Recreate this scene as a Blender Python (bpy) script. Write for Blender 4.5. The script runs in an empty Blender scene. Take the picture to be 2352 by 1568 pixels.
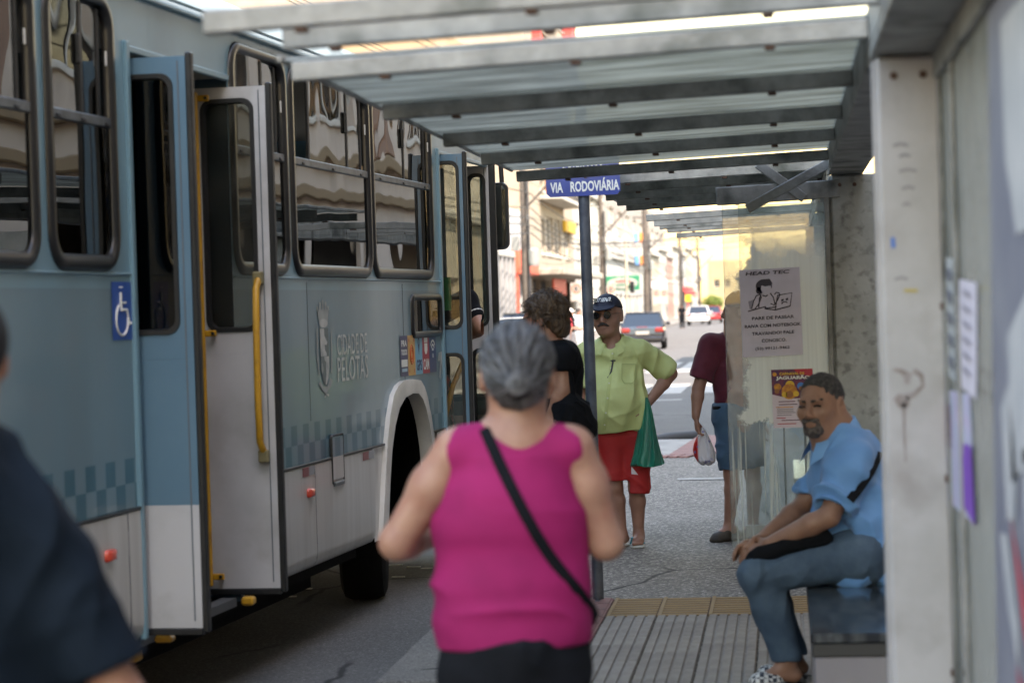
import bpy, bmesh, math, random
import numpy as np
from mathutils import Vector, Matrix
from mathutils.bvhtree import BVHTree
random.seed(7); rng = np.random.default_rng(7)
SC = bpy.context.scene
COL = SC.collection
# ------------------------------------------------------------------ camera (street runs along +Y, camera stands at the origin, 1.65 m up)
FPX, CX, CY = 5553., 1176., 784.          # 85 mm lens on a 36 mm sensor, measured on a 2352 px wide picture
TH, PIT, RHO = math.atan(624/FPX), math.atan(76/FPX), math.atan(.031)
CAM = np.array([0, 0, 1.65])
FW = np.array([-math.sin(TH)*math.cos(PIT), math.cos(TH)*math.cos(PIT), -math.sin(PIT)])
R0 = np.array([math.cos(TH), math.sin(TH), 0]); U0 = np.cross(R0, FW)
RT = R0*math.cos(RHO)-U0*math.sin(RHO); UP = U0*math.cos(RHO)+R0*math.sin(RHO)
cam_data = bpy.data.cameras.new('camera'); cam = bpy.data.objects.new('camera', cam_data); COL.objects.link(cam)
cam_data.sensor_width = 36; cam_data.lens = 85; cam_data.clip_start = .1; cam_data.clip_end = 5000
cam.matrix_world = Matrix(((RT[0], UP[0], -FW[0], 0), (RT[1], UP[1], -FW[1], 0), (RT[2], UP[2], -FW[2], 1.65), (0, 0, 0, 1)))
cam_data.dof.use_dof = True; cam_data.dof.focus_distance = 16.4; cam_data.dof.aperture_fstop = 3.3
SC.camera = cam
# ------------------------------------------------------------------ sky, sun, exposure
SUN_EL, SUN_AZ = math.radians(50), math.atan2(.62, -.78)    # azimuth measured from +Y towards +X
world = bpy.data.worlds.new('World'); SC.world = world; world.use_nodes = True
nt = world.node_tree; nt.nodes.clear()
sky = nt.nodes.new('ShaderNodeTexSky'); sky.sky_type = 'NISHITA'; sky.sun_disc = False
sky.sun_elevation = SUN_EL; sky.sun_rotation = SUN_AZ; sky.air_density = 2.2; sky.dust_density = 1.0; sky.ozone_density = .0
bg = nt.nodes.new('ShaderNodeBackground'); bg.inputs[1].default_value = .15
wo = nt.nodes.new('ShaderNodeOutputWorld'); nt.links.new(sky.outputs[0], bg.inputs[0]); nt.links.new(bg.outputs[0], wo.inputs[0])
sun_data = bpy.data.lights.new('sun', 'SUN'); sun_data.energy = 3.5; sun_data.angle = math.radians(.53); sun_data.color = (1, .92, .78)
sun = bpy.data.objects.new('sun', sun_data); COL.objects.link(sun)
SUN = Vector((math.sin(SUN_AZ)*math.cos(SUN_EL), math.cos(SUN_AZ)*math.cos(SUN_EL), math.sin(SUN_EL)))
sun.rotation_euler = SUN.to_track_quat('Z', 'Y').to_euler(); sun.location = (10, -10, 30)
SC.view_settings.view_transform = 'Standard'; SC.view_settings.look = 'None'; SC.view_settings.gamma = 1
SC.view_settings.use_curve_mapping = False; SC.view_settings.use_white_balance = True; SC.view_settings.white_balance_temperature = 6900; SC.view_settings.white_balance_tint = 20; SC.view_settings.exposure = 2.2
SC.cycles.max_bounces = 8; SC.cycles.transparent_max_bounces = 24; SC.cycles.glossy_bounces = 4; SC.cycles.diffuse_bounces = 4
SC.cycles.use_denoising = True; SC.cycles.caustics_reflective = False; SC.cycles.caustics_refractive = False
SC.cycles.sample_clamp_indirect = 6

# ------------------------------------------------------------------ measuring helpers
def W(u, v, d): return CAM+d*(FW+RT*(u-CX)/FPX+UP*(CY-v)/FPX)
def ray(u, v): return FW+RT*(u-CX)/FPX+UP*(CY-v)/FPX
def G(u, v, z=0.):
    r = ray(u, v); return CAM+r*(z-1.65)/r[2]
def onplane(u, v, o, n):
    r = ray(u, v); return CAM+r*(((np.array(o, float)-CAM)@np.array(n, float))/(r@np.array(n, float)))
def FX(u, v, x):                 # point of the facade plane X = x
    p = onplane(u, v, (x, 0, 0), (1, 0, 0)); return float(p[1]), float(p[2])
def V3(*a): return np.array(a, float)
def nrm(v): v = np.array(v, float); return v/np.linalg.norm(v)

# ------------------------------------------------------------------ materials
MATS = {}
def node(nt, t, **kw):
    n = nt.nodes.new(t)
    for k, v in kw.items():
        if k.startswith('i_'): n.inputs[int(k[2:])].default_value = v
        else: setattr(n, k, v)
    return n
def c4(c): return (c[0], c[1], c[2], 1)
def mat(name, col, rough=.55, metal=0., col2=None, nscale=4., lo=.4, hi=.65, bump=0., bscale=60., spec=.5, coat=0., sss=0., stretch=(1, 1, 1), sheen=0., emit=0., col3=None, n3=1.5, alpha=1., rnd=0.):
    if name in MATS: return MATS[name]
    m = bpy.data.materials.new(name); m.use_nodes = True; MATS[name] = m
    t = m.node_tree; p = t.nodes['Principled BSDF']; L = t.links.new
    p.inputs['Base Color'].default_value = c4(col); p.inputs['Roughness'].default_value = rough; p.inputs['Metallic'].default_value = metal
    p.inputs['Specular IOR Level'].default_value = spec; p.inputs['Coat Weight'].default_value = coat; p.inputs['Coat Roughness'].default_value = .08
    p.inputs['Sheen Weight'].default_value = sheen
    if sss: p.inputs['Subsurface Weight'].default_value = sss; p.inputs['Subsurface Radius'].default_value = (.02, .008, .004)
    if emit: p.inputs['Emission Color'].default_value = c4(col); p.inputs['Emission Strength'].default_value = emit
    if alpha < 1: p.inputs['Alpha'].default_value = alpha
    if col2 is not None or bump:
        tc = node(t, 'ShaderNodeTexCoord'); mp = node(t, 'ShaderNodeMapping'); mp.inputs['Scale'].default_value = stretch
        L(tc.outputs['Object'], mp.inputs['Vector'])
        src = None
        if col2 is not None:
            nz = node(t, 'ShaderNodeTexNoise'); nz.inputs['Scale'].default_value = nscale; nz.inputs['Detail'].default_value = 6; nz.inputs['Roughness'].default_value = .6
            L(mp.outputs[0], nz.inputs['Vector'])
            mr = node(t, 'ShaderNodeMapRange'); mr.inputs[1].default_value = lo; mr.inputs[2].default_value = hi; L(nz.outputs[0], mr.inputs[0])
            mx = node(t, 'ShaderNodeMix', data_type='RGBA'); mx.inputs[6].default_value = c4(col); mx.inputs[7].default_value = c4(col2); L(mr.outputs[0], mx.inputs[0])
            src = mx.outputs[2]
            if col3 is not None:
                nz3 = node(t, 'ShaderNodeTexNoise'); nz3.inputs['Scale'].default_value = n3; nz3.inputs['Detail'].default_value = 8; L(mp.outputs[0], nz3.inputs['Vector'])
                mr3 = node(t, 'ShaderNodeMapRange'); mr3.inputs[1].default_value = .52; mr3.inputs[2].default_value = .7; L(nz3.outputs[0], mr3.inputs[0])
                mx3 = node(t, 'ShaderNodeMix', data_type='RGBA'); L(src, mx3.inputs[6]); mx3.inputs[7].default_value = c4(col3); L(mr3.outputs[0], mx3.inputs[0]); src = mx3.outputs[2]
            if rnd:
                oi = node(t, 'ShaderNodeObjectInfo'); rr = node(t, 'ShaderNodeMapRange'); rr.inputs[3].default_value = 1-rnd; rr.inputs[4].default_value = 1+rnd; L(oi.outputs['Random'], rr.inputs[0])
                hs = node(t, 'ShaderNodeHueSaturation'); L(rr.outputs[0], hs.inputs['Value']); L(src, hs.inputs['Color']); src = hs.outputs[0]
            L(src, p.inputs['Base Color'])
        if bump:
            nb = node(t, 'ShaderNodeTexNoise'); nb.inputs['Scale'].default_value = bscale; nb.inputs['Detail'].default_value = 5; L(mp.outputs[0], nb.inputs['Vector'])
            b = node(t, 'ShaderNodeBump'); b.inputs['Strength'].default_value = bump; b.inputs['Distance'].default_value = .01; L(nb.outputs[0], b.inputs['Height']); L(b.outputs[0], p.inputs['Normal'])
    return m
def glass(name, tint=(.8, .85, .85), wav=0., wscale=2., dirt=0., dirtcol=(.5, .52, .5), dscale=3., dlo=.45, dhi=.7, ior=1.5, rough=0., wstretch=(1, 1, 1), tl=.6):
    tl_ = tl
    if name in MATS: return MATS[name]
    m = bpy.data.materials.new(name); m.use_nodes = True; MATS[name] = m
    t = m.node_tree; t.nodes.clear(); L = t.links.new
    out = node(t, 'ShaderNodeOutputMaterial'); tr = node(t, 'ShaderNodeBsdfTransparent'); tr.inputs[0].default_value = c4(tint)
    gl = node(t, 'ShaderNodeBsdfGlossy'); gl.inputs['Roughness'].default_value = rough; gl.inputs[0].default_value = (1, 1, 1, 1)
    fr = node(t, 'ShaderNodeFresnel'); fr.inputs[0].default_value = ior
    mx = node(t, 'ShaderNodeMixShader'); L(fr.outputs[0], mx.inputs[0]); L(tr.outputs[0], mx.inputs[1]); L(gl.outputs[0], mx.inputs[2])
    tc = node(t, 'ShaderNodeTexCoord'); mp = node(t, 'ShaderNodeMapping'); mp.inputs['Scale'].default_value = wstretch; L(tc.outputs['Object'], mp.inputs[0])
    if wav:
        nb = node(t, 'ShaderNodeTexNoise'); nb.inputs['Scale'].default_value = wscale; nb.inputs['Detail'].default_value = 1; L(mp.outputs[0], nb.inputs['Vector'])
        b = node(t, 'ShaderNodeBump'); b.inputs['Strength'].default_value = 1; b.inputs['Distance'].default_value = wav; L(nb.outputs[0], b.inputs['Height'])
        L(b.outputs[0], gl.inputs['Normal'])
    last = mx.outputs[0]
    if dirt:
        nz = node(t, 'ShaderNodeTexNoise'); nz.inputs['Scale'].default_value = dscale; nz.inputs['Detail'].default_value = 7; nz.inputs['Roughness'].default_value = .65; L(mp.outputs[0], nz.inputs['Vector'])
        mr = node(t, 'ShaderNodeMapRange'); mr.inputs[1].default_value = dlo; mr.inputs[2].default_value = dhi; mr.inputs[3].default_value = dirt*.25; mr.inputs[4].default_value = dirt; L(nz.outputs[0], mr.inputs[0])
        df = node(t, 'ShaderNodeBsdfDiffuse'); df.inputs[0].default_value = c4(dirtcol); tl = node(t, 'ShaderNodeBsdfTranslucent'); tl.inputs[0].default_value = c4(dirtcol)
        ms = node(t, 'ShaderNodeMixShader'); ms.inputs[0].default_value = tl_; L(df.outputs[0], ms.inputs[1]); L(tl.outputs[0], ms.inputs[2])
        m2 = node(t, 'ShaderNodeMixShader'); L(mr.outputs[0], m2.inputs[0]); L(last, m2.inputs[1]); L(ms.outputs[0], m2.inputs[2]); last = m2.outputs[0]
    L(last, out.inputs[0])
    return m

# ------------------------------------------------------------------ mesh building
def link(name, me, parent=None, m=None):
    o = bpy.data.objects.new(name, me); COL.objects.link(o)
    if parent is not None: o.parent = parent
    if m is not None and me is not None and len(me.materials) == 0: me.materials.append(m)
    return o
def tag(o, label=None, cat=None, group=None, kind=None):
    if label: o['label'] = label
    if cat: o['category'] = cat
    if group: o['group'] = group
    if kind: o['kind'] = kind
    return o
def thing(name, label, cat, loc=(0, 0, 0), rz=0., group=None):
    o = bpy.data.objects.new(name, None); COL.objects.link(o); o.location = tuple(float(x) for x in loc); o.rotation_euler = (0, 0, rz); o.empty_display_size = .2
    return tag(o, label, cat, group)
def mesh_from(name, v, f, smooth=True, angle=None):
    me = bpy.data.meshes.new(name); me.from_pydata([tuple(map(float, p)) for p in v], [], [tuple(map(int, q)) for q in f]); me.update()
    if smooth:
        me.polygons.foreach_set('use_smooth', [True]*len(me.polygons))
        if angle: me.set_sharp_from_angle(angle=math.radians(angle))
    return me
class MB:
    """collects boxes, tubes and sheets into one mesh; org is subtracted (position of the thing)"""
    def __init__(s, org=(0, 0, 0)): s.v = []; s.f = []; s.org = np.array(org, float)
    def add(s, v, f):
        n = len(s.v); s.v += [np.array(p, float)-s.org for p in v]; s.f += [tuple(i+n for i in q) for q in f]; return s
    def box(s, a, b, c=0.):
        a = np.array(a, float); b = np.array(b, float); lo = np.minimum(a, b); hi = np.maximum(a, b)
        return s.obox((lo+hi)/2, (1, 0, 0), (0, 1, 0), (0, 0, 1), (hi-lo)/2, c)
    def obox(s, o, ax, ay, az, h, c=0.):
        o = np.array(o, float); A = np.array([nrm(ax), nrm(ay), nrm(az)]); h = np.array(h, float)
        if c <= 0:
            v = [o+A[0]*h[0]*x+A[1]*h[1]*y+A[2]*h[2]*z for x in (-1, 1) for y in (-1, 1) for z in (-1, 1)]
            return s.add(v, [(0, 1, 3, 2), (4, 6, 7, 5), (0, 4, 5, 1), (2, 3, 7, 6), (0, 2, 6, 4), (1, 5, 7, 3)])
        c = min(c, h.min()*.9); v = []; idx = {}
        for sx in (-1, 1):
            for sy in (-1, 1):
                for sz in (-1, 1):
                    for k in range(3):
                        q = [h[i]-(0 if i == k else c) for i in range(3)]
                        idx[(sx, sy, sz, k)] = len(v); v.append(o+A[0]*sx*q[0]+A[1]*sy*q[1]+A[2]*sz*q[2])
        f = []
        for k in range(3):
            i, j = (k+1) % 3, (k+2) % 3
            for sk in (-1, 1):
                q = []
                for (a, b) in ((-1, -1), (1, -1), (1, 1), (-1, 1)):
                    sg = [0, 0, 0]; sg[k] = sk; sg[i] = a; sg[j] = b; q.append(idx[(*sg, k)])
                f.append(tuple(q if sk > 0 else q[::-1]))
            for a in (-1, 1):
                for b in (-1, 1):
                    p = []
                    for e in (-1, 1):
                        sg = [0, 0, 0]; sg[k] = e; sg[i] = a; sg[j] = b; p.append((idx[(*sg, i)], idx[(*sg, j)]))
                    q = (p[0][0], p[1][0], p[1][1], p[0][1]); f.append(q if a*b < 0 else q[::-1])
        for sx in (-1, 1):
            for sy in (-1, 1):
                for sz in (-1, 1):
                    q = tuple(idx[(sx, sy, sz, k)] for k in range(3)); f.append(q if sx*sy*sz > 0 else q[::-1])
        return s.add(v, f)
    def tube(s, pts, r, n=10, cap=True):
        pts = [np.array(p, float) for p in pts]; m = len(pts); rs = r if hasattr(r, '__len__') else [r]*m
        v = []; prev = None
        for i, p in enumerate(pts):
            t = nrm(pts[min(i+1, m-1)]-pts[max(i-1, 0)])
            if prev is None:
                a = V3(0, 0, 1) if abs(t[2]) < .9 else V3(1, 0, 0)
                x = nrm(np.cross(a, t))
            else: x = nrm(prev-t*(prev@t))
            prev = x; y = np.cross(t, x)
            for k in range(n):
                w = 2*math.pi*k/n; v.append(p+(x*math.cos(w)+y*math.sin(w))*rs[i])
        f = [(i*n+k, i*n+(k+1) % n, (i+1)*n+(k+1) % n, (i+1)*n+k) for i in range(m-1) for k in range(n)]
        if cap: f += [tuple(range(n))[::-1], tuple((m-1)*n+k for k in range(n))]
        return s.add(v, f)
    def sheet(s, P, closed=False):
        """grid of points P[i][j]"""
        n, m = len(P), len(P[0]); v = [p for r in P for p in r]
        f = [(i*m+j, (i+1)*m+j, (i+1)*m+j+1, i*m+j+1) for i in range(n-1) for j in range(m-1)]
        if closed: f += [(i*m+m-1, (i+1)*m+m-1, (i+1)*m, i*m) for i in range(n-1)]
        return s.add(v, f)
    def prism(s, poly, o, ax, ay, az, t):
        """2-D polygon in (ax, ay) at o, thickness t along az, centred"""
        o = np.array(o, float); ax = np.array(ax, float); ay = np.array(ay, float); az = np.array(az, float); n = len(poly)
        v = [o+ax*x+ay*y-az*t/2 for x, y in poly]+[o+ax*x+ay*y+az*t/2 for x, y in poly]
        return s.add(v, [tuple(range(n))[::-1], tuple(range(n, 2*n))]+[(i, (i+1) % n, n+(i+1) % n, n+i) for i in range(n)])
    def lathe(s, prof, o, axis, n=24):
        o = np.array(o, float); a = nrm(axis); x = nrm(np.cross(a, V3(0, 0, 1) if abs(a[2]) < .9 else V3(1, 0, 0))); y = np.cross(a, x)
        P = [[o+a*h+(x*math.cos(2*math.pi*k/n)+y*math.sin(2*math.pi*k/n))*r for k in range(n)] for r, h in prof]
        return s.sheet(P, closed=True)
    def build(s, name, m, parent=None, smooth=False, angle=40):
        me = mesh_from(name, s.v, s.f, smooth, angle)
        if smooth is False: pass
        o = link(name, me, parent, m); return o
def rrect(w0, h0, w1, h1, r, n=6):
    p = []
    for cx, cy, a0 in ((w1-r, h1-r, 0), (w0+r, h1-r, 90), (w0+r, h0+r, 180), (w1-r, h0+r, 270)):
        for k in range(n+1):
            a = math.radians(a0+90*k/n); p.append((cx+r*math.cos(a), cy+r*math.sin(a)))
    return p
def circle(cx, cy, r, n=24, ry=None): return [(cx+r*math.cos(2*math.pi*k/n), cy+(ry or r)*math.sin(2*math.pi*k/n)) for k in range(n)]
def ring_frame(b, loop_out, loop_in, fn, d0, d1, rise=.35):
    """rounded frame between two 2-D loops (same count); fn(x, y, d) -> point; d0 back, d1 front"""
    n = len(loop_out); rows = []
    for t, d in ((0, d0), (.0, d0+(d1-d0)*.6), (.18, d1), (.82, d1), (1, d0+(d1-d0)*.5), (1, d0)):
        rows.append([fn(loop_out[i][0]*(1-t)+loop_in[i][0]*t, loop_out[i][1]*(1-t)+loop_in[i][1]*t, d) for i in range(n)])
    b.sheet(rows, closed=True)
def cell_hole(b, x0, y0, x1, y1, loop, fn, d):
    """rectangle with a hole: fn(x, y, d)"""
    cx, cy = sum(p[0] for p in loop)/len(loop), sum(p[1] for p in loop)/len(loop)
    pts = []
    loop = list(loop); L2 = []
    angs = [math.atan2(p[1]-cy, p[0]-cx) for p in loop]
    extra = []
    for X, Y in ((x0, y0), (x1, y0), (x1, y1), (x0, y1)): extra.append(math.atan2(Y-cy, X-cx))
    def outer(a):
        c, s_ = math.cos(a), math.sin(a); t = 1e9
        if c > 1e-9: t = min(t, (x1-cx)/c)
        if c < -1e-9: t = min(t, (x0-cx)/c)
        if s_ > 1e-9: t = min(t, (y1-cy)/s_)
        if s_ < -1e-9: t = min(t, (y0-cy)/s_)
        return cx+c*t, cy+s_*t
    def inner(a):
        n = len(loop)
        for i in range(n):
            p, q = loop[i], loop[(i+1) % n]
            a0, a1 = math.atan2(p[1]-cy, p[0]-cx), math.atan2(q[1]-cy, q[0]-cx)
            da = (a1-a0+math.pi) % (2*math.pi)-math.pi; db = (a-a0+math.pi) % (2*math.pi)-math.pi
            if da > 0 and -1e-9 <= db <= da+1e-9:
                t = db/da; return p[0]+(q[0]-p[0])*t, p[1]+(q[1]-p[1])*t
        return loop[0]
    al = sorted([(a) for a in angs]+extra)
    rows = [[fn(*outer(a), d) for a in al], [fn(*inner(a), d) for a in al]]
    b.sheet(rows, closed=True)
def text_mesh(body, w=None, h=None, bold=0., align='CENTER', extr=.0):
    """flat lettering in the XY plane, scaled to width w and/or cap height h, centred on the origin"""
    cu = bpy.data.curves.new('lettering', 'FONT'); cu.body = body; cu.size = 1; cu.align_x = 'LEFT'; cu.offset = bold; cu.resolution_u = 3; cu.extrude = extr
    o = bpy.data.objects.new('lettering_tmp', cu); COL.objects.link(o)
    dg = bpy.context.evaluated_depsgraph_get(); me = bpy.data.meshes.new_from_object(o.evaluated_get(dg))
    bpy.data.objects.remove(o); bpy.data.curves.remove(cu)
    n = len(me.vertices); co = np.empty(n*3); me.vertices.foreach_get('co', co); co = co.reshape(-1, 3)
    lo, hi = co.min(0), co.max(0); sz = hi-lo
    sx = (w/sz[0]) if w else None; sy = (h/sz[1]) if h else None
    if sx is None: sx = sy
    if sy is None: sy = sx
    co = (co-(lo+hi)/2)*np.array([sx, sy, 1])
    me.vertices.foreach_set('co', co.ravel()); me.update(); return me
def put_text(body, o, ax, ay, w, h, m, parent, bold=0., name='lettering', org=(0, 0, 0), skew=0.):
    me = text_mesh(body, w, h, bold); n = len(me.vertices); co = np.empty(n*3); me.vertices.foreach_get('co', co); co = co.reshape(-1, 3)
    ax = nrm(ax); ay = nrm(ay); x = co[:, 0]+skew*co[:, 1]
    q = (np.array(o, float)-np.array(org, float))[None]+x[:, None]*ax[None]+co[:, 1:2]*ay[None]
    me.vertices.foreach_set('co', q.ravel()); me.update(); return link(name, me, parent, m)
def copy_tree(o, parent=None):
    c = o.copy(); COL.objects.link(c); c.parent = parent
    for ch in list(o.children): copy_tree(ch, c)
    return c

# ------------------------------------------------------------------ soft-blended volumes for bodies and cloth
def vnoise(p, seed=0):
    p = np.asarray(p, float); i = np.floor(p).astype(np.int64); f = p-i; f = f*f*(3-2*f)
    def hsh(a):
        h = (a[:, 0]*374761393+a[:, 1]*668265263+a[:, 2]*2147483647+seed*1274126177) & 0xffffffff
        h = ((h ^ (h >> 13))*1274126177) & 0xffffffff; return ((h ^ (h >> 16)) & 0xffff)/65535.
    r = 0
    for dx in (0, 1):
        for dy in (0, 1):
            for dz in (0, 1):
                w = (f[:, 0] if dx else 1-f[:, 0])*(f[:, 1] if dy else 1-f[:, 1])*(f[:, 2] if dz else 1-f[:, 2])
                r = r+w*hsh(i+np.array([dx, dy, dz]))
    return r*2-1
class Vol:
    def __init__(s, lo, hi, h):
        s.h = h; s.lo = np.array(lo, float); n = np.ceil((np.array(hi)-s.lo)/h).astype(int)+1; s.n = n
        s.ax = [s.lo[i]+h*np.arange(n[i]) for i in range(3)]; s.d = np.full(n, .12, np.float32)
    def _sl(s, lo, hi):
        a = np.clip(np.floor((lo-s.lo)/s.h).astype(int), 0, s.n); b = np.clip(np.ceil((hi-s.lo)/s.h).astype(int)+1, 0, s.n)
        sl = tuple(slice(a[i], b[i]) for i in range(3))
        g = [s.ax[i][sl[i]].reshape([-1 if j == i else 1 for j in range(3)]).astype(np.float32) for i in range(3)]
        return sl, g
    def _mix(s, sl, d, k, sub):
        o = s.d[sl]
        if o.size == 0: return
        if sub:
            d = -d; h = np.maximum(k-np.abs(o-d), 0)/max(k, 1e-6); s.d[sl] = np.maximum(o, d)+h*h*k*.25
        else:
            h = np.maximum(k-np.abs(o-d), 0)/max(k, 1e-6); s.d[sl] = np.minimum(o, d)-h*h*k*.25
    def cap(s, a, b, ra, rb=None, k=.02, flat=None, sub=False):
        """tapered capsule; flat = (axis, factor) squashes it along axis"""
        a = np.array(a, float); b = np.array(b, float); rb = ra if rb is None else rb
        m = max(ra, rb)+k+.03; sl, g = s._sl(np.minimum(a, b)-m, np.maximum(a, b)+m)
        ab = b-a; L2 = float(ab@ab)+1e-9
        q = [g[i]-a[i] for i in range(3)]
        t = np.clip((q[0]*ab[0]+q[1]*ab[1]+q[2]*ab[2])/L2, 0, 1)
        r = [q[i]-t*ab[i] for i in range(3)]; R = ra+(rb-ra)*t
        l2 = r[0]**2+r[1]**2+r[2]**2
        if flat is not None:
            n, e = nrm(flat[0]), flat[1]; c = r[0]*n[0]+r[1]*n[1]+r[2]*n[2]; l2 = l2+c*c*(1/e**2-1)
            d = (np.sqrt(l2)-R)*(e if e < 1 else 1)
            d = np.where(d < 0, d, (np.sqrt(l2)-R)*np.clip(e, 0, 1))
        else: d = np.sqrt(l2)-R
        s._mix(sl, d.astype(np.float32), k, sub); return s
    def ell(s, c, r, k=.02, axes=None, sub=False):
        c = np.array(c, float); r = np.array(r, float)
        m = r.max()+k+.03; sl, g = s._sl(c-m, c+m); q = [g[i]-c[i] for i in range(3)]
        if axes is not None:
            A = [nrm(x) for x in axes]; q = [q[0]*A[i][0]+q[1]*A[i][1]+q[2]*A[i][2] for i in range(3)]
        k0 = np.sqrt((q[0]/r[0])**2+(q[1]/r[1])**2+(q[2]/r[2])**2); k1 = np.sqrt((q[0]/r[0]**2)**2+(q[1]/r[1]**2)**2+(q[2]/r[2]**2)**2)+1e-6
        d = k0*(k0-1)/k1
        s._mix(sl, d.astype(np.float32), k, sub); return s
    def chain(s, pts, rs, k=.02, flat=None):
        for i in range(len(pts)-1): s.cap(pts[i], pts[i+1], rs[i], rs[i+1], k, flat)
        return s
    def cut(s, p, n, k=.006):
        """removes everything on the side n points to"""
        n = nrm(n); g = [s.ax[i].reshape([-1 if j == i else 1 for j in range(3)]) for i in range(3)]
        d = ((g[0]-p[0])*n[0]+(g[1]-p[1])*n[1]+(g[2]-p[2])*n[2]).astype(np.float32)
        h = np.maximum(k-np.abs(s.d-d), 0)/k; s.d = np.maximum(s.d, d)+h*h*k*.25; return s
    def mesh(s):
        d = s.d; n = d.shape; ins = d < 0
        c = np.zeros((n[0]-1, n[1]-1, n[2]-1), np.int8)
        for dx in (0, 1):
            for dy in (0, 1):
                for dz in (0, 1): c += ins[dx:n[0]-1+dx, dy:n[1]-1+dy, dz:n[2]-1+dz]
        act = (c > 0) & (c < 8); I = np.argwhere(act); idx = -np.ones(act.shape, np.int64); idx[act] = np.arange(len(I))
        P = np.zeros((len(I), 3)); C = np.zeros(len(I))
        cor = [(x, y, z) for x in (0, 1) for y in (0, 1) for z in (0, 1)]
        val = {q: d[I[:, 0]+q[0], I[:, 1]+q[1], I[:, 2]+q[2]].astype(float) for q in cor}
        for q in cor:
            for ax in range(3):
                if q[ax]: continue
                r = list(q); r[ax] = 1; r = tuple(r); a, b = val[q], val[r]; m = (a < 0) != (b < 0)
                t = np.where(m, a/(a-b+1e-12), 0); w = np.tile(np.array(q, float), (len(I), 1)); w[:, ax] += t
                P[m] += w[m]; C += m
        V = s.lo+(I+P/C[:, None])*s.h
        F = []
        for ax in range(3):
            u, v = (ax+1) % 3, (ax+2) % 3
            sl0 = [slice(None)]*3; sl1 = [slice(None)]*3; sl0[ax] = slice(0, n[ax]-1); sl1[ax] = slice(1, n[ax])
            a, b = ins[tuple(sl0)], ins[tuple(sl1)]; E = np.argwhere(a != b)
            ok = (E[:, u] > 0) & (E[:, v] > 0) & (E[:, u] < n[u]-1) & (E[:, v] < n[v]-1); E = E[ok]
            if len(E) == 0: continue
            s0 = a[E[:, 0], E[:, 1], E[:, 2]]; q = []
            for (du, dv) in ((0, 0), (-1, 0), (-1, -1), (0, -1)):
                e = E.copy(); e[:, u] += du; e[:, v] += dv; q.append(idx[e[:, 0], e[:, 1], e[:, 2]])
            q = np.stack(q, 1); q[~s0] = q[~s0][:, ::-1]; F.append(q)
        F = np.concatenate(F); return V, F
def fast_mesh(name, V, F):
    me = bpy.data.meshes.new(name); me.vertices.add(len(V)); me.vertices.foreach_set('co', np.ascontiguousarray(V, np.float32).ravel())
    me.loops.add(F.size); me.loops.foreach_set('vertex_index', F.ravel().astype(np.int32))
    me.polygons.add(len(F)); me.polygons.foreach_set('loop_start', np.arange(0, F.size, 4, dtype=np.int32)); me.polygons.foreach_set('loop_total', np.full(len(F), 4, np.int32))
    me.update(calc_edges=True); me.validate(); me.polygons.foreach_set('use_smooth', [True]*len(me.polygons)); return me
def smooth_vf(V, F, it=2, lam=.5):
    e = np.concatenate([F[:, [0, 1]], F[:, [1, 2]], F[:, [2, 3]], F[:, [3, 0]]]); n = len(V)
    for _ in range(it):
        S = np.zeros_like(V); c = np.zeros(n)
        np.add.at(S, e[:, 0], V[e[:, 1]]); np.add.at(c, e[:, 0], 1); np.add.at(S, e[:, 1], V[e[:, 0]]); np.add.at(c, e[:, 1], 1)
        V = V+(S/c[:, None]-V)*lam
    return V
def vnormals(V, F):
    a = np.cross(V[F[:, 2]]-V[F[:, 0]], V[F[:, 3]]-V[F[:, 1]]); N = np.zeros_like(V)
    for k in range(4): np.add.at(N, F[:, k], a)
    return N/(np.linalg.norm(N, axis=1)[:, None]+1e-12)
def vol_obj(vol, name, m, parent, disp=None, it=2, post=0):
    V, F = vol.mesh(); V = smooth_vf(V, F, it)
    if disp is not None:
        N = vnormals(V, F); V = V+N*disp(V, N)[:, None]
        if post: V = smooth_vf(V, F, post)
    return link(name, fast_mesh(name, V, F), parent, m)
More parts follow.
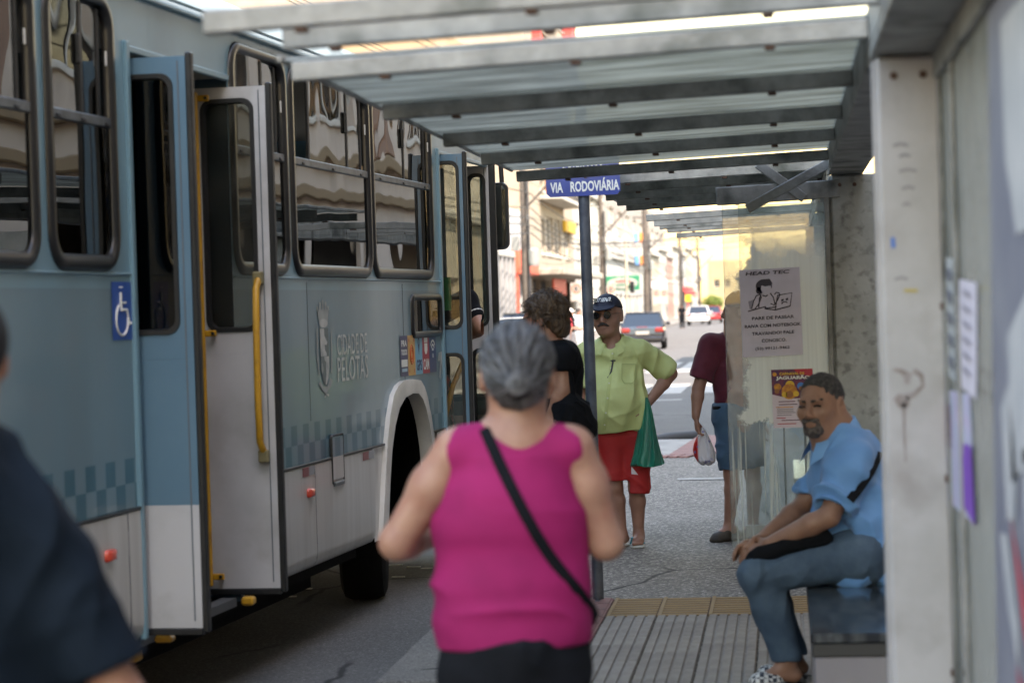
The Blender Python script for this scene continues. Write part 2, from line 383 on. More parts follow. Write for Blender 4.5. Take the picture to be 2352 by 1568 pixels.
# ================================================================== GROUND
def ground_mat(name, base, dark, light, speck=(.5, .5, .48), crack=True, sscale=110., bump=.5, patch=.35, specamt=.62):
    m = bpy.data.materials.new(name); m.use_nodes = True; t = m.node_tree; L = t.links.new; p = t.nodes['Principled BSDF']
    tc = node(t, 'ShaderNodeTexCoord'); O = tc.outputs['Object']
    n1 = node(t, 'ShaderNodeTexNoise'); n1.inputs['Scale'].default_value = patch; n1.inputs['Detail'].default_value = 8; n1.inputs['Roughness'].default_value = .62; L(O, n1.inputs['Vector'])
    r1 = node(t, 'ShaderNodeMapRange'); r1.inputs[1].default_value = .35; r1.inputs[2].default_value = .7; L(n1.outputs[0], r1.inputs[0])
    m1 = node(t, 'ShaderNodeMix', data_type='RGBA'); m1.inputs[6].default_value = c4(dark); m1.inputs[7].default_value = c4(light); L(r1.outputs[0], m1.inputs[0])
    m0 = node(t, 'ShaderNodeMix', data_type='RGBA'); m0.inputs[0].default_value = .5; m0.inputs[6].default_value = c4(base); L(m1.outputs[2], m0.inputs[7])
    v = node(t, 'ShaderNodeTexVoronoi'); v.inputs['Scale'].default_value = sscale; L(O, v.inputs['Vector'])
    sp = node(t, 'ShaderNodeSeparateColor'); L(v.outputs['Color'], sp.inputs[0])
    r2 = node(t, 'ShaderNodeMapRange'); r2.inputs[1].default_value = specamt; r2.inputs[2].default_value = 1.; r2.inputs[4].default_value = .75; L(sp.outputs[0], r2.inputs[0])
    m2 = node(t, 'ShaderNodeMix', data_type='RGBA'); L(m0.outputs[2], m2.inputs[6]); m2.inputs[7].default_value = c4(speck); L(r2.outputs[0], m2.inputs[0])
    r2b = node(t, 'ShaderNodeMapRange'); r2b.inputs[1].default_value = .3; r2b.inputs[2].default_value = .0; r2b.inputs[4].default_value = .6; L(sp.outputs[1], r2b.inputs[0])
    m2b = node(t, 'ShaderNodeMix', data_type='RGBA'); L(m2.outputs[2], m2b.inputs[6]); m2b.inputs[7].default_value = c4([x*.45 for x in dark]); L(r2b.outputs[0], m2b.inputs[0])
    src = m2b.outputs[2]; hgt = sp.outputs[0]
    if crack:
        wn = node(t, 'ShaderNodeTexNoise'); wn.inputs['Scale'].default_value = 2.2; wn.inputs['Detail'].default_value = 6; L(O, wn.inputs['Vector'])
        vm = node(t, 'ShaderNodeMix', data_type='VECTOR'); vm.inputs[0].default_value = .16; L(O, vm.inputs[4]); L(wn.outputs['Color'], vm.inputs[5])
        vc = node(t, 'ShaderNodeTexVoronoi', feature='DISTANCE_TO_EDGE'); vc.inputs['Scale'].default_value = .62; L(vm.outputs[1], vc.inputs['Vector'])
        rc = node(t, 'ShaderNodeMapRange'); rc.inputs[1].default_value = .004; rc.inputs[2].default_value = .012; rc.inputs[3].default_value = 1; rc.inputs[4].default_value = 0; L(vc.outputs[0], rc.inputs[0])
        gate = node(t, 'ShaderNodeMapRange'); gate.inputs[1].default_value = .46; gate.inputs[2].default_value = .52; L(n1.outputs[0], gate.inputs[0])
        mu = node(t, 'ShaderNodeMath', operation='MULTIPLY'); L(rc.outputs[0], mu.inputs[0]); L(gate.outputs[0], mu.inputs[1])
        m3 = node(t, 'ShaderNodeMix', data_type='RGBA'); L(src, m3.inputs[6]); m3.inputs[7].default_value = (.012, .012, .012, 1); L(mu.outputs[0], m3.inputs[0]); src = m3.outputs[2]
    L(src, p.inputs['Base Color']); p.inputs['Roughness'].default_value = .78; p.inputs['Specular IOR Level'].default_value = .35
    b = node(t, 'ShaderNodeBump'); b.inputs['Strength'].default_value = bump; b.inputs['Distance'].default_value = .006; L(hgt, b.inputs['Height']); L(b.outputs[0], p.inputs['Normal'])
    return m
M_road = ground_mat('asphalt', (.085, .08, .074), (.05, .05, .05), (.12, .118, .115), speck=(.2, .195, .19))
M_pave = ground_mat('coarse_concrete', (.15, .135, .12), (.06, .055, .05), (.23, .21, .185), speck=(.55, .51, .45), sscale=62., specamt=.6, patch=.5)
M_kerb = ground_mat('kerb_concrete', (.16, .15, .135), (.1, .095, .088), (.23, .215, .19), speck=(.3, .29, .27), sscale=120., patch=2.)
M_earth = mat('earth', (.16, .14, .11), .9, col2=(.1, .09, .07), nscale=.3)
M_paint = mat('road_paint', (.3, .29, .27), .7, col2=(.2, .195, .18), nscale=9, lo=.5, hi=.75, bump=.3)
M_tgrey = mat('grey_tile', (.34, .315, .29), .75, col2=(.24, .22, .205), nscale=5, lo=.35, hi=.7, bump=.5, bscale=90, col3=(.14, .125, .115), n3=2.2, rnd=.13)
M_tyel = mat('yellow_tile', (.34, .215, .085), .75, col2=(.26, .17, .08), nscale=6, lo=.35, hi=.7, bump=.4, bscale=80)
M_tyelb = mat('yellow_tile_base', (.2, .12, .07), .85, col2=(.13, .09, .06), nscale=9)
M_tred = mat('red_tile', (.3, .15, .13), .8, col2=(.2, .12, .11), nscale=6, lo=.35, hi=.7, bump=.4, bscale=80)
M_ramp = mat('ramp_concrete', (.36, .34, .31), .8, col2=(.24, .23, .21), nscale=3, bump=.4, bscale=50)
def sheet_obj(name, x0, y0, x1, y1, z, m, parent=None):
    b = MB(); b.add([(x0, y0, z), (x1, y0, z), (x1, y1, z), (x0, y1, z)], [(0, 1, 2, 3)]); return b.build(name, m, parent)
ZR = -.12
KX = -1.88                                         # kerb line of the near pavement
tag(sheet_obj('ground', -2500, -2500, 2500, 2500, -.14, M_earth), kind='structure')
road = sheet_obj('road', -70, -40, 70, 900, ZR, M_road); tag(road, kind='structure')
b = MB(); b.box((KX+.32, -20, -.13), (4.5, 27.6, 0)); pave = b.build('pavement', M_pave); tag(pave, kind='structure')
b = MB(); b.box((-11.7, -20, -.13), (-8.8, 700, .01), .02); tag(b.build('far_pavement', M_kerb), kind='structure')
b = MB(); b.box((-1.2, 58, -.13), (4.5, 700, .01), .02); tag(b.build('corner_pavement', M_kerb), kind='structure')
# kerb stones
y = -2.; k = 0
while y < 27.5:
    ln = 1.05+.1*math.sin(k*2.1); b = MB()
    dx = .012*math.sin(k*1.7); b.box((KX+dx, y+.008, -.13), (KX+.315, min(y+ln, 27.6)-.008, .004+.004*math.sin(k*3.3)), .018)
    b.build('kerb_stone', M_kerb, pave); y += ln; k += 1
# ribbed grey tiles, yellow and red guide tiles
TS = .27
def grey_tile_mesh():
    b = MB(); b.box((.004, .004, -.004), (TS-.004, TS-.004, .006), .002); w = TS/5
    for i in range(5): b.box((i*w+.006, .005, .0), ((i+1)*w-.006, TS-.005, .0145), .003)
    for i in range(5):
        for j in range(9): b.box((i*w+.008, .014+j*.0275, .012), ((i+1)*w-.008, .014+j*.0275+.017, .0162), .0012)
    return mesh_from('tile', b.v, b.f, False)
gm = grey_tile_mesh(); gm.materials.append(M_tgrey)
X0, Y0 = -.975, 12.70
for i in range(6):
    for j in range(10):
        o = link('tile', gm, pave); o.location = (X0+i*TS, Y0-(j+1)*TS, .001+.002*rng.random()); 
b = MB()
for i in range(6):
    for j in range(10, 30):
        w = TS/5; x, yy = X0+i*TS, Y0-(j+1)*TS
        b.box((x+.004, yy+.004, -.004), (x+TS-.004, yy+TS-.004, .006))
        for q in range(5): b.box((x+q*w+.006, yy+.005, 0), (x+(q+1)*w-.006, yy+TS-.005, .015))
tag(b.build('near_tiles', M_tgrey, pave), kind='stuff')
def yellow_tile_mesh(L=.39):
    b = MB(); b.box((.003, .003, -.004), (TS-.003, L-.003, .007), .002)
    me = mesh_from('tactile_tile', b.v, b.f, False); me.materials.append(M_tyelb)
    b2 = MB()
    for j in range(4): b2.box((.008, .016+j*L/4, .004), (TS-.008, .016+j*L/4+.05, .0105), .0015)
    m2 = mesh_from('rib', b2.v, b2.f, False); m2.materials.append(M_tyel)
    b3 = MB(); b3.box((.0, .0, 0), (.02, L, .0125)); m3 = mesh_from('joint', b3.v, b3.f, False); m3.materials.append(M_tyel)
    return me, m2, m3
ym, yr, yj = yellow_tile_mesh()
for i in range(6):
    for j in range(2):
        o = link('tactile_tile', ym, pave); o.location = (X0+i*TS, 12.72+j*.39, .001); link('rib', yr, o); link('joint', yj, o)
b = MB(); b.box((.004, .004, -.004), (TS-.004, TS-.004, .008), .003)
for i in range(3):
    b.box((i*.09+.012, .01, .0), (i*.09+.075, TS-.01, .013), .004)
rm = mesh_from('red_tile', b.v, b.f, False); rm.materials.append(M_tred)
for j in range(14):
    o = link('red_tile', rm, pave); o.location = (X0-TS-.005, 13.5-(j+1)*TS, .002+.002*rng.random())
# dropped kerb at the corner: pale ramp, red guide strips, dark rounded kerb, painted bar
cA, cB, cC, cD = G(1480, 1046), G(1600, 1046), G(1640, 1008), G(1500, 1010)
b = MB(); b.add([V3(*p[:2], .005) for p in (cA, cB, cC, cD)], [(0, 1, 2, 3)]); b.build('ramp', M_ramp, pave)
def strip(p, q, w, n, m, nm='guide_tile'):
    d = nrm(q-p); s = np.cross(V3(0, 0, 1), d); L = np.linalg.norm(q-p)/n
    for i in range(n):
        b = MB(); b.obox(p+d*L*(i+.5)+V3(0, 0, .008), d, s, (0, 0, 1), (L/2-.012, w/2-.006, .012), .005); b.build(nm, m, pave)
strip(G(1470, 1050), G(1590, 1049), .3, 5, M_tred); strip(G(1588, 1046), G(1650, 1002), .5, 9, M_tred); strip(G(1500, 1001), G(1600, 996), .3, 5, M_tred)
b = MB(); b.tube([G(1440, 1016)-V3(0, 0, .03), G(1480, 1012)-V3(0, 0, .02), G(1540, 1006)-V3(0, 0, .0), G(1612, 1000)], .075, 10); b.build('corner_kerb', mat('dark_kerb', (.07, .075, .08), .7, bump=.3), pave, smooth=True)
a0, a1 = G(1555, 1103), G(1668, 1101)
b = MB(); b.add([V3(a0[0], a0[1], .006), V3(a1[0], a1[1], .006), V3(a1[0], a1[1]+.22, .006), V3(a0[0], a0[1]+.22, .006)], [(0, 1, 2, 3)]); b.build('painted_bar', M_paint, pave)
for (u, v, l, w) in ((905, 1298, .12, .05), (950, 1302, .1, .04), (980, 1305, .08, .03), (915, 1325, .09, .03), (700, 1352, .1, .04), (660, 1370, .12, .03)):
    p = G(u, v, ZR); b = MB(); b.box((p[0]-l/2, p[1]-w/2, ZR), (p[0]+l/2, p[1]+w/2, ZR+.006), .002); tag(b.build('paper_scrap', mat('paper', (.75, .75, .72), .8)), 'pale scrap of litter lying on the road beside the front wheel', 'litter', 'litter scraps by the bus wheel')
# pedestrian crossing and lane marks on the road
for i in range(9):
    x = -8.4+i*.82; sheet_obj('crossing_stripe', x, 47.5, x+.62, 53, ZR+.004, M_paint, road)
for j in range(4): sheet_obj('stop_line', -8.6+j*1.7, 44.2, -8.6+j*1.7+1.62, 44.6, ZR+.004, M_paint, road)
for i in range(8):
    x = -8.4+i*.8; sheet_obj('crossing_stripe', x, 62, x+.6, 72.5, ZR+.004, M_paint, road)

# ================================================================== SHELTERS
M_galv = mat('weathered_steel', (.36, .36, .35), .55, .35, col2=(.2, .205, .2), nscale=7, lo=.35, hi=.7, bump=.25, bscale=35, col3=(.09, .1, .09), n3=4)
M_galvd = mat('dirty_shaded_steel', (.28, .285, .27), .6, .2, col2=(.15, .155, .145), nscale=9, lo=.35, hi=.7, bump=.3, bscale=40, col3=(.05, .055, .05), n3=5)  # dirt together with under-canopy shade, both put into the darker colour
M_colw = mat('pale_painted_column', (.46, .45, .45), .5, .0, col2=(.36, .35, .34), nscale=2.5, bump=.15, bscale=30, col3=(.27, .25, .235), n3=3.1)
M_colg = mat('shaded_column_paint', (.3, .315, .3), .6, .0, col2=(.22, .235, .22), nscale=6, bump=.2, bscale=40, col3=(.14, .145, .14), n3=22)  # darker copy of the column paint for unlit columns; shade in the colour
M_bolt = mat('rusty_bolt', (.12, .07, .05), .8, .3)
def frosted(name, ca, cb):
    m = bpy.data.materials.new(name); m.use_nodes = True; t = m.node_tree; t.nodes.clear(); L = t.links.new; out = node(t, 'ShaderNodeOutputMaterial'); tc = node(t, 'ShaderNodeTexCoord'); mp = node(t, 'ShaderNodeMapping'); mp.inputs['Scale'].default_value = (.8, 5, 1); L(tc.outputs['Object'], mp.inputs[0])
    nz = node(t, 'ShaderNodeTexNoise'); nz.inputs['Scale'].default_value = 2.4; nz.inputs['Detail'].default_value = 7; nz.inputs['Roughness'].default_value = .65; L(mp.outputs[0], nz.inputs['Vector'])
    mr = node(t, 'ShaderNodeMapRange'); mr.inputs[1].default_value = .35; mr.inputs[2].default_value = .68; L(nz.outputs[0], mr.inputs[0]); mx = node(t, 'ShaderNodeMix', data_type='RGBA'); mx.inputs[6].default_value = c4(ca); mx.inputs[7].default_value = c4(cb); L(mr.outputs[0], mx.inputs[0])
    tl = node(t, 'ShaderNodeBsdfTranslucent'); df = node(t, 'ShaderNodeBsdfDiffuse'); L(mx.outputs[2], tl.inputs[0]); L(mx.outputs[2], df.inputs[0]); ms = node(t, 'ShaderNodeMixShader'); ms.inputs[0].default_value = .72; L(df.outputs[0], ms.inputs[1]); L(tl.outputs[0], ms.inputs[2])
    tr = node(t, 'ShaderNodeBsdfTransparent'); tr.inputs[0].default_value = (.75, .82, .8, 1); m2 = node(t, 'ShaderNodeMixShader'); m2.inputs[0].default_value = .12; L(ms.outputs[0], m2.inputs[1]); L(tr.outputs[0], m2.inputs[2]); L(m2.outputs[0], out.inputs[0]); return m
M_canopy = frosted('canopy_sheet', (.56, .56, .51), (.22, .22, .195))
RTILT = .033
def shelter(name, label, yc, ry, panels, xl, cols=(M_colw, M_colg), zr=2.35, group=None, seam=True, beam0=None, short=None):
    T = thing(name, label, 'bus shelter', (.36, yc[0], 0), group=group); og = T.location[:]
    for y, m in zip(yc, cols):
        b = MB(og); b.box((.27, y, 0), (.445 if y == yc[0] else .56, y+.13, 2.31), .012); b.box((.262, y+.02, 0), (.27, y+.11, 2.30), .002)
        c = b.build('column', m, T)
        for (dx, z) in ((.05, 2.255), (.13, 2.255), (.03, .02), (.14, .02)):
            b = MB(og); b.lathe([(.0, -.006), (.008, -.006), (.011, 0)], (.27+dx, y-.001, z), (0, 1, 0), 10); b.build('bolt', M_bolt, c)
    y0 = (beam0 if beam0 is not None else yc[0]-.15); y1 = yc[-1]+.13
    b = MB(og); b.box((.262, y0, 2.314), (.45, y1, 2.345), .004); b.box((.262, y0, 2.345), (.285, y1, 2.47), .004); b.box((.43, y0, 2.345), (.45, y1, 2.47), .004); b.build('longitudinal_beam', M_galvd, T)
    for i, y in enumerate(ry):
        xa = xl+.01*math.sin(i*5)+(short[i] if short else 0); zc_ = zr+.0275+RTILT*(xa+.262-.262)/2; dv = nrm(V3(1, 0, RTILT)); ce = V3((xa+.262)/2, y, zr+.0275+RTILT*((xa+.262)/2+.55))
        b = MB(og); b.obox(ce, dv, (0, 1, 0), np.cross(dv, (0, 1, 0)), ((.262-xa)/2, .025, .0275), .004); r = b.build('rafter', M_galvd if panels and i > panels[0] else M_galv, T)  # roofed rafters get the shade-darkened steel, bare sky-lit ones the paler steel
        for q in range(3):
            x = xl+.25+q*.55; bb = MB(og); zq = zr+RTILT*(x+.55); bb.box((x, y-.02, zq-.012), (x+.03, y+.02, zq-.001), .003); bb.build('screw', M_bolt, r)
    for i in panels:
        b = MB(og); n = 12; y0_, y1_ = ry[i]-.02, ry[i+1]+.018; P = []
        for q in range(n+1):
            t = q/n; P.append([V3(xl-.03+(.31-xl)*s/8, y0_+(y1_-y0_)*t, zr+.062+.006*math.sin(t*math.pi)+RTILT*(xl-.03+(.31-xl)*s/8+.55)) for s in range(9)])
        b.sheet(P); b.sheet([[p+V3(0, 0, .006) for p in r] for r in P][::-1]); b.build('canopy_sheet', M_canopy, T)
    if panels:
        b = MB(og); ze = RTILT*(xl+.55); b.box((xl-.045, ry[panels[0]]-.03, zr+.055+ze), (xl-.03, ry[panels[-1]+1]+.03, zr+.075+ze), .003); b.build('edge_trim', M_galv, T)
    return T, og
S1Y = [5.66, 6.10, 6.88, 8.40, 9.90, 11.25, 12.83]
sh1, o1 = shelter('bus_shelter', 'nearest bus shelter with dirty canopy, pale column and steel rafters over the pavement', [6.72, 13.05], S1Y, [2, 3, 4, 5], -1.38, beam0=3.6, short=[.03, .14, 0, 0, 0, 0, 0])
sh2, o2 = shelter('bus_shelter', 'bus shelter just beyond the blue street sign with light canopy and slatted rafters', [13.95, 18.6], [13.75, 14.75, 15.75, 16.65, 17.6], [0, 1, 2, 3], -1.12, (M_colg, M_colg))
sh3, o3 = shelter('bus_shelter', 'farthest bus shelter with bare pale rafters and no roof sheets', [19.9, 25.6], [20., 21.4, 22.3, 23.5, 25.5], [], -1.1, (M_colg, M_colg))
# end frame, braces and glass of the nearest shelter
a, c = W(1645, 452, 12.95), W(1930, 433, 12.95)
b = MB(o1); d = nrm(c-a); n_ = V3(0, 1, 0); b.obox((a+c)/2, d, n_, np.cross(d, n_), (np.linalg.norm(c-a)/2, .03, .048), .004); b.build('end_rail', M_galvd, sh1)
for p, q in ((W(1924, 364, 12.9), W(1716, 480, 12.75)), (W(1740, 376, 12.92), W(1848, 456, 12.92))):
    b = MB(o1); d = nrm(q-p); s_ = nrm(np.cross(d, (0, 1, 0))); b.obox((p+q)/2, d, (0, 1, 0), s_, (np.linalg.norm(q-p)/2, .012, .026), .004); b.build('brace', M_galvd, sh1)
# --- dirty glass end panels
def stained_glass(name):
    m = glass(name, (.86, .9, .9), dirt=.0); t = m.node_tree; L = t.links.new
    out = [n for n in t.nodes if n.type == 'OUTPUT_MATERIAL'][0]; base = out.inputs[0].links[0].from_socket
    tc = node(t, 'ShaderNodeTexCoord'); sp = node(t, 'ShaderNodeSeparateXYZ'); L(tc.outputs['Object'], sp.inputs[0])
    nz = node(t, 'ShaderNodeTexNoise'); nz.inputs['Scale'].default_value = 5; nz.inputs['Detail'].default_value = 8; nz.inputs['Roughness'].default_value = .7; L(tc.outputs['Object'], nz.inputs['Vector'])
    mp = node(t, 'ShaderNodeMapping'); mp.inputs['Scale'].default_value = (60, 1, 1.2); L(tc.outputs['Object'], mp.inputs[0])
    ns = node(t, 'ShaderNodeTexNoise'); ns.inputs['Scale'].default_value = 1; ns.inputs['Detail'].default_value = 3; L(mp.outputs[0], ns.inputs['Vector'])
    def rng_(sock, a, b_, lo=0., hi=1.):
        r = node(t, 'ShaderNodeMapRange'); r.inputs[1].default_value = a; r.inputs[2].default_value = b_; r.inputs[3].default_value = lo; r.inputs[4].default_value = hi; L(sock, r.inputs[0]); return r.outputs[0]
    def op(o, x, y):
        q = node(t, 'ShaderNodeMath', operation=o); q.use_clamp = True
        for i, s_ in enumerate((x, y)):
            if hasattr(s_, 'links'): L(s_, q.inputs[i])
            else: q.inputs[i].default_value = s_
        return q.outputs[0]
    dx = op('MULTIPLY', rng_(nz.outputs[0], .3, .7, -.12, .12), 1.)
    wob = node(t, 'ShaderNodeMath', operation='ADD'); L(sp.outputs[0], wob.inputs[0]); r = node(t, 'ShaderNodeMapRange'); r.inputs[1].default_value = .3; r.inputs[2].default_value = .7; r.inputs[3].default_value = -.07; r.inputs[4].default_value = .07; L(nz.outputs[0], r.inputs[0]); L(r.outputs[0], wob.inputs[1])
    zw = node(t, 'ShaderNodeMath', operation='ADD'); L(sp.outputs[2], zw.inputs[0]); L(r.outputs[0], zw.inputs[1])
    # whitewashed area: from 1.0 m to 2.0 m, fading towards the free edge
    a1 = op('MULTIPLY', rng_(zw.outputs[0], 1.005, 1.02), rng_(wob.outputs[0], -.585, -.55))
    a1 = op('MULTIPLY', a1, rng_(zw.outputs[0], 2.02, 1.9))
    a1 = op('MULTIPLY', a1, rng_(ns.outputs[0], .2, .7, .8, .97))
    a2 = op('MULTIPLY', rng_(zw.outputs[0], 1.3, 1.5), rng_(zw.outputs[0], 2.12, 1.95)); a2 = op('MULTIPLY', op('MULTIPLY', a2, rng_(nz.outputs[0], .38, .6, .25, .8)), rng_(wob.outputs[0], -.61, -.52))
    a3 = op('MULTIPLY', rng_(ns.outputs[0], .56, .66), rng_(zw.outputs[0], 1.15, .9, 0, .55))
    a4 = rng_(nz.outputs[0], .42, .75, .04, .35)
    tot = op('MAXIMUM', op('MAXIMUM', a1, a2), op('MAXIMUM', a3, a4))
    df = node(t, 'ShaderNodeBsdfDiffuse'); df.inputs[0].default_value = (.88, .92, .89, 1); tl = node(t, 'ShaderNodeBsdfTranslucent'); tl.inputs[0].default_value = (.95, .95, .88, 1)
    ms = node(t, 'ShaderNodeMixShader'); ms.inputs[0].default_value = .35; L(df.outputs[0], ms.inputs[1]); L(tl.outputs[0], ms.inputs[2])
    m2 = node(t, 'ShaderNodeMixShader'); L(tot, m2.inputs[0]); L(base, m2.inputs[1]); L(ms.outputs[0], m2.inputs[2]); L(m2.outputs[0], out.inputs[0])
    return m
M_glE = stained_glass('whitewashed_glass')
M_gl2 = glass('dusty_glass', (.88, .92, .92), dirt=.35, dirtcol=(.5, .53, .5), dscale=3)
M_back = glass('milky_glass', (.8, .84, .82), dirt=.7, dirtcol=(.42, .44, .42), dscale=1.6, dlo=.25, dhi=.6, tl=.4)
def pane(name, a, c, m, T, og, t=.008):
    b = MB(og); b.box(a, c, .002); return b.build(name, m, T)
pane('glass_panel', (-.31, 13.055, .33), (.262, 13.063, 2.2), M_glE, sh1, o1)
b = MB(o1); b.box((.235, 13.04, .02), (.262, 13.08, 2.2), .003); b.build('glazing_bar', M_galvd, sh1)
g2 = pane('glass_panel', (-.24, 14.0, .36), (.262, 14.008, 2.2), M_gl2, sh2, o2)
b = MB(o2); b.box((-.25, 13.985, .29), (.262, 14.02, .36), .004); b.build('bottom_rail', M_galv, sh2)
for x in (-.02, .1): 
    b = MB(o2); b.box((x, 13.99, .0), (x+.012, 14.015, 1.0), .002); b.build('glazing_bar', M_galvd, sh2)
# back wall beside the camera: milky glass with bars
b = MB(o1); b.box((.447, 3.6, .35), (.455, 6.70, 2.30), .002); b.build('back_glass', M_back, sh1)
for y in (6.66, 6.2):
    b = MB(o1); b.box((.435, y, .1), (.446, y+.03, 2.3), .003); b.build('glazing_bar', M_galvd if y > 6.3 else M_galv, sh1)
b = MB(o1); b.box((.425, 3.6, .30), (.46, 6.70, .35), .006); b.build('bottom_rail', M_colw, sh1)
b = MB(o1); b.box((.425, 3.6, 2.24), (.446, 6.70, 2.31), .004); b.build('top_rail', M_galvd, sh1)
for z in (.62, 1.15, 1.62):
    b = MB(o1); b.lathe([(.0, -.008), (.009, -.008), (.013, 0)], (.434, 6.675, z), (1, 0, 0), 10); b.build('bolt', M_bolt, sh1)
# stains and scrawls on the pale column (flat marks on the paint)
M_stain = mat('brown_stain', (.24, .2, .18), .7, col2=(.32, .29, .28), nscale=30); M_scrawl = mat('scrawl', (.28, .27, .28), .7); M_scr2 = mat('yellow_mark', (.45, .36, .12), .7); M_blue = mat('blue_mark', (.1, .2, .5), .7)
def colmark(pts, r, m, nm='stain'):
    P = [onplane(u, v, (0, 6.7185, 0), (0, 1, 0)) for u, v in pts]; b = MB(o1); s_ = []
    n = len(P); 
    for i, p in enumerate(P):
        t = nrm(P[min(i+1, n-1)]-P[max(i-1, 0)]); q = nrm(np.cross(t, (0, 1, 0))); rr = r if not hasattr(r, '__len__') else r[i]; s_.append([p+q*rr, p-q*rr])
    b.sheet(s_); b.build(nm, m, sh1)
colmark([(2052, 848), (2070, 852), (2086, 862), (2084, 882)], [.004, .006, .012, .006], M_stain)
colmark([(2098, 850), (2116, 862), (2120, 885), (2100, 905), (2080, 912)], [.008, .007, .005, .006, .01], M_stain)
colmark([(2058, 910), (2072, 922), (2088, 925)], [.01, .02, .012], M_stain)
colmark([(2076, 925), (2077, 980), (2080, 1060)], [.006, .003, .002], M_stain)
for (u, v, w) in ((2068, 333, 34), (2078, 358, 26), (2085, 392, 40), (2086, 432, 30), (2082, 470, 18), (2070, 640, 30)): colmark([(u-w/2, v+2), (u, v-3), (u+w/2, v+1)], .004, M_scrawl, 'scrawl')
colmark([(2076, 667), (2108, 667)], .0045, M_scr2, 'scrawl'); colmark([(2050, 545), (2052, 570)], .006, M_blue, 'scrawl')
# ------------------------------------------------------------------ benches
M_seat = mat('polished_dark_slab', (.016, .02, .026), .16, col2=(.07, .08, .085), nscale=5, lo=.42, hi=.62, bump=.08, bscale=12, coat=.3, stretch=(3, 1, 1))
M_base = mat('bench_base', (.22, .21, .23), .7, col2=(.22, .215, .225), nscale=4, bump=.2); M_edge = mat('dark_edge', (.025, .028, .03), .5)
M_seat2 = mat('bright_steel_seat', (.55, .57, .55), .3, .6, col2=(.4, .42, .4), nscale=8)
def bench(label, x0, x1, y0, y1, m):
    T = thing('bench', label, 'bench', ((x0+x1)/2, (y0+y1)/2, 0), group='benches in the shelters'); og = T.location[:]
    b = MB(og); b.box((x0, y0, .395), (x1, y1, .432), .006); b.build('seat', m, T)
    b = MB(og); b.box((x0+.006, y0+.006, .345), (x1-.006, y1-.006, .394), .004); b.build('seat_edge', M_edge, T)
    b = MB(og); b.box((x0+.012, y0+.012, .02), (x1-.012, y0+.35, .344), .006); b.build('leg', M_base, T)
    b = MB(og); b.box((x0+.012, y1-.3, .02), (x1-.012, y1-.012, .344), .006); b.build('leg', M_base, T)
    return T
bench('dark slab bench with the man in the blue shirt on it', .065, .425, 8.86, 10.62, M_seat)
bench('pale steel bench seen through the dirty glass behind the seated man', .04, .43, 16.6, 18.5, M_seat2)
# ------------------------------------------------------------------ sign post
M_pole = mat('grey_steel_pole', (.14, .16, .19), .5, .4, col2=(.08, .09, .11), nscale=10, bump=.2, bscale=40)
M_sblue = mat('sign_blue', (.03, .06, .3), .35, col2=(.025, .045, .22), nscale=5); M_white = mat('sign_white', (.74, .75, .72), .5)
pb = G(1375, 1381); T = thing('street_sign', 'blue street sign reading VIA RODOVIÁRIA on a grey steel post', 'sign', pb); og = pb
tp = W(1341, 452, 13.47); b = MB(og); b.tube([V3(pb[0], pb[1], 0), V3(tp[0]-.004, pb[1]+.0, 2.9)], .031, 16); b.build('post', M_pole, T, smooth=True)
b = MB(og); b.lathe([(.0, .012), (.07, .012), (.07, .0)], (pb[0], pb[1], 0), (0, 0, 1), 16); b.build('foot_plate', M_pole, T)
sy = 13.40; A_, B_ = onplane(1254, 418, (0, sy, 0), (0, 1, 0)), onplane(1424, 418, (0, sy, 0), (0, 1, 0)); zb = onplane(1340, 450, (0, sy, 0), (0, 1, 0))[2]
ax = nrm(B_-A_); wd = np.linalg.norm(B_-A_); ay = nrm(np.cross((0, 1, 0), ax))*-1
ay = ay if ay[2] > 0 else -ay; o_ = V3((A_[0]+B_[0])/2, sy, zb+.12)
ax = nrm(V3(1, 0, .012)); ay = nrm(V3(-.012, 0, 1))
hw, hh, cc = wd/2, .12, .02
b = MB(og); b.prism([(-hw, -hh+cc), (-hw+cc, -hh), (hw-cc, -hh), (hw, -hh+cc), (hw, hh-cc), (hw-cc, hh), (-hw+cc, hh), (-hw, hh-cc)], o_, ax, ay, (0, 1, 0), .004); b.build('plate', M_sblue, T)
f_ = V3(0, -.0035, 0)
put_text('VIA', o_+ax*(-hw+.058)+ay*(-hh+.052)+f_, ax, ay, .07, .058, M_white, T, bold=.03, org=og)
put_text('RODOVIÁRIA', o_+ax*(.065)+ay*(-hh+.06)+f_, ax, ay, .272, .073, M_white, T, bold=.03, org=og)
put_text('EXPRESSO', o_+ax*(.0)+ay*(-hh+.155)+f_, ax, ay, .22, .058, M_white, T, bold=.03, org=og)
b = MB(og); b.lathe([(0, -.008), (.008, -.008), (.011, 0)], o_+ax*.015+ay*(-.012)+f_, (0, 1, 0), 10); b.build('bolt', M_bolt, T)
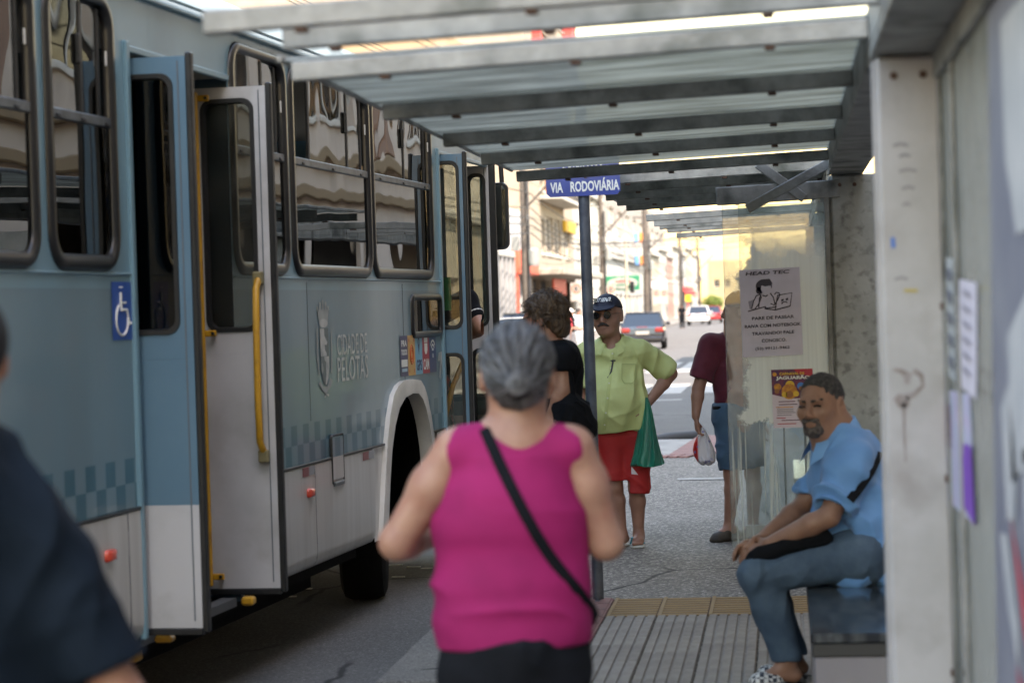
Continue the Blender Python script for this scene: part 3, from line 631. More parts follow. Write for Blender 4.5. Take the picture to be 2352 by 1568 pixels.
# ------------------------------------------------------------------ posters
M_pap = mat('poster_paper', (.6, .57, .66), .85, col2=(.54, .52, .6), nscale=8); M_ink = mat('print_ink', (.045, .04, .055), .7); M_ink2 = mat('print_grey', (.3, .28, .33), .7)
def poster(name, label, TL, TR, BL, cat='poster', plane=((0, 13.05, 0), (0, 1, 0)), m=M_pap, curl=.004):
    n = nrm(plane[1]); P = [onplane(*q, plane[0], n) for q in (TL, TR, BL)]; ax = P[1]-P[0]; ay = P[0]-P[2]; w, h = np.linalg.norm(ax), np.linalg.norm(ay); ax = nrm(ax); ay = nrm(ay)
    c = (P[1]+P[2])/2; T = thing(name, label, cat, c); nn = nrm(np.cross(ax, ay)); nn = nn if nn@(CAM-c) > 0 else -nn
    b = MB(c); rows = []
    for i in range(13):
        rows.append([P[2]+ax*w*j/8+ay*h*i/12+nn*(.0006+curl*(.5+.5*math.sin(i*.9+j*.6))*(.25 if 0 < i < 12 else 1)*.6) for j in range(9)])
    b.sheet(rows); b.sheet([[p-nn*.0004 for p in r] for r in rows][::-1]); b.build('paper', m, T, smooth=True)
    at = lambda x, y, e=0: P[2]+ax*w*x+ay*h*(1-y)+nn*(.0042+e)
    return T, c, ax, ay, w, h, at, nn
T, og, ax, ay, w, h, at, nn = poster('paper_poster', 'white computer repair poster with a cartoon and black lettering stuck on the glass', (1697.5, 621), (1836, 613), (1706, 821))
for s_, x, y, tw, th, bd in (('HEAD TEC', .47, .045, .72, .042, .03), ('PARE DE PASSAR', .53, .56, .7, .038, .025), ('RAIVA COM NOTEBOOK', .52, .648, .93, .038, .025), ('TRAVANDO! FALE', .52, .735, .7, .038, .025), ('CONOSCO.', .53, .82, .41, .038, .025), ('(53) 99121-9462', .5, .912, .57, .042, .02)):
    put_text(s_, at(x, y), ax, ay, w*tw, h*th, M_ink, T, bold=bd, org=og, skew=.25 if s_ == 'HEAD TEC' else 0)
def shape(T, og, at, pts, m, e=0., nm='drawing'):
    P = [at(x, y, e) for x, y in pts]; b = MB(og); b.add(P, [tuple(range(len(P)))]); return b.build(nm, m, T)
def line(T, og, at, pts, r, m, e=.0004, nm='drawing'):
    P = [at(x, y, e) for x, y in pts]; b = MB(og); n = len(P); rows = []
    for i, p in enumerate(P):
        t = nrm(P[min(i+1, n-1)]-P[max(i-1, 0)]); q = nrm(np.cross(t, nn)); rows.append([p+q*r, p-q*r])
    b.sheet(rows); return b.build(nm, m, T)
asp = w/h
shape(T, og, at, circle(.40, .195, .135, 20, .135*asp*.85), M_ink); shape(T, og, at, circle(.325, .245, .06, 14, .06*asp), M_ink)
shape(T, og, at, circle(.435, .225, .085, 18, .1*asp), M_pap, .0006); shape(T, og, at, [(.3, .17), (.35, .12), (.5, .115), (.545, .17), (.52, .19), (.42, .2)], M_ink, .001)
for pts in (((.40, .215), (.43, .222)), ((.465, .217), (.495, .21)), ((.42, .262), (.45, .257), (.475, .262)), ((.35, .29), (.32, .33), (.30, .44)), ((.5, .28), (.55, .33), (.57, .41)), ((.27, .30), (.33, .29), (.35, .32), (.30, .40), (.23, .455), (.18, .45), (.22, .36), (.27, .30)), ((.57, .30), (.6, .275), (.65, .285), (.655, .31), (.62, .36), (.56, .42), (.5, .40)), ((.12, .475), (.42, .43)), ((.4, .455), (.57, .475), (.82, .44)), ((.57, .475), (.62, .31), (.86, .29), (.82, .44), (.6, .47)), ((.42, .45), (.6, .44)), ((.4, .455), (.42, .435)), ((.68, .36), (.715, .375)), ((.715, .355), (.68, .38)), ((.755, .35), (.79, .37)), ((.79, .345), (.755, .372)), ((.68, .41), (.71, .39), (.75, .388), (.775, .4)), ((.37, .30), (.42, .315), (.46, .30))): line(T, og, at, pts, .0028, M_ink)
shape(T, og, at, [(.13, .36), (.2, .35), (.25, .33), (.2, .4), (.17, .45), (.15, .45)], M_ink2)
# carnival poster
M_purp = mat('poster_purple', (.06, .02, .09), .6, col2=(.18, .03, .06), nscale=30); M_org = mat('poster_orange', (.65, .3, .03), .6, col2=(.4, .13, .03), nscale=50); M_yel = mat('poster_yellow', (.7, .45, .04), .6); M_rd = mat('poster_red', (.45, .03, .05), .6); M_bl = mat('poster_blue', (.05, .2, .55), .6); M_pk = mat('poster_pink', (.68, .6, .66), .8); M_skinp = mat('poster_brown', (.3, .12, .04), .6)
T, og, ax, ay, w, h, at, nn = poster('paper_poster', 'colourful carnival poster reading JAGUARÃO behind the seated head', (1771, 849), (1866, 846), (1777, 983), m=M_pk)
shape(T, og, at, [(0, 0), (1, 0), (1, .5), (.9, .49), (.7, .5), (.5, .5), (.3, .48), (.1, .44), (0, .42)], M_purp)
shape(T, og, at, [(.55, 0), (1, 0), (1, .14), (.8, .1), (.62, .07)], M_rd, .0004)
for cx_, cy_, r_, m_ in ((.42, .38, .19, M_org), (.43, .31, .09, M_skinp), (.44, .27, .11, M_yel), (.42, .43, .09, M_skinp), (.7, .29, .09, M_bl), (.7, .33, .05, M_skinp), (.14, .3, .09, M_org), (.12, .37, .06, M_skinp), (.08, .08, .05, M_org), (.82, .4, .07, M_bl), (.9, .34, .06, M_yel), (.3, .43, .07, M_yel), (.58, .42, .07, M_yel), (.9, .72, .06, M_bl), (.88, .8, .05, M_yel), (.92, .85, .05, M_purp)):
    shape(T, og, at, circle(cx_, cy_, r_, 14, r_*w/h), m_, .0006+.0002*cy_)
put_text('CARNAVAL DE', at(.5, .075, .001), ax, ay, w*.6, h*.045, M_yel, T, bold=.03, org=og); put_text('JAGUARÃO', at(.52, .145, .001), ax, ay, w*.82, h*.085, M_white, T, bold=.04, org=og)
for y_, x0_, x1_, m_ in ((.55, .15, .55, M_purp), (.6, .15, .6, M_purp), (.645, .08, .5, M_org), (.68, .1, .5, M_ink2), (.71, .1, .5, M_ink2), (.74, .1, .55, M_ink2), (.78, .1, .45, M_ink2), (.83, .08, .3, M_rd), (.87, .2, .65, M_purp), (.93, .1, .55, M_rd)):
    line(T, og, at, ((x0_, y_), (x1_, y_)), .0022, m_, nm='print')
# flyers on the milky back wall
PW = ((.4445, 0, 0), (1, 0, 0)); M_nav = mat('banner_navy', (.12, .13, .18), .6, col2=(.2, .21, .25), nscale=4, lo=.3, hi=.7); M_lil = mat('flyer_lilac', (.5, .42, .6), .7, col2=(.4, .5, .62), nscale=14); M_vio = mat('flyer_violet', (.2, .07, .45), .6)
T, og, ax, ay, w, h, at, nn = poster('wall_flyer', 'lilac and violet flyer on the milky glass beside the pale column', (2166, 893), (2228, 905), (2178, 1150), 'flyer', PW, M_lil, .0); shape(T, og, at, [(.75, .4), (1, .4), (1, 1), (.55, .9)], M_vio); shape(T, og, at, [(.1, .1), (.3, .12), (.25, .5), (.08, .45)], mat('flyer_plum', (.3, .12, .25), .7))
T, og, ax, ay, w, h, at, nn = poster('wall_flyer', 'tall white paper flyer on the milky glass above the lilac one', (2204, 640), (2244, 650), (2204, 885), 'flyer', PW, M_pap, .0)
for i in range(6): line(T, og, at, ((.3, .1+.14*i), (.7, .12+.14*i)), .006, M_ink2, nm='print')
T, og, ax, ay, w, h, at, nn = poster('wall_flyer', 'narrow strip flyer with dark print nearest the pale column', (2170, 590), (2190, 594), (2176, 860), 'flyer', PW, mat('flyer_grey', (.42, .45, .47), .7), .0)
for i in range(5): shape(T, og, at, [(.3, .08+.18*i), (.8, .1+.18*i), (.8, .2+.18*i), (.3, .17+.18*i)], M_nav)
T, og, ax, ay, w, h, at, nn = poster('wall_banner', 'large navy banner with torn white and red graphics at the right edge', (2268, -60), (2400, -60), (2292, 1640), 'banner', PW, M_nav, .0)
M_white_ = mat('banner_white', (.4, .41, .43), .7, col2=(.3, .32, .35), nscale=6)
for pts, m_ in (([(.3, .06), (.95, .0), (.95, .26), (.55, .3), (.35, .22)], M_white_), ([(.35, .44), (.6, .38), (.95, .3), (.95, .42), (.7, .55), (.4, .62)], M_white_), ([(.2, .55), (.35, .5), (.5, .6), (.45, .66), (.3, .68)], M_white_), ([(.35, .66), (.6, .72), (.95, .78), (.95, .84), (.6, .77)], M_rd), ([(.15, .72), (.3, .7), (.5, .78), (.5, .84), (.3, .8)], M_white_), ([(.45, .84), (.7, .86), (.95, .92), (.9, .95), (.6, .9)], M_rd), ([(.4, .9), (.7, .95), (.8, 1.), (.4, 1.)], M_white_), ([(.6, .55), (.95, .5), (.95, .72), (.7, .68)], M_white_)): shape(T, og, at, pts, m_)
# ================================================================== CITY BUS  (local frame: x outwards to the kerb side, y forwards, z up from the road)
PHI = math.atan(1037/FPX)-TH
bA = V3(math.sin(PHI), math.cos(PHI), 0); bN = V3(math.cos(PHI), -math.sin(PHI), 0)
BS = G(887, 1400, ZR)+bN*.03
BUS = thing('city_bus', 'light blue and white city bus with open folding doors at the kerb', 'bus', BS, -PHI)
def busSZ(u, v):
    p = onplane(u, v, BS, bN)-BS; return float(p@bA), float(p[2])
def livery():
    m = bpy.data.materials.new('bus_livery'); m.use_nodes = True; t = m.node_tree; L = t.links.new; p = t.nodes['Principled BSDF']
    tc = node(t, 'ShaderNodeTexCoord'); sp = node(t, 'ShaderNodeSeparateXYZ'); L(tc.outputs['Object'], sp.inputs[0]); Y, Z = sp.outputs[1], sp.outputs[2]
    def ma(op, a, b_=0., c_=None):
        q = node(t, 'ShaderNodeMath', operation=op)
        for i, s_ in enumerate((a, b_, c_)):
            if s_ is None: continue
            if isinstance(s_, (int, float)): q.inputs[i].default_value = s_
            else: L(s_, q.inputs[i])
        return q.outputs[0]
    sq = .1135
    fy = ma('FLOOR', ma('DIVIDE', Y, sq)); fz = ma('FLOOR', ma('DIVIDE', ma('SUBTRACT', Z, .996), .1025))
    par = ma('MODULO', ma('ADD', ma('ADD', fy, fz), 1000.), 2.)
    band = ma('MULTIPLY', ma('GREATER_THAN', Z, .996), ma('LESS_THAN', Z, 1.201)); chk = ma('MULTIPLY', ma('GREATER_THAN', par, .5), band)
    nz = node(t, 'ShaderNodeTexNoise'); nz.inputs['Scale'].default_value = 1.3; nz.inputs['Detail'].default_value = 6; L(tc.outputs['Object'], nz.inputs['Vector'])
    def mixc(f, a, b_):
        q = node(t, 'ShaderNodeMix', data_type='RGBA')
        if isinstance(f, float): q.inputs[0].default_value = f
        else: L(f, q.inputs[0])
        for i, s_ in ((6, a), (7, b_)):
            if isinstance(s_, tuple): q.inputs[i].default_value = c4(s_)
            else: L(s_, q.inputs[i])
        return q.outputs[2]
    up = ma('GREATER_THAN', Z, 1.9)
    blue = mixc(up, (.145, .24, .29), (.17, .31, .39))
    # light streaks of dust wiped along the flank
    mp = node(t, 'ShaderNodeMapping'); mp.inputs['Scale'].default_value = (1, 1.2, .35); L(tc.outputs['Object'], mp.inputs[0])
    n2 = node(t, 'ShaderNodeTexNoise'); n2.inputs['Scale'].default_value = 2.4; n2.inputs['Detail'].default_value = 5; L(mp.outputs[0], n2.inputs['Vector'])
    r2 = node(t, 'ShaderNodeMapRange'); r2.inputs[1].default_value = .45; r2.inputs[2].default_value = .75; r2.inputs[4].default_value = .3; L(n2.outputs[0], r2.inputs[0])
    blue = mixc(r2.outputs[0], blue, (.21, .25, .26))
    blue = mixc(chk, blue, (.045, .135, .185))
    mps = node(t, 'ShaderNodeMapping'); mps.inputs['Scale'].default_value = (1, 9, .5); L(tc.outputs['Object'], mps.inputs[0])
    n3 = node(t, 'ShaderNodeTexNoise'); n3.inputs['Scale'].default_value = 1.6; n3.inputs['Detail'].default_value = 7; L(mps.outputs[0], n3.inputs['Vector'])
    r3 = node(t, 'ShaderNodeMapRange'); r3.inputs[1].default_value = .42; r3.inputs[2].default_value = .72; r3.inputs[4].default_value = .5; L(n3.outputs[0], r3.inputs[0])
    white = mixc(r3.outputs[0], (.5, .49, .47), (.32, .3, .27))
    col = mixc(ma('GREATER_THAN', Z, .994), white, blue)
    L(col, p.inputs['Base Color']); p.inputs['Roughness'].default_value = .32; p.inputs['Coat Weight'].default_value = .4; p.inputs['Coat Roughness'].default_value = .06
    b = node(t, 'ShaderNodeBump'); b.inputs['Strength'].default_value = .5; b.inputs['Distance'].default_value = .004; L(nz.outputs[0], b.inputs['Height']); L(b.outputs[0], p.inputs['Coat Normal'])
    rr = node(t, 'ShaderNodeMapRange'); rr.inputs[3].default_value = .25; rr.inputs[4].default_value = .5; L(n2.outputs[0], rr.inputs[0]); L(rr.outputs[0], p.inputs['Roughness'])
    return m
M_liv = livery()
M_rub = mat('black_rubber', (.009, .01, .011), .45, col2=(.025, .025, .026), nscale=6, lo=.5, hi=.8, bump=.1)
M_frame = mat('window_rubber', (.01, .01, .011), .3, col2=(.022, .022, .022), nscale=3, lo=.45, hi=.8)
M_alu = mat('anodised_aluminium', (.16, .18, .2), .4, .7, col2=(.1, .11, .12), nscale=12)
M_bw = glass('bus_window_glass', (.36, .4, .4), wav=.004, wscale=1.7, ior=1.85, wstretch=(1, 1, .8))
M_bwu = glass('bus_upper_glass', (.42, .46, .46), wav=.0045, wscale=2.0, ior=1.95)
M_dg = glass('door_glass', (.7, .7, .66), wav=.002, wscale=3, dirt=.12, dirtcol=(.5, .48, .42), ior=1.5)
M_dgd = glass('dark_door_glass', (.2, .22, .24), wav=.003, wscale=3, ior=1.5)
M_dblue = mat('door_blue', (.09, .18, .255), .4, col2=(.105, .2, .275), nscale=3, coat=.3)
M_dwhite = mat('door_white', (.5, .5, .51), .45, col2=(.42, .42, .42), nscale=2.5, coat=.2, col3=(.36, .35, .34), n3=3)
M_yel = mat('yellow_handrail', (.52, .27, .015), .4, col2=(.3, .15, .02), nscale=14, lo=.5, hi=.8, coat=.2)
M_jamb = mat('dark_blue_jamb', (.03, .06, .085), .45); M_int = mat('bus_interior', (.1, .105, .11), .7, col2=(.07, .075, .08), nscale=3); M_ceil = mat('bus_ceiling', (.3, .31, .31), .6)
M_lampr = mat('red_marker_lens', (.6, .06, .03), .25, coat=.5); M_bwht = mat('trim_white', (.62, .6, .56), .4, col2=(.5, .48, .44), nscale=4, coat=.3)
M_blk = mat('underbody_black', (.006, .006, .006), .9, bump=.3, spec=.1); M_tyre = mat('tyre_rubber', (.006, .006, .006), .85, bump=.3, bscale=80, spec=.15)
sid = lambda y, z, d: V3(d, y, z)
def quad(b, y0, z0, y1, z1, d=0.): b.add([(d, y0, z0), (d, y1, z0), (d, y1, z1), (d, y0, z1)], [(0, 1, 2, 3)])
YB, YF, BW = -8.6, 3.46, 2.5
# --- kerb-side flank
b = MB()
quad(b, YB, .99, -4.40, 1.94)                       # waist behind the rear door
quad(b, -2.965, .99, -.35, 1.94)
quad(b, -.35, 1.5, .55, 1.94); quad(b, 1.35, .44, 1.655, 1.5)
sw = rrect(.79, 1.625, 1.625, 1.855, .05)
cell_hole(b, .55, 1.5, 1.655, 1.94, sw, sid, 0.)
WIN = [(-6.85, -5.44, -6.93, -5.36), (-5.28, -4.575, -5.36, -4.40), (-2.915, -2.02, -2.965, -1.955), (-1.89, -.26, -1.955, -.22), (-.175, 1.415, -.22, 1.655)]
ZW0, ZW1 = 2.0, 3.06
for (a0, a1, c0, c1) in WIN: cell_hole(b, c0, 1.94, c1, 3.13, rrect(a0, ZW0, a1, ZW1, .12, 7), sid, 0.)
quad(b, YB, 1.94, -6.93, 3.13)
quad(b, -4.40, 2.9, -2.965, 3.13); quad(b, 1.655, 2.815, YF, 3.13)
# wheel arch surround
AO = [(-.27, .44), (-.17, .72), (-.066, 1.0), (.02, 1.15), (.137, 1.273), (.26, 1.325), (.42, 1.348), (.65, 1.35), (.876, 1.335), (.98, 1.29), (1.06, 1.22), (1.15, 1.1), (1.229, .95), (1.28, .7), (1.31, .44)]
AI = [(-.12, .44), (-.085, .6), (-.03, .78), (.04, .95), (.14, 1.09), (.27, 1.19), (.43, 1.245), (.63, 1.262), (.8, 1.255), (.91, 1.215), (1.0, 1.15), (1.09, 1.04), (1.16, .9), (1.21, .67), (1.235, .44)]
OUTP = [(-.35, .44), (-.35, .72), (-.35, 1.0), (-.35, 1.25), (-.35, 1.5), (.1, 1.5), (.4, 1.5), (.65, 1.5), (.9, 1.5), (1.1, 1.5), (1.35, 1.5), (1.35, 1.25), (1.35, .95), (1.35, .7), (1.35, .44)]
b.sheet([[V3(0, *p) for p in OUTP], [V3(0, *p) for p in AO]])
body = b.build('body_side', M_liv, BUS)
b = MB(); b.sheet([[V3(0, *p) for p in AO], [V3(.028, *p) for p in AO], [V3(.034, (p[0]*.7+q[0]*.3), (p[1]*.7+q[1]*.3)) for p, q in zip(AO, AI)], [V3(.03, *p) for p in AI], [V3(-.06, *p) for p in AI]])
b.build('wheel_arch_trim', M_bwht, BUS, smooth=True, angle=60)
# --- lower skirt panels with rounded bottom edge
def skirt(y0, y1):
    pr = [(.0, .985), (.012, .98), (.014, .9), (.014, .52), (.008, .475), (-.012, .445), (-.05, .43)]
    b = MB(); b.sheet([[V3(x, y0+.004, z) for x, z in pr], [V3(x, y1-.004, z) for x, z in pr]]); return b.build('skirt_panel', M_liv, BUS, smooth=True, angle=60)
for y0, y1 in ((YB, -6.25), (-6.25, -4.56), (-4.56, -4.40), (-2.965, -1.655), (-1.655, -.36), (1.36, 1.655)): skirt(y0, y1)
b = MB(); b.box((.001, YB, .984), (.017, -4.4, .997), .003); b.box((.001, -2.965, .984), (.017, -.08, .997), .003); b.box((.001, 1.26, .984), (.014, 1.655, .997), .003); b.build('belt_gasket', M_rub, BUS)
b = MB(); b.box((.0, YB, 1.955), (.01, -4.4, 1.967), .004); b.box((0, -2.96, 1.955), (.01, 1.655, 1.967), .004); b.build('waist_moulding', mat('moulding_blue', (.2, .33, .4), .4, coat=.3), BUS)
b = MB(); b.box((.0, YB, 3.125), (.028, YF, 3.14), .004); b.box((.0, YB, 3.165), (.022, YF, 3.178), .004); b.build('rain_gutter', mat('gutter_blue', (.2, .33, .39), .35, coat=.4), BUS)
# --- roof and the remaining shell
prof = [(0, 3.13), (-.015, 3.18), (-.06, 3.26), (-.16, 3.33), (-.4, 3.385), (-.8, 3.41), (-1.25, 3.42), (-1.7, 3.41), (-2.1, 3.385), (-2.34, 3.33), (-2.44, 3.26), (-2.485, 3.18), (-2.5, 3.13)]
M_roof = mat('roof_paint', (.42, .47, .48), .35, col2=(.36, .41, .42), nscale=2, coat=.4)
b = MB(); b.sheet([[V3(x, YB, z) for x, z in prof], [V3(x, YF, z) for x, z in prof]]); b.build('roof', M_roof, BUS, smooth=True, angle=50)
# far side: waist, header, pillars, panes
b = MB(); b.box((-2.5, YB, .44), (-2.47, YF, 1.95)); b.box((-2.5, YB, 2.95), (-2.47, YF, 3.13))
for y in (-8.6, -7.0, -5.4, -3.8, -2.2, -.6, 1.0, 2.3, 3.3): b.box((-2.5, y, 1.95), (-2.47, y+.16, 2.95))
b.build('far_side', M_liv, BUS)
for i in range(8):
    y = (-8.44, -6.84, -5.24, -3.64, -2.04, -.44, 1.16, 2.46)[i]; y1 = (-7., -5.4, -3.8, -2.2, -.6, 1., 2.3, 3.3)[i]
    b = MB(); b.box((-2.492, y, 1.95), (-2.486, y1, 2.95)); b.build('far_pane', M_dg, BUS)
b = MB(); b.box((-2.47, YB, .8), (-.02, -4.4, .9)); b.box((-2.47, -4.4, .8), (-.9, -2.97, .9)); b.box((-2.47, -2.97, .8), (-.02, -.36, .9)); b.box((-2.47, -.36, .8), (-.64, 1.6, .9)); b.box((-2.47, 1.6, .8), (-.95, YF, .9)); b.box((-.95, 1.66, .38), (-.03, 3.4, .42)); b.box((-.97, 1.66, .4), (-.95, 3.4, .85)); b.box((-.9, -4.4, .4), (-.03, -2.97, .44)); b.build('floor', M_int, BUS)
b = MB(); b.box((-2.46, YB, 3.06), (-.03, YF-.03, 3.09)); b.build('ceiling_lining', M_ceil, BUS)
b = MB(); b.box((-2.5, YB-.02, .44), (0, YB, 3.13)); b.build('rear_wall', M_liv, BUS)
# front: dash panel, pillars, windscreen
b = MB(); b.box((-2.5, YF, .4), (0, YF+.05, 1.15), .02); b.box((-2.5, YF, 2.86), (0, YF+.05, 3.13), .02); b.box((-2.5, YF, 1.15), (-2.4, YF+.05, 2.86)); b.box((-.07, YF, 1.15), (0, YF+.05, 2.86)); b.build('front_wall', M_liv, BUS)
b = MB(); b.box((-2.4, YF+.01, 1.15), (-.07, YF+.02, 2.86)); b.build('windscreen', M_dg, BUS)
b = MB(); b.box((-2.4, 2.9, .9), (-1., 3.42, 1.25), .05); b.build('dashboard', M_blk, BUS)
# underbody and wheel well
b = MB(); b.box((-2.25, YB, .2), (-.35, -.5, .36)); b.box((-2.25, 1.4, .24), (-.35, YF-.2, .36)); b.box((-2.4, YB, .36), (-.1, -.4, .44)); b.box((-2.4, 1.3, .36), (-.1, YF, .44)); b.box((-.62, -.3, .44), (-.6, 1.4, 1.36)); b.box((-.62, -.3, 1.36), (-.02, 1.4, 1.38)); b.box((-.6, -.3, .44), (-.06, -.28, 1.36)); b.box((-.6, 1.36, .44), (-.06, 1.38, 1.36)); b.build('underbody', M_blk, BUS)
# --- windows
def bus_window(a0, a1, gap, rail=True):
    lo = rrect(a0-.026, ZW0-.03, a1+.026, ZW1+.028, .145, 7); li = rrect(a0+.026, ZW0+.036, a1-.026, ZW1-.024, .09, 7)
    b = MB(); ring_frame(b, lo, li, sid, -.02, .022); fr = b.build('window', M_frame, BUS, smooth=True, angle=70)
    b = MB(); b.box((.0, a0+.02, ZW0+.02), (.003, a1-.02, 2.555)); b.build('pane', M_bw, fr)
    b = MB(); b.box((-.012, a0+.03, 2.55), (.014, a1-.03, 2.592), .005); r = b.build('rail', M_alu, fr)
    w = a1-a0
    # sliding upper panes: front one half open
    for (p, q, d) in ((a0+gap, a0+gap+w*.52, .001), (a0+w*.5, a1-.09, -.014)):
        b = MB(); b.box((d, p, 2.59), (d+.003, q, ZW1-.02)); b.build('pane', M_bwu, fr)
        for e in (p, q-.032): b = MB(); b.box((d-.006, e, 2.59), (d+.009, e+.032, ZW1-.03), .004); b.build('sash', M_rub, fr)
    b = MB(); b.box((.004, a0+gap+w*.52-.07, 2.78), (.022, a0+gap+w*.52-.045, 2.9), .005); b.build('latch', M_rub, fr); b = MB(); b.box((.01, a1-.075, 2.8), (.016, a1-.06, 2.86), .002); b.build('catch', mat('catch_white', (.6, .6, .58), .4), fr)
    for q in np.linspace(a0+.12*w, a1-.12*w, 3):
        b = MB(); b.box((.013, q-.02, 2.555), (.02, q+.02, 2.57), .003); b.build('clip', M_rub, fr)
for i, (a0, a1, c0, c1) in enumerate(WIN): bus_window(a0, a1, (.0, .02, .06, .2, .02)[i]*(a1-a0))
b = MB(); ring_frame(b, rrect(.765, 1.6, 1.65, 1.88, .06), rrect(.81, 1.642, 1.605, 1.838, .035), sid, -.015, .018); fr = b.build('window', M_frame, BUS, smooth=True, angle=70)
b = MB(); b.box((0, .79, 1.63), (.003, 1.62, 1.85)); b.build('pane', M_bw, fr)
b = MB(); b.box((-.04, .83, 1.64), (-.03, 1.22, 1.84)); b.build('notice', mat('notice_paper', (.7, .68, .66), .8, col2=(.15, .12, .16), nscale=22, lo=.52, hi=.56), fr)
# --- folding doors
def leaf(y, x0, x1, z0, z1, wins, up, low, seal=.028, zsplit=.99, gl=None, sealw=.02):
    """leaf standing square to the flank; wins = list of (xa, za, xb, zb)"""
    pl = lambda x, z, d: V3(x, y+d, z)
    D = BUS
    zs = sorted(wins, key=lambda q: q[1]); b = MB(); bl = MB(); z = z0; par = None
    fr = MB()
    cuts = [z0]+[ (zs[i][3]+zs[i+1][1])/2 for i in range(len(zs)-1)]+[z1]
    for i, (xa, za, xb, zb) in enumerate(zs):
        lo_ = cuts[i]
        if i == 0 and za-.06 > zsplit:
            lo_ = max(za-.12, z0)
        for d in (-.016, .016): cell_hole(b, x0, lo_, x1, cuts[i+1], rrect(xa, za, xb, zb, .05), pl, d)
    low_top = max(zs[0][1]-.12, z0) if zs[0][1]-.06 > zsplit else z0
    if low_top > z0:
        if zsplit < low_top: b.box((x0, y-.016, zsplit), (x1, y+.016, low_top-.0005))
        bl.box((x0, y-.0162, z0), (x1, y+.0162, min(zsplit, low_top)))
    par = b.build('door', up, BUS)
    if bl.v: bl.build('lower_panel', low, par)
    for (xa, za, xb, zb) in zs:
        q = MB(); ring_frame(q, rrect(xa-.02, za-.02, xb+.02, zb+.02, .06), rrect(xa+.008, za+.008, xb-.008, zb-.008, .045), lambda x, z, d: V3(x, y-d, z), -.02, .024); q.build('gasket', M_rub, par, smooth=True, angle=70)
        q = MB(); q.box((xa, y-.003, za), (xb, y+.003, zb)); q.build('pane', gl or M_dg, par)
    q = MB(); q.box((x1, y-.02, z0-.02), (x1+seal, y+.02, z1+.015), .006); q.build('edge_seal', M_rub, par)
    q = MB(); q.box((x1-.035, y-.021, z0+.03), (x1-.03, y-.0165, z1-.02)); q.build('seam', mat('seam_grey', (.12, .14, .16), .6), par)
    q = MB(); q.box((x0, y-.02, z0-.03), (x1, y+.018, z0-.002), .004); q.build('bottom_brush', M_rub, par)
    return par
d1 = leaf(-4.28, -.16, .232, .475, 2.865, [(-.12, 1.72, .16, 2.78)], M_dblue, M_dwhite, gl=M_dgd)
d2 = leaf(-2.96, -.165, .19, .485, 2.855, [(-.115, 1.715, .115, 2.785)], M_dwhite, M_dwhite, gl=M_dg)
d3 = leaf(1.76, -.08, .155, .45, 2.805, [(-.05, .74, .115, 1.47), (-.05, 1.66, .115, 2.745)], M_dblue, M_dblue, gl=M_dg, zsplit=.2)
d4 = leaf(3.36, -.16, .02, .45, 2.815, [(-.13, .74, -.02, 1.47), (-.13, 1.66, -.02, 2.745)], M_dwhite, M_dwhite, seal=.045, gl=M_dg, zsplit=.2)
b = MB(); b.obox((-.4, 3.15, 1.65), (1, .5, 0), (-.5, 1, 0), (0, 0, 1), (.13, .012, 1.15), .004); b.build('door', M_jamb, BUS)
def rod(par, pts, r, m=M_yel, nm='handrail'):
    b = MB(); b.tube(pts, r, 12); return b.build(nm, m, par, smooth=True, angle=50)
b = MB(); b.box((-.172, -3.03, .5), (-.128, -3.008, 2.835), .006); b.build('handrail', M_yel, d2)
for z in (2.79, 1.68, .53):
    b = MB(); b.box((-.13, -3.02, z), (-.075, -3.0, z+.03), .004); b.box((-.1, -3.02, z+.004), (-.085, -2.975, z+.026)); k_ = b.build('bracket', M_yel, d2)
    b = MB(); b.lathe([(0, -.01), (.008, -.01), (.008, 0)], (-.088, -3.02, z+.015), (0, 1, 0), 8); b.build('bolt', M_rub, d2)
rod(d2, [V3(.138, -3.0, 1.95), V3(.138, -3.05, 1.9), V3(.136, -3.06, 1.7), V3(.134, -3.06, 1.35), V3(.134, -3.05, 1.18), V3(.136, -3.0, 1.13)], .017)
for z in (1.95, 1.11):
    b = MB(); b.box((.112, -3.02, z-.03), (.16, -2.978, z+.03), .006); b.build('handle_foot', mat('brass_foot', (.22, .19, .1), .5, .3), d2)
# jambs, frames and steps of the doorways
b = MB(); b.box((-.7, -2.945, .42), (-.004, -2.925, 2.9)); b.build('door_jamb', M_jamb, BUS)
b = MB(); b.box((-.7, -4.41, .42), (-.004, -4.395, 2.9)); b.build('door_jamb', M_jamb, BUS)
for z in (.7, 1.1, 1.5, 1.9, 2.3, 2.6):
    b = MB(); b.lathe([(0, -.004), (.007, -.003), (.009, 0)], (-.06, -2.946, z), (0, 1, 0), 8); b.build('rivet', M_jamb, BUS)
M_dfr = mat('door_frame_blue', (.15, .28, .35), .4, coat=.3)
b = MB(); b.box((-.02, -4.405, .44), (.018, -4.36, 2.93), .006); b.build('door_frame', M_dfr, BUS)
for q0, q1 in (((-.02, -4.355, 2.885), (.012, -2.96, 2.915)), ((-.02, 1.64, .44), (.02, 1.685, 2.84)), ((-.02, 1.69, 2.805), (.014, YF, 2.83))):
    b = MB(); b.box(q0, q1, .005); b.build('door_frame', M_dfr, BUS)
b = MB(); b.box((-.9, -4.3, .33), (-.06, -4.22, .385), .01); b.build('step_edge', M_yel, BUS)
b = MB(); b.box((-.02, -4.2, .4), (.06, -4.14, .43), .01); b.build('lift_bracket', M_yel, BUS); b = MB(); b.box((.06, -3.2, .43), (.12, -3.14, .47), .01); b.build('lift_bracket', M_yel, BUS)
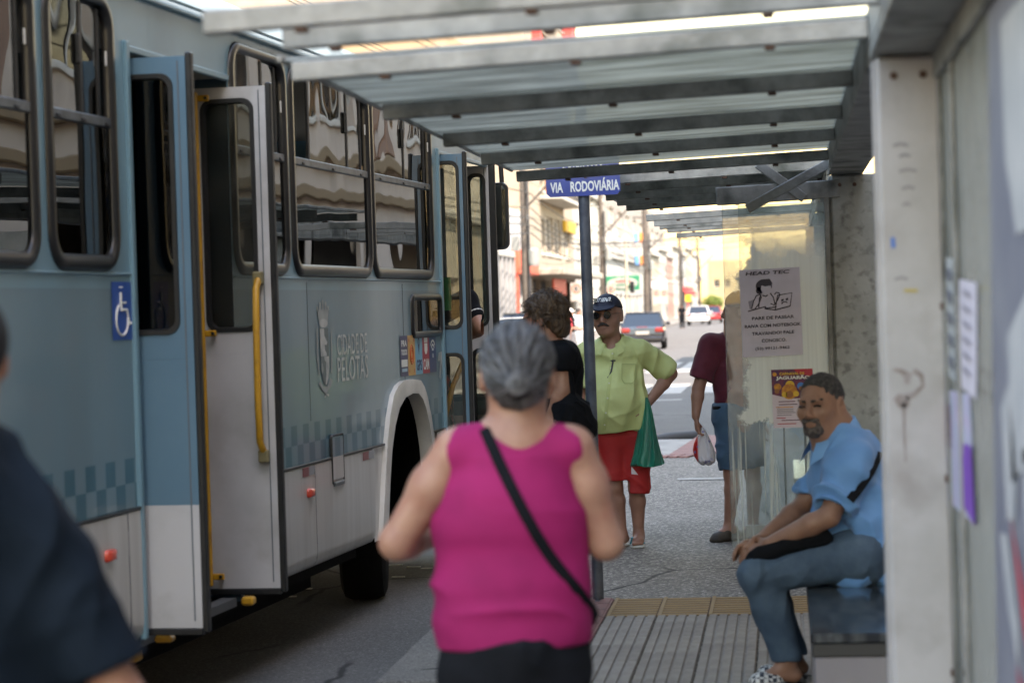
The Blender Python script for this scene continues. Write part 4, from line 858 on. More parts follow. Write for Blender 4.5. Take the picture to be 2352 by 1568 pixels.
# --- front wheel
b = MB(); wc = V3(0, 0, .5)
b.lathe([(.27, .14), (.36, .145), (.44, .14), (.485, .12), (.5, .08), (.5, -.08), (.485, -.12), (.44, -.14), (.27, -.14)], wc, (1, 0, 0), 40); wh = b.build('wheel', M_tyre, BUS, smooth=True, angle=40); wh.location = (-.3, .58, 0); wh.rotation_euler = (0, 0, math.radians(12))
b = MB(); b.lathe([(.275, .13), (.26, .1), (.2, .06), (.16, .07), (.13, .1), (.1, .11), (0, .115)], wc, (1, 0, 0), 32); b.build('rim', mat('grey_rim', (.28, .28, .27), .5, .3, col2=(.12, .1, .09), nscale=10), wh, smooth=True, angle=40)
for q in range(10):
    an = 2*math.pi*q/10; b = MB(); b.lathe([(.012, 0), (.012, .03), (0, .032)], wc+V3(.065, .165*math.cos(an), .165*math.sin(an)), (1, 0, 0), 6); b.build('wheel_nut', M_alu, wh)
for (x_, y_) in ((-2.2, .58), (-.3, -6.2), (-2.2, -6.2)):
    w2 = wh.copy(); COL.objects.link(w2); w2.parent = BUS; w2.location = (x_, y_, 0); w2.rotation_euler = (0, 0, math.radians(12) if y_ > 0 else 0)
b = MB(); b.box((-2.1, .5, .42), (-.4, .66, .56), .02); b.build('axle', M_blk, BUS); b = MB(); b.box((-2.1, -6.3, .38), (-.4, -6.1, .6), .02); b.build('axle', M_blk, BUS)
# --- lamps, reflectors, hatch
def lamp(y, z):
    b = MB(); P = []
    for r_, h_ in ((1, .012), (1, .024), (.85, .034), (.5, .04), (.05, .042)): P.append([V3(h_, y+p[0]*r_, z+p[1]*r_) for p in rrect(-.052, -.024, .052, .024, .015, 4)])
    b.sheet(P, closed=True); b.build('marker_lamp', M_lampr, BUS, smooth=True, angle=60)
for u, v in ((705, 1131), (243, 1275)): lamp(*busSZ(u, v))
M_rfr = mat('reflector_red', (.2, .035, .04), .3); M_rfw = mat('reflector_grey', (.28, .29, .3), .25)
for y0, y1, z in ((-1.9, -1.66, .955), (-.62, -.36, .955)):
    b = MB(); b.box((.0145, y0, z-.025), (.0165, (y0+y1)/2, z+.022)); b.build('reflector', M_rfr, BUS); b = MB(); b.box((.0145, (y0+y1)/2, z-.025), (.0165, y1-.01, z+.022)); b.build('reflector', M_rfw, BUS)
b = MB(); ring_frame(b, rrect(-1.31, .845, -1.06, 1.115, .015, 3), rrect(-1.3, .86, -1.07, 1.105, .012, 3), sid, .005, .02); h_ = b.build('hatch', M_rub, BUS)
b = MB(); b.box((.004, -1.3, .868), (.019, -1.07, 1.104), .003); b.build('hatch_cover', M_liv, h_); b = MB(); b.box((.012, -1.29, .835), (.026, -1.08, .858), .004); b.build('hatch_latch', M_alu, h_)
# --- mirror
b = MB(); P = rrect(-.02, -.245, .17, .245, .05); rows = []
for d, s_ in ((.0, 1.), (.03, 1.02), (.07, .95), (.1, .7), (.11, .3)): rows.append([V3(-.02+(p[0]-.07)*s_+.03, 3.6+d, 2.455+p[1]*s_) for p in P])
b.sheet(rows, closed=True); n_ = len(P); b.add([V3(-.02+p[0]-.07+.03, 3.6, 2.455+p[1]) for p in P], [tuple(range(n_))]); mr_ = b.build('mirror', M_rub, BUS, smooth=True, angle=50)
b = MB(); q = rrect(-.005, -.228, .152, .228, .04); b.add([V3(-.06+p[0], 3.588-.085*(.075-p[0]), 2.455+p[1]) for p in q], [tuple(range(len(q)))]); b.build('mirror_glass', mat('mirror_silver', (.75, .8, .78), .04, 1., bump=.02, bscale=2), mr_)
b = MB(); b.tube([V3(.06, 3.66, 2.68), V3(.05, 3.66, 2.95), V3(-.02, 3.6, 3.08), V3(-.2, 3.5, 3.1)], .018, 10); b.build('mirror_arm', M_rub, BUS, smooth=True)
# --- decals
E_ = .0035
def dec(pts, m, e=E_, nm='decal', par=BUS): b = MB(); b.add([V3(e, y, z) for y, z in pts], [tuple(range(len(pts)))]); return b.build(nm, m, par)
def rc(y0, z0, y1, z1): return [(y0, z0), (y1, z0), (y1, z1), (y0, z1)]
M_cr = mat('faded_crest', (.34, .37, .37), .5, col2=(.24, .27, .27), nscale=9); M_cr2 = mat('faded_crest_pale', (.5, .52, .51), .5, col2=(.33, .35, .35), nscale=9)
cy = lambda f: -1.505+.32*f; cz = lambda f: 1.846-.53*f
def crest(pts, m=M_cr, e=E_): dec([(cy(x), cz(y)) for x, y in pts], m, e, 'crest')
for i, (x, t_) in enumerate(((.12, .06), (.3, .02), (.48, .0), (.66, .02), (.82, .06))): crest([(x-.05, t_), (x+.05, t_), (x+.06, .11), (x-.06, .11)])
crest([(.12, .1), (.84, .1), (.78, .2), (.72, .25), (.24, .25), (.18, .2)]); crest([(.48+.27*math.cos(a), .235+.045*math.sin(a)) for a in np.linspace(0, 6.28, 17)[:-1]], M_cr2, E_+.0006)
crest([(.02, .3), (.12, .26), (.1, .5), (.14, .74), (.08, .77), (.0, .55)]); crest([(.94, .27), (1., .35), (.99, .62), (.95, .76), (.88, .74), (.93, .5)])
crest([(.2, .285), (.78, .285), (.78, .57), (.8, .6), (.76, .74), (.6, .86), (.5, .87), (.36, .83), (.24, .7), (.22, .55)], mat('crest_dark', (.12, .155, .16), .5), E_+.0004)
crest([(.22, .29), (.5, .29), (.5, .36), (.6, .4), (.68, .43), (.62, .46), (.5, .45), (.52, .51), (.62, .54), (.62, .57), (.24, .57)], M_cr2, E_+.001)
crest([(.46, .575), (.76, .575), (.77, .68), (.68, .79), (.55, .86), (.5, .87), (.56, .75), (.56, .63), (.47, .61)], M_cr2, E_+.001); crest([(.3+.07*math.cos(a), .69+.055*math.sin(a)) for a in np.linspace(0, 6.28, 13)[:-1]], M_cr, E_+.001)
crest([(.05, .84), (.2, .82), (.35, .88), (.62, .88), (.8, .8), (.98, .82), (.9, .88), (.66, .92), (.5, .96), (.3, .92)]); crest([(.4, .98), (.52, .95), (.55, .965), (.43, 1.)], M_cr2); crest([(.55, .95), (.7, .965), (.68, .985), (.55, .965)], M_cr2)
M_tx = mat('faded_lettering', (.58, .6, .58), .5, col2=(.42, .45, .44), nscale=12)
put_text('CIDADE DE', V3(E_, -.735, 1.598), (0, 1, 0), (0, 0, 1), .68, .115, M_tx, BUS, bold=.0); put_text('PELOTAS', V3(E_, -.735, 1.462), (0, 1, 0), (0, 0, 1), .69, .135, M_tx, BUS, bold=.0)
stk = [(.06, .055, .14), (.58, .33, .09), (.17, .42, .56), (.4, .03, .05), (.045, .07, .17)]
for i, c_ in enumerate(stk):
    y0, y1 = .436+i*.2045, .436+(i+1)*.2045
    s_ = dec(rc(y0, 1.372, y1, 1.622), mat('sticker_%d' % i, c_, .4), nm='sticker'); yc = (y0+y1)/2; e = E_+.001
    if i == 0:
        dec(rc(y0+.02, 1.43, y1-.02, 1.475), M_white, e, 'print', s_); dec(rc(y0+.03, 1.4, y1-.03, 1.42), mat('sticker_pale', (.4, .55, .65), .5), e, 'print', s_)
        put_text('PRA', V3(e, yc, 1.575), (0, 1, 0), (0, 0, 1), .15, .04, M_white, s_, bold=.04, name='print'); put_text('TODOS', V3(e, yc, 1.52), (0, 1, 0), (0, 0, 1), .15, .035, M_white, s_, bold=.04, name='print')
    if i == 1:
        for k_ in range(3): q = MB(); q.tube([V3(e, yc+.05*math.cos(a)*(1-.25*k_), 1.5+.06*math.sin(a)*(1-.25*k_)) for a in np.linspace(0, 6.28, 20)], .003, 4); q.build('print', mat('print_orange', (.5, .12, .04), .5), s_)
        for dy in (-.07, .07):
            for z in (1.4, 1.59): dec(rc(yc+dy-.008, z-.01, yc+dy+.008, z+.01), mat('print_red', (.55, .05, .05), .5), e, 'print', s_)
    if i == 2:
        put_text('GPS', V3(e, yc, 1.43), (0, 1, 0), (0, 0, 1), .15, .07, mat('print_navy', (.04, .06, .16), .5), s_, bold=.03, name='print'); dec([(yc, 1.49), (yc+.03, 1.57), (yc+.02, 1.6), (yc-.02, 1.6), (yc-.03, 1.57)], MATS['print_navy'], e, 'print', s_); dec([(yc+.012*math.cos(a), 1.575+.016*math.sin(a)) for a in np.linspace(0, 6.28, 10)[:-1]], mat('sticker_2', c_), e+.001, 'print', s_)
    if i == 3:
        put_text('CAM', V3(e, yc, 1.43), (0, 1, 0), (0, 0, 1), .16, .07, M_white, s_, bold=.03, name='print'); dec(rc(yc-.05, 1.57, yc+.05, 1.6), M_white, e, 'print', s_); dec([(yc-.045, 1.565), (yc-.045, 1.52), (yc-.02, 1.495), (yc+.02, 1.495), (yc+.045, 1.52), (yc+.045, 1.565)], M_white, e, 'print', s_)
    if i == 4:
        for k_, r_ in enumerate((.085, .058, .03)):
            q = MB(); P = [(math.cos(a), math.sin(a)) for a in np.linspace(math.radians(35), math.radians(145), 12)]
            q.sheet([[V3(e, yc+x*r_, 1.5+z*r_) for x, z in P], [V3(e, yc+x*(r_-.014), 1.5+z*(r_-.014)) for x, z in P]]); q.build('print', M_white, s_)
        dec([(yc+.014*math.cos(a), 1.48+.016*math.sin(a)) for a in np.linspace(0, 6.28, 10)[:-1]], M_white, e, 'print', s_)
dec([(1.5, 1.44), (1.54, 1.495), (1.635, 1.5), (1.635, 1.33), (1.615, 1.42), (1.56, 1.315), (1.53, 1.34), (1.575, 1.44)], M_cr2, nm='arrow_decal')
# wheelchair plate
y0, z0 = -4.64, 1.69; s_ = dec(rc(y0, z0, y0+.235, z0+.238), mat('access_blue', (.02, .09, .38), .4), nm='access_sign'); e = E_+.001
def stroke(pts, r): q = MB(); q.tube([V3(e, y0+x*.235, z0+z*.238) for x, z in pts], r, 6); q.build('print', M_white, s_)
stroke([(.43, .9), (.43, .92)], .012); stroke([(.43, .82), (.43, .6), (.45, .5)], .0065); stroke([(.43, .64), (.68, .64)], .0055); stroke([(.45, .52), (.72, .52), (.84, .27), (.93, .29)], .0065)
stroke([(.47+.3*math.cos(a), .35+.27*math.sin(a)) for a in np.linspace(math.radians(115), math.radians(370), 18)], .0055)
# green notice behind the door glass
b = MB(); b.box((-.035, 1.79, 1.77), (.045, 1.795, 1.99)); b.build('notice', mat('green_notice', (.02, .38, .12), .5), d3)
b = MB(); b.lathe([(0, -.09), (.03, -.085), (.032, .05), (.015, .08), (0, .09)], V3(-.2, -5.62, 2.88), (0, 0, 1), 14); b.build('extinguisher', mat('red_gloss', (.5, .02, .015), .3), BUS, smooth=True)
for y_ in (-1.66, .55):
    b = MB(); b.box((.0005, y_, 1.21), (.0016, y_+.005, 1.94)); b.build('panel_seam', mat('seam_dark', (.05, .07, .08), .6), BUS)
# --- interior: seats, poles, driver seat
M_seatb = mat('bus_seat', (.05, .07, .11), .7, col2=(.08, .09, .12), nscale=20); M_st = mat('seat_shell', (.16, .17, .18), .5)
for y in (-7.9, -7.1, -6.3, -5.5, -2.4, -1.55, -.7, .15):
    for x in (-.55, -1.95):
        b = MB(); P = rrect(-.42, .0, .42, .66, .12); b.prism([(p[0], p[1]) for p in P], V3(x, y-.2, 1.3), (1, 0, 0), (0, -.12, 1), (0, 1, .12), .07); b.build('seat_back', M_seatb, BUS)
        b = MB(); b.box((x-.42, y-.18, 1.24), (x+.42, y+.25, 1.31), .03); b.box((x-.3, y-.05, .9), (x-.24, y+.05, 1.24)); b.box((x+.24, y-.05, .9), (x+.3, y+.05, 1.24)); b.build('seat', M_st, BUS)
for x, y in ((-.75, -4.35), (-.75, -3.0), (-1.0, 1.62), (-1.0, -1.2), (-1.5, -5.9)): rod(BUS, [V3(x, y, .9), V3(x, y, 3.06)], .018, nm='grab_pole')
rod(BUS, [V3(-1.0, YB+.2, 2.75), V3(-1.0, 1.6, 2.75)], .016, nm='grab_rail'); rod(BUS, [V3(-.06, 1.9, 1.0), V3(-.05, 2.2, 1.25), V3(-.05, 2.6, 1.42)], .018)
b = MB(); P = rrect(-.25, 0, .25, .85, .14); b.prism(P, V3(-1.75, 2.2, 1.35), (1, 0, 0), (0, -.12, 1), (0, 1, .12), .1); b.box((-2.0, 2.2, 1.2), (-1.5, 2.7, 1.35), .04); b.build('driver_seat', M_blk, BUS)
b = MB(); P = rrect(-.2, 0, .2, .5, .18); b.prism(P, V3(-.5, 2.9, 1.75), (1, 0, 0), (0, 0, 1), (0, 1, 0), .08); b.build('headrest', M_blk, BUS)
# ================================================================== PEOPLE
FH = nrm(V3(FW[0], FW[1], 0)); RH = R0
M_skl = mat('skin_light', (.37, .2, .135), .5, col2=(.3, .145, .1), nscale=14, sss=.12, bump=.3, bscale=22, col3=(.36, .15, .1), n3=7)
M_skm = mat('skin_tan', (.36, .19, .135), .5, col2=(.29, .145, .1), nscale=9, sss=.1, bump=.06, bscale=120)
M_skd = mat('skin_brown', (.29, .16, .11), .5, col2=(.23, .12, .08), nscale=9, sss=.08, bump=.06, bscale=120)
M_dark = mat('black_cloth', (.004, .005, .007), .85, col2=(.007, .008, .011), nscale=8, bump=.2, bscale=50, spec=.15)
def cutlocal(v, p, n, c, r, k=.004):
    n = nrm(n); p = np.array(p); c = np.array(c); sl, g = v._sl(c-r, c+r)
    d = ((g[0]-p[0])*n[0]+(g[1]-p[1])*n[1]+(g[2]-p[2])*n[2]).astype(np.float32)
    if v.d[sl].size: v.d[sl] = np.maximum(v.d[sl], np.broadcast_to(d, v.d[sl].shape))
def vhit(v, O, u, w_, d0, d1, off=.003):
    """first point of a volume met by the line of sight through a picture point (local coordinates)"""
    r = ray(u, w_)
    for d in np.arange(d0, d1, .0015):
        p = CAM+r*d-O; i = np.round((p-v.lo)/v.h).astype(int)
        if (i < 0).any() or (i >= v.n).any(): continue
        if v.d[tuple(i)] < 0:
            q = CAM+r*(d)-O; return q-nrm(r)*off
    return None
def head(v, c, f, u, sc=1., jaw=1., ears=True, face=True, k=.018):
    f = nrm(f); u = nrm(np.array(u)-f*(np.array(u)@f)); r = np.cross(f, u); c = np.array(c); ax = (r, f, u)
    H = lambda x, y, z: c+(r*x+f*y+u*z)*sc
    v.ell(H(0, -.012, .032), np.array((.077, .097, .086))*sc, .03, ax); v.ell(H(0, .022, -.04), np.array((.06*jaw, .072, .074))*sc, .04, ax)
    v.ell(H(0, .055, -.088), np.array((.03*jaw, .03, .026))*sc, .03, ax)
    if face:
        v.cap(H(-.034, .079, .022), H(.034, .079, .022), .014*sc, k=.022); v.ell(H(-.045, .056, -.022), np.array((.026, .024, .024))*sc, .03, ax); v.ell(H(.045, .056, -.022), np.array((.026, .024, .024))*sc, .03, ax)
        for s_ in (-1, 1): v.ell(H(s_*.033, .098, .004), np.array((.018, .016, .013))*sc, .012, ax, sub=True)
        v.cap(H(0, .088, .014), H(0, .106, -.026), .009*sc, .0135*sc, .008); v.ell(H(-.013, .096, -.032), np.array((.009, .011, .008))*sc, .006, ax); v.ell(H(.013, .096, -.032), np.array((.009, .011, .008))*sc, .006, ax)
        v.ell(H(0, .084, -.056), np.array((.026, .014, .009))*sc, .01, ax); v.ell(H(0, .083, -.068), np.array((.022, .014, .008))*sc, .008, ax)
        v.cap(H(-.02, .1, -.062), H(.02, .1, -.062), .003*sc, k=.004, sub=True)
    if ears:
        for s_ in (-1, 1):
            v.ell(H(s_*.079, -.012, -.005), np.array((.011, .021, .033))*sc, .006, ax); v.ell(H(s_*.088, -.006, -.002), np.array((.006, .012, .018))*sc, .006, ax, sub=True)
    return H, ax
def hand(v, w, d, n, side=1, curl=.5, sc=1., spread=1.):
    """w wrist, d pointing direction, n palm normal; thumb on side"""
    d = nrm(d); n = nrm(np.array(n)-d*(np.array(n)@d)); l = np.cross(d, n)*side; w = np.array(w)
    v.cap(w, w+d*.075*sc, .026*sc, .031*sc, .012, (n, .55)); v.cap(w+d*.05*sc-l*.02*sc, w+d*.078*sc+l*.022*sc, .017*sc, k=.012, flat=(n, .75))
    for i, (o_, L) in enumerate(((.030, .068), (.011, .078), (-.009, .073), (-.028, .056))):
        p = w+d*.082*sc+l*o_*sc*spread; a = .2*curl
        for q, fr in enumerate((.42, .33, .25)):
            dd = d*math.cos(a)+n*math.sin(a)+l*(o_*1.2*(spread-.8)); p2 = p+nrm(dd)*L*fr*sc; v.cap(p, p2, (.0092-.0008*q)*sc, (.0086-.0008*q)*sc, .004); p = p2; a += .75*curl
    p = w+d*.02*sc+l*.026*sc
    p2 = p+nrm(d*.7+l*.75+n*.25)*.038*sc; p3 = p2+nrm(d*.95+l*.2+n*.35*(1+curl))*.03*sc; p4 = p3+nrm(d+n*.4*curl)*.024*sc
    v.cap(p, p2, .014*sc, .011*sc, .01); v.cap(p2, p3, .0105*sc, .0098*sc, .004); v.cap(p3, p4, .0098*sc, .0085*sc, .004)
def arm(v, s_, e, w, r=1.):
    m = e+(w-e)*.3; v.cap(s_, e, .05*r, .04*r, .02); v.cap(e, m, .039*r, .041*r, .015); v.cap(m, w, .041*r, .027*r, .015)
def leg(v, h, k, a, f, r=1.):
    v.cap(h, k, .078*r, .054*r, .03); m = k+(a-k)*.3-nrm(f)*.012; v.cap(k, m, .05*r, .052*r, .02); v.cap(m, a, .052*r, .033*r, .02)
def foot(v, a, t, r=1.):
    """a ankle, t toe tip (on the ground)"""
    d = nrm(V3(t[0]-a[0], t[1]-a[1], 0)); g = t[2]; heel = V3(a[0], a[1], g+.035)-d*.03; ball = V3(*(V3(t[0], t[1], g+.026)-d*.06)); l = np.cross(d, (0, 0, 1))
    v.cap(a, heel, .034*r, .032*r, .02); v.cap(heel, ball, .03*r, .036*r, .025, ((0, 0, 1), .7)); v.cap(a-V3(0, 0, .02), ball, .03*r, .025*r, .03)
    for i, (o_, L, rr) in enumerate(((.026, .06, .013), (.009, .056, .009), (-.006, .05, .0085), (-.02, .042, .008), (-.032, .032, .0075))):
        b0 = ball+l*o_*r; v.cap(b0-V3(0, 0, .008), V3(*(b0+d*L)[:2], g+.011), rr*r, rr*r, .006)
def folds(amp, fx, fz, seed=0, ridge=True, dirv=None):
    if ridge: return drape(amp, fx, fz, seed)
    def f(V, N):
        q = V*np.array([fx, fx, fz]); w_ = np.stack([vnoise(q*.5+9, seed+5), vnoise(q*.5+31, seed+6), vnoise(q*.5+57, seed+7)], 1)
        n = vnoise(q+w_*1.1, seed); n2 = vnoise(q*2.1+w_*.8+13, seed+1)
        a = ((1-np.abs(n))**3*1.9-.7) if ridge else n
        return amp*(1.15*a+.35*n2)
    return f
def drape(amp, fx, fz, seed=0):
    """long soft folds: stretched noise in three slanted directions, stronger in patches"""
    def f(V, N):
        r = 0
        for k, (an, w_) in enumerate(((.25, 1.), (-.75, .8), (1.25, .6))):
            c, s_ = math.cos(an), math.sin(an); h_ = V[:, 0]*.8+V[:, 1]*.6; a = h_*c-V[:, 2]*s_; b = h_*s_+V[:, 2]*c; d = V[:, 1]*.8-V[:, 0]*.6
            wob = vnoise(np.stack([a*5, b*4, d*4], 1), seed+20+k)*.35; q = np.stack([a*fx*1.7+wob*2, b*fx*.28+3*k, d*fx*.8], 1); n = vnoise(q, seed+k*3); g = np.clip(.55+.9*vnoise(V*3.1+k*7, seed+40+k), 0, 1)
            r = r+w_*g*((1-np.abs(n))**2*1.5-.75)
        return amp*1.7*r
    return f
class Person:
    def __init__(s, label, u, v, d, gz=0., extra=(.75, .6, 1.95), lo=None, group=None):
        p = W(u, v, d); s.O = V3(p[0], p[1], gz); s.d = d; s.T = thing('person', label, 'person', s.O, group=group); s.ext = extra
    def j(s, u, v, dy=0.): return W(u, v, s.d+dy)-s.O
    def vol(s, h, lo=None, hi=None):
        e = s.ext; return Vol(lo if lo is not None else (-e[0], -e[1], -.03), hi if hi is not None else (e[0], e[1], e[2]), h)
    def hit(s, vol, u, v, off=.003):
        if getattr(vol, 'bvh', None):
            r = nrm(ray(u, v)); h = vol.bvh.ray_cast(Vector(CAM-s.O), Vector(r)); return None if h[0] is None else np.array(h[0])-r*off*.45
        return vhit(vol, s.O, u, v, s.d-.6, s.d+.6, off)
    def out(s, vol, name, m, disp=None, it=2):
        o = vol_obj(vol, name, m, s.T, disp, it, 2 if name in ('shirt', 'shorts', 'jeans') else 0); me = o.data; vol.bvh = BVHTree.FromPolygons([v.co for v in me.vertices], [tuple(p.vertices) for p in me.polygons]) if name in ('shirt', 'top', 'shorts', 'cap', 'hair') else None
        return o
    def ribbon(s, vol, pts, w_, name, m, off=.004, th=.0, par=None, wrap=False):
        P = [s.hit(vol, u, v, off) for u, v in pts]; P = [p for p in P if p is not None]
        if wrap and len(P) > 1: P = [P[0]+FH*.1-V3(0, 0, .02), P[0]+FH*.045+V3(0, 0, .012)]+P+[P[-1]+FH*.06+RH*.01-V3(0, 0, .02), P[-1]+FH*.14-V3(0, 0, .06)]
        if len(P) < 2: return None
        b = MB(); b_rows = []
        for i, p in enumerate(P):
            t = nrm(P[min(i+1, len(P)-1)]-P[max(i-1, 0)]); n = nrm(CAM-s.O-p); q = nrm(np.cross(t, n)); b_rows.append([p-q*w_, p-q*w_*.6+n*.002, p+q*w_*.6+n*.002, p+q*w_])
        b.sheet(b_rows); return b.build(name, m, par or s.T, smooth=True)
    def blob(s, p, r, name, m, n=None, par=None):
        b = MB(); n = nrm(n if n is not None else CAM-s.O-p); b.lathe([(r, -.001), (r, .0015), (r*.7, .0025), (0, .003)], p, n, 10); return b.build(name, m, par or s.T, smooth=True, angle=40)
def lerp(a, b, t): return a+(b-a)*t
def collar(s, c, f, r, zb, zf, m, flap=.075, drop=.05):
    sd = np.cross(f, (0, 0, 1)); rows = []
    for t in np.linspace(-2.72, 2.72, 41):
        d = -f*math.cos(t)+sd*math.sin(t); w_ = (1-math.cos(t))/2; z = zb+(zf-zb)*w_; e = max(0, (abs(t)-1.6)/1.12)**2; fl = drop+(flap-drop)*e
        rows.append([c+d*(r-.004)+V3(0, 0, z-.04), c+d*r+V3(0, 0, z), c+d*(r+.012)+V3(0, 0, z+.002), c+d*(r+.034+.012*e)+V3(0, 0, z-fl*.55), c+d*(r+.046+.02*e)-sd*math.copysign(.0, t)+V3(0, 0, z-fl)])
    b = MB(); b.sheet(rows); b.sheet([[p-V3(0, 0, .003) for p in r_] for r_ in rows][::-1]); return b.build('collar', m, s.T, smooth=True, angle=70)

# ------------------------------------------------------------------ 1. man in lime shirt and red shorts
def green_man():
    s = Person('standing man in lime green shirt, red shorts, navy cap and round sunglasses', 1432, 1250, 16.5, extra=(.5, .42, 1.85)); j = s.j
    bf = nrm(-FH*.95-RH*.25); hf = nrm(-FH*.93-RH*.34+V3(0, 0, .02))
    hc = j(1395.5, 726, 0); nb = j(1408, 786, .02); SL, SR = j(1474, 806, .02), j(1350, 806, .06)
    EL, WL = j(1541, 858, .08), j(1484, 930, -.04); ER, WR = j(1333, 900, .06), j(1337, 965, -.02)
    HL_, HR = j(1460, 1005, .02), j(1403, 1005, .02); KL, KR = j(1462, 1120, -.02), j(1412, 1118, .0); AL, AR = j(1467, 1222, .02), j(1428, 1222, .03)
    TL = V3(*(AL+bf*.15+RH*.02)[:2], .018); TR = V3(*(AR+bf*.16-RH*.05)[:2], .018)
    v = s.vol(.0055); HS = 1.2; H, ax = head(v, hc, hf, V3(0, 0, 1)-RH*.03, HS, 1.22)
    v.cap(nb, hc-V3(0, 0, .06), .066, .062, .03); v.ell(H(0, .03, -.085), (.05, .05, .035), .03, ax)
    v.cap(j(1412, 830, .02), j(1420, 985, .02), .13, .14, .03, (bf, .8)); v.cap(SL, SR, .055, k=.04)
    arm(v, SL, EL, WL, 1.1); arm(v, SR, ER, WR, 1.1)
    hd = nrm(j(1448, 948, -.16)-WL); hand(v, WL, hd, nrm(V3(0, 0, -.4)+FH*.8-RH*.2), 1, .45, 1.05); hand(v, WR, V3(.02, -.1, -1), RH, -1, .7)
    leg(v, HL_, KL, AL, bf, 1.05); leg(v, HR, KR, AR, bf, 1.05); foot(v, AL, TL); foot(v, AR, TR)
    s.out(v, 'body', M_skm)
    # shirt
    g = s.vol(.0065, (-.5, -.42, .6), (.5, .42, 1.62))
    g.cap(j(1410, 818, .03), j(1412, 880, .02), .172, .188, .05, (bf, .66)); g.cap(j(1411, 880, .02), j(1416, 935, .0), .188, .2, .05, (bf, .78)); g.cap(j(1416, 935, .0), j(1424, 1010, .01), .2, .178, .05, (bf, .82))
    g.ell(j(1405, 925, -.04), (.15, .13, .16), .12); g.cap(SL, SR, .07, k=.05); g.cap(nb+V3(0, 0, -.02), j(1410, 800, .02), .075, .12, .05, (bf, .8))
    hemL = lerp(SL, EL, .92); g.cap(SL, lerp(SL, EL, 1.1), .074, .082, .04); hemR = lerp(SR, ER, .86); g.cap(SR, lerp(SR, ER, 1.05), .074, .08, .04)
    cutlocal(g, hemL, EL-SL, lerp(SL, EL, 1.15), .14); cutlocal(g, hemR, ER-SR, lerp(SR, ER, 1.1), .11)
    g.cap(hemL-nrm(EL-SL)*.05, EL, .062, .066, .004, sub=True); g.cap(hemR-nrm(ER-SR)*.04, ER, .06, .064, .004, sub=True)
    g.cut((0, 0, j(1420, 990)[2]), (0.06, 0, -1)); g.cap(nb-V3(0, 0, .01)+bf*.02, nb+V3(0, 0, .1)+bf*.03, .062, .08, .01, sub=True)
    g.ell(nb+bf*.075-V3(0, 0, .01), (.028, .028, .05), .01, sub=True)
    M_lime = mat('lime_shirt', (.54, .6, .25), .75, col2=(.49, .55, .22), nscale=6, bump=.12, bscale=25, sheen=.1); M_seam = mat('lime_seam', (.33, .4, .15), .8)
    fd = folds(.011, 8, 4.5, 3); s.out(g, 'shirt', M_lime, fd, 2)
    # collar, placket, buttons, pocket, pen strap
    collar(s, nb+bf*.005, bf, .074, .06, -.012, M_lime)
    c = s.vol(.005, (-.2, -.3, 1.25), (.3, .25, 1.62)); cc = nb+bf*.012
    s.ribbon(g, [(1408-(v_-800)*.11, v_) for v_ in range(808, 990, 12)], .012, 'placket', mat('lime_placket', (.46, .52, .2), .75), .011)
    for v_ in (812, 846, 880, 914, 948, 975):
        p = s.hit(g, 1408-(v_-800)*.11, v_, .014)
        if p is not None: s.blob(p, .0065, 'button', mat('pale_button', (.6, .62, .45), .4))
    for pts in ([(1428, 836), (1460, 836)], [(1428, 836), (1428, 870), (1434, 880)], [(1460, 836), (1460, 870), (1452, 880)], [(1434, 880), (1452, 880)]):
        s.ribbon(g, [(pts[0][0]+(pts[1][0]-pts[0][0])*t, pts[0][1]+(pts[1][1]-pts[0][1])*t) for t in np.linspace(0, 1, 6)] if len(pts) == 2 else pts, .0016, 'pocket_seam', M_seam, .012)
    s.ribbon(g, [(1408, 826), (1407, 836), (1404, 852), (1400, 862), (1396, 868)], .006, 'glasses_cord', mat('cord_black', (.02, .02, .025), .5), .012)
    for u_ in (1404, 1412):
        p = s.hit(g, u_, 828, .012)
        if p is not None: s.blob(p, .006, 'cord_clip', MATS['cord_black'])
    # shorts
    p_ = s.vol(.0065, (-.35, -.35, .25), (.35, .35, 1.1))
    p_.cap(HL_, HR, .13, .13, .05, (bf, .85)); p_.cap(HL_+V3(0, 0, .05), HR+V3(0, 0, .05), .125, k=.04, flat=(bf, .85)); p_.cap(HL_, KL-V3(0, 0, .06), .108, .088, .03); p_.cap(HR, KR-V3(0, 0, .02), .108, .09, .03)
    cutlocal(p_, V3(0, 0, j(1460, 1127)[2]), (-.1, 0, -1), KL-V3(0, 0, .08), .115); cutlocal(p_, V3(0, 0, j(1410, 1100)[2]), (0, 0, -1), KR-V3(0, 0, .06), .1)
    zc = min(j(1460, 1127)[2], j(1410, 1100)[2]); p_.cut((0, 0, zc-.02), (0, 0, -1)); p_.cut((0, 0, j(1420, 975)[2]), (0, 0, 1))
    p_.cap(KL+V3(0, 0, .03), KL-V3(0, 0, .15), .062, k=.004, sub=True); p_.cap(KR+V3(0, 0, .05), KR-V3(0, 0, .15), .06, k=.004, sub=True)
    s.out(p_, 'shorts', mat('red_shorts', (.42, .016, .014), .7, col2=(.34, .012, .012), nscale=8, bump=.15, bscale=25), folds(.007, 10, 5, 8))
    b = MB(); q = [s.hit(p_, u, w_, .008) for u, w_ in ((1450, 1070), (1466, 1090), (1450, 1088))]
    if all(x is not None for x in q): b.add(q, [(0, 1, 2)]); b.build('white_flash', mat('white_print', (.7, .62, .64), .6), s.T)
    # cap
    k_ = s.vol(.005, hc-V3(.2, .25, .08), hc+V3(.2, .25, .22)); k_.ell(H(0, -.014, .036), np.array((.081, .101, .09))*HS, .01, ax); k_.ell(H(0, .0, .04), np.array((.078, .098, .084))*HS, .02, ax)
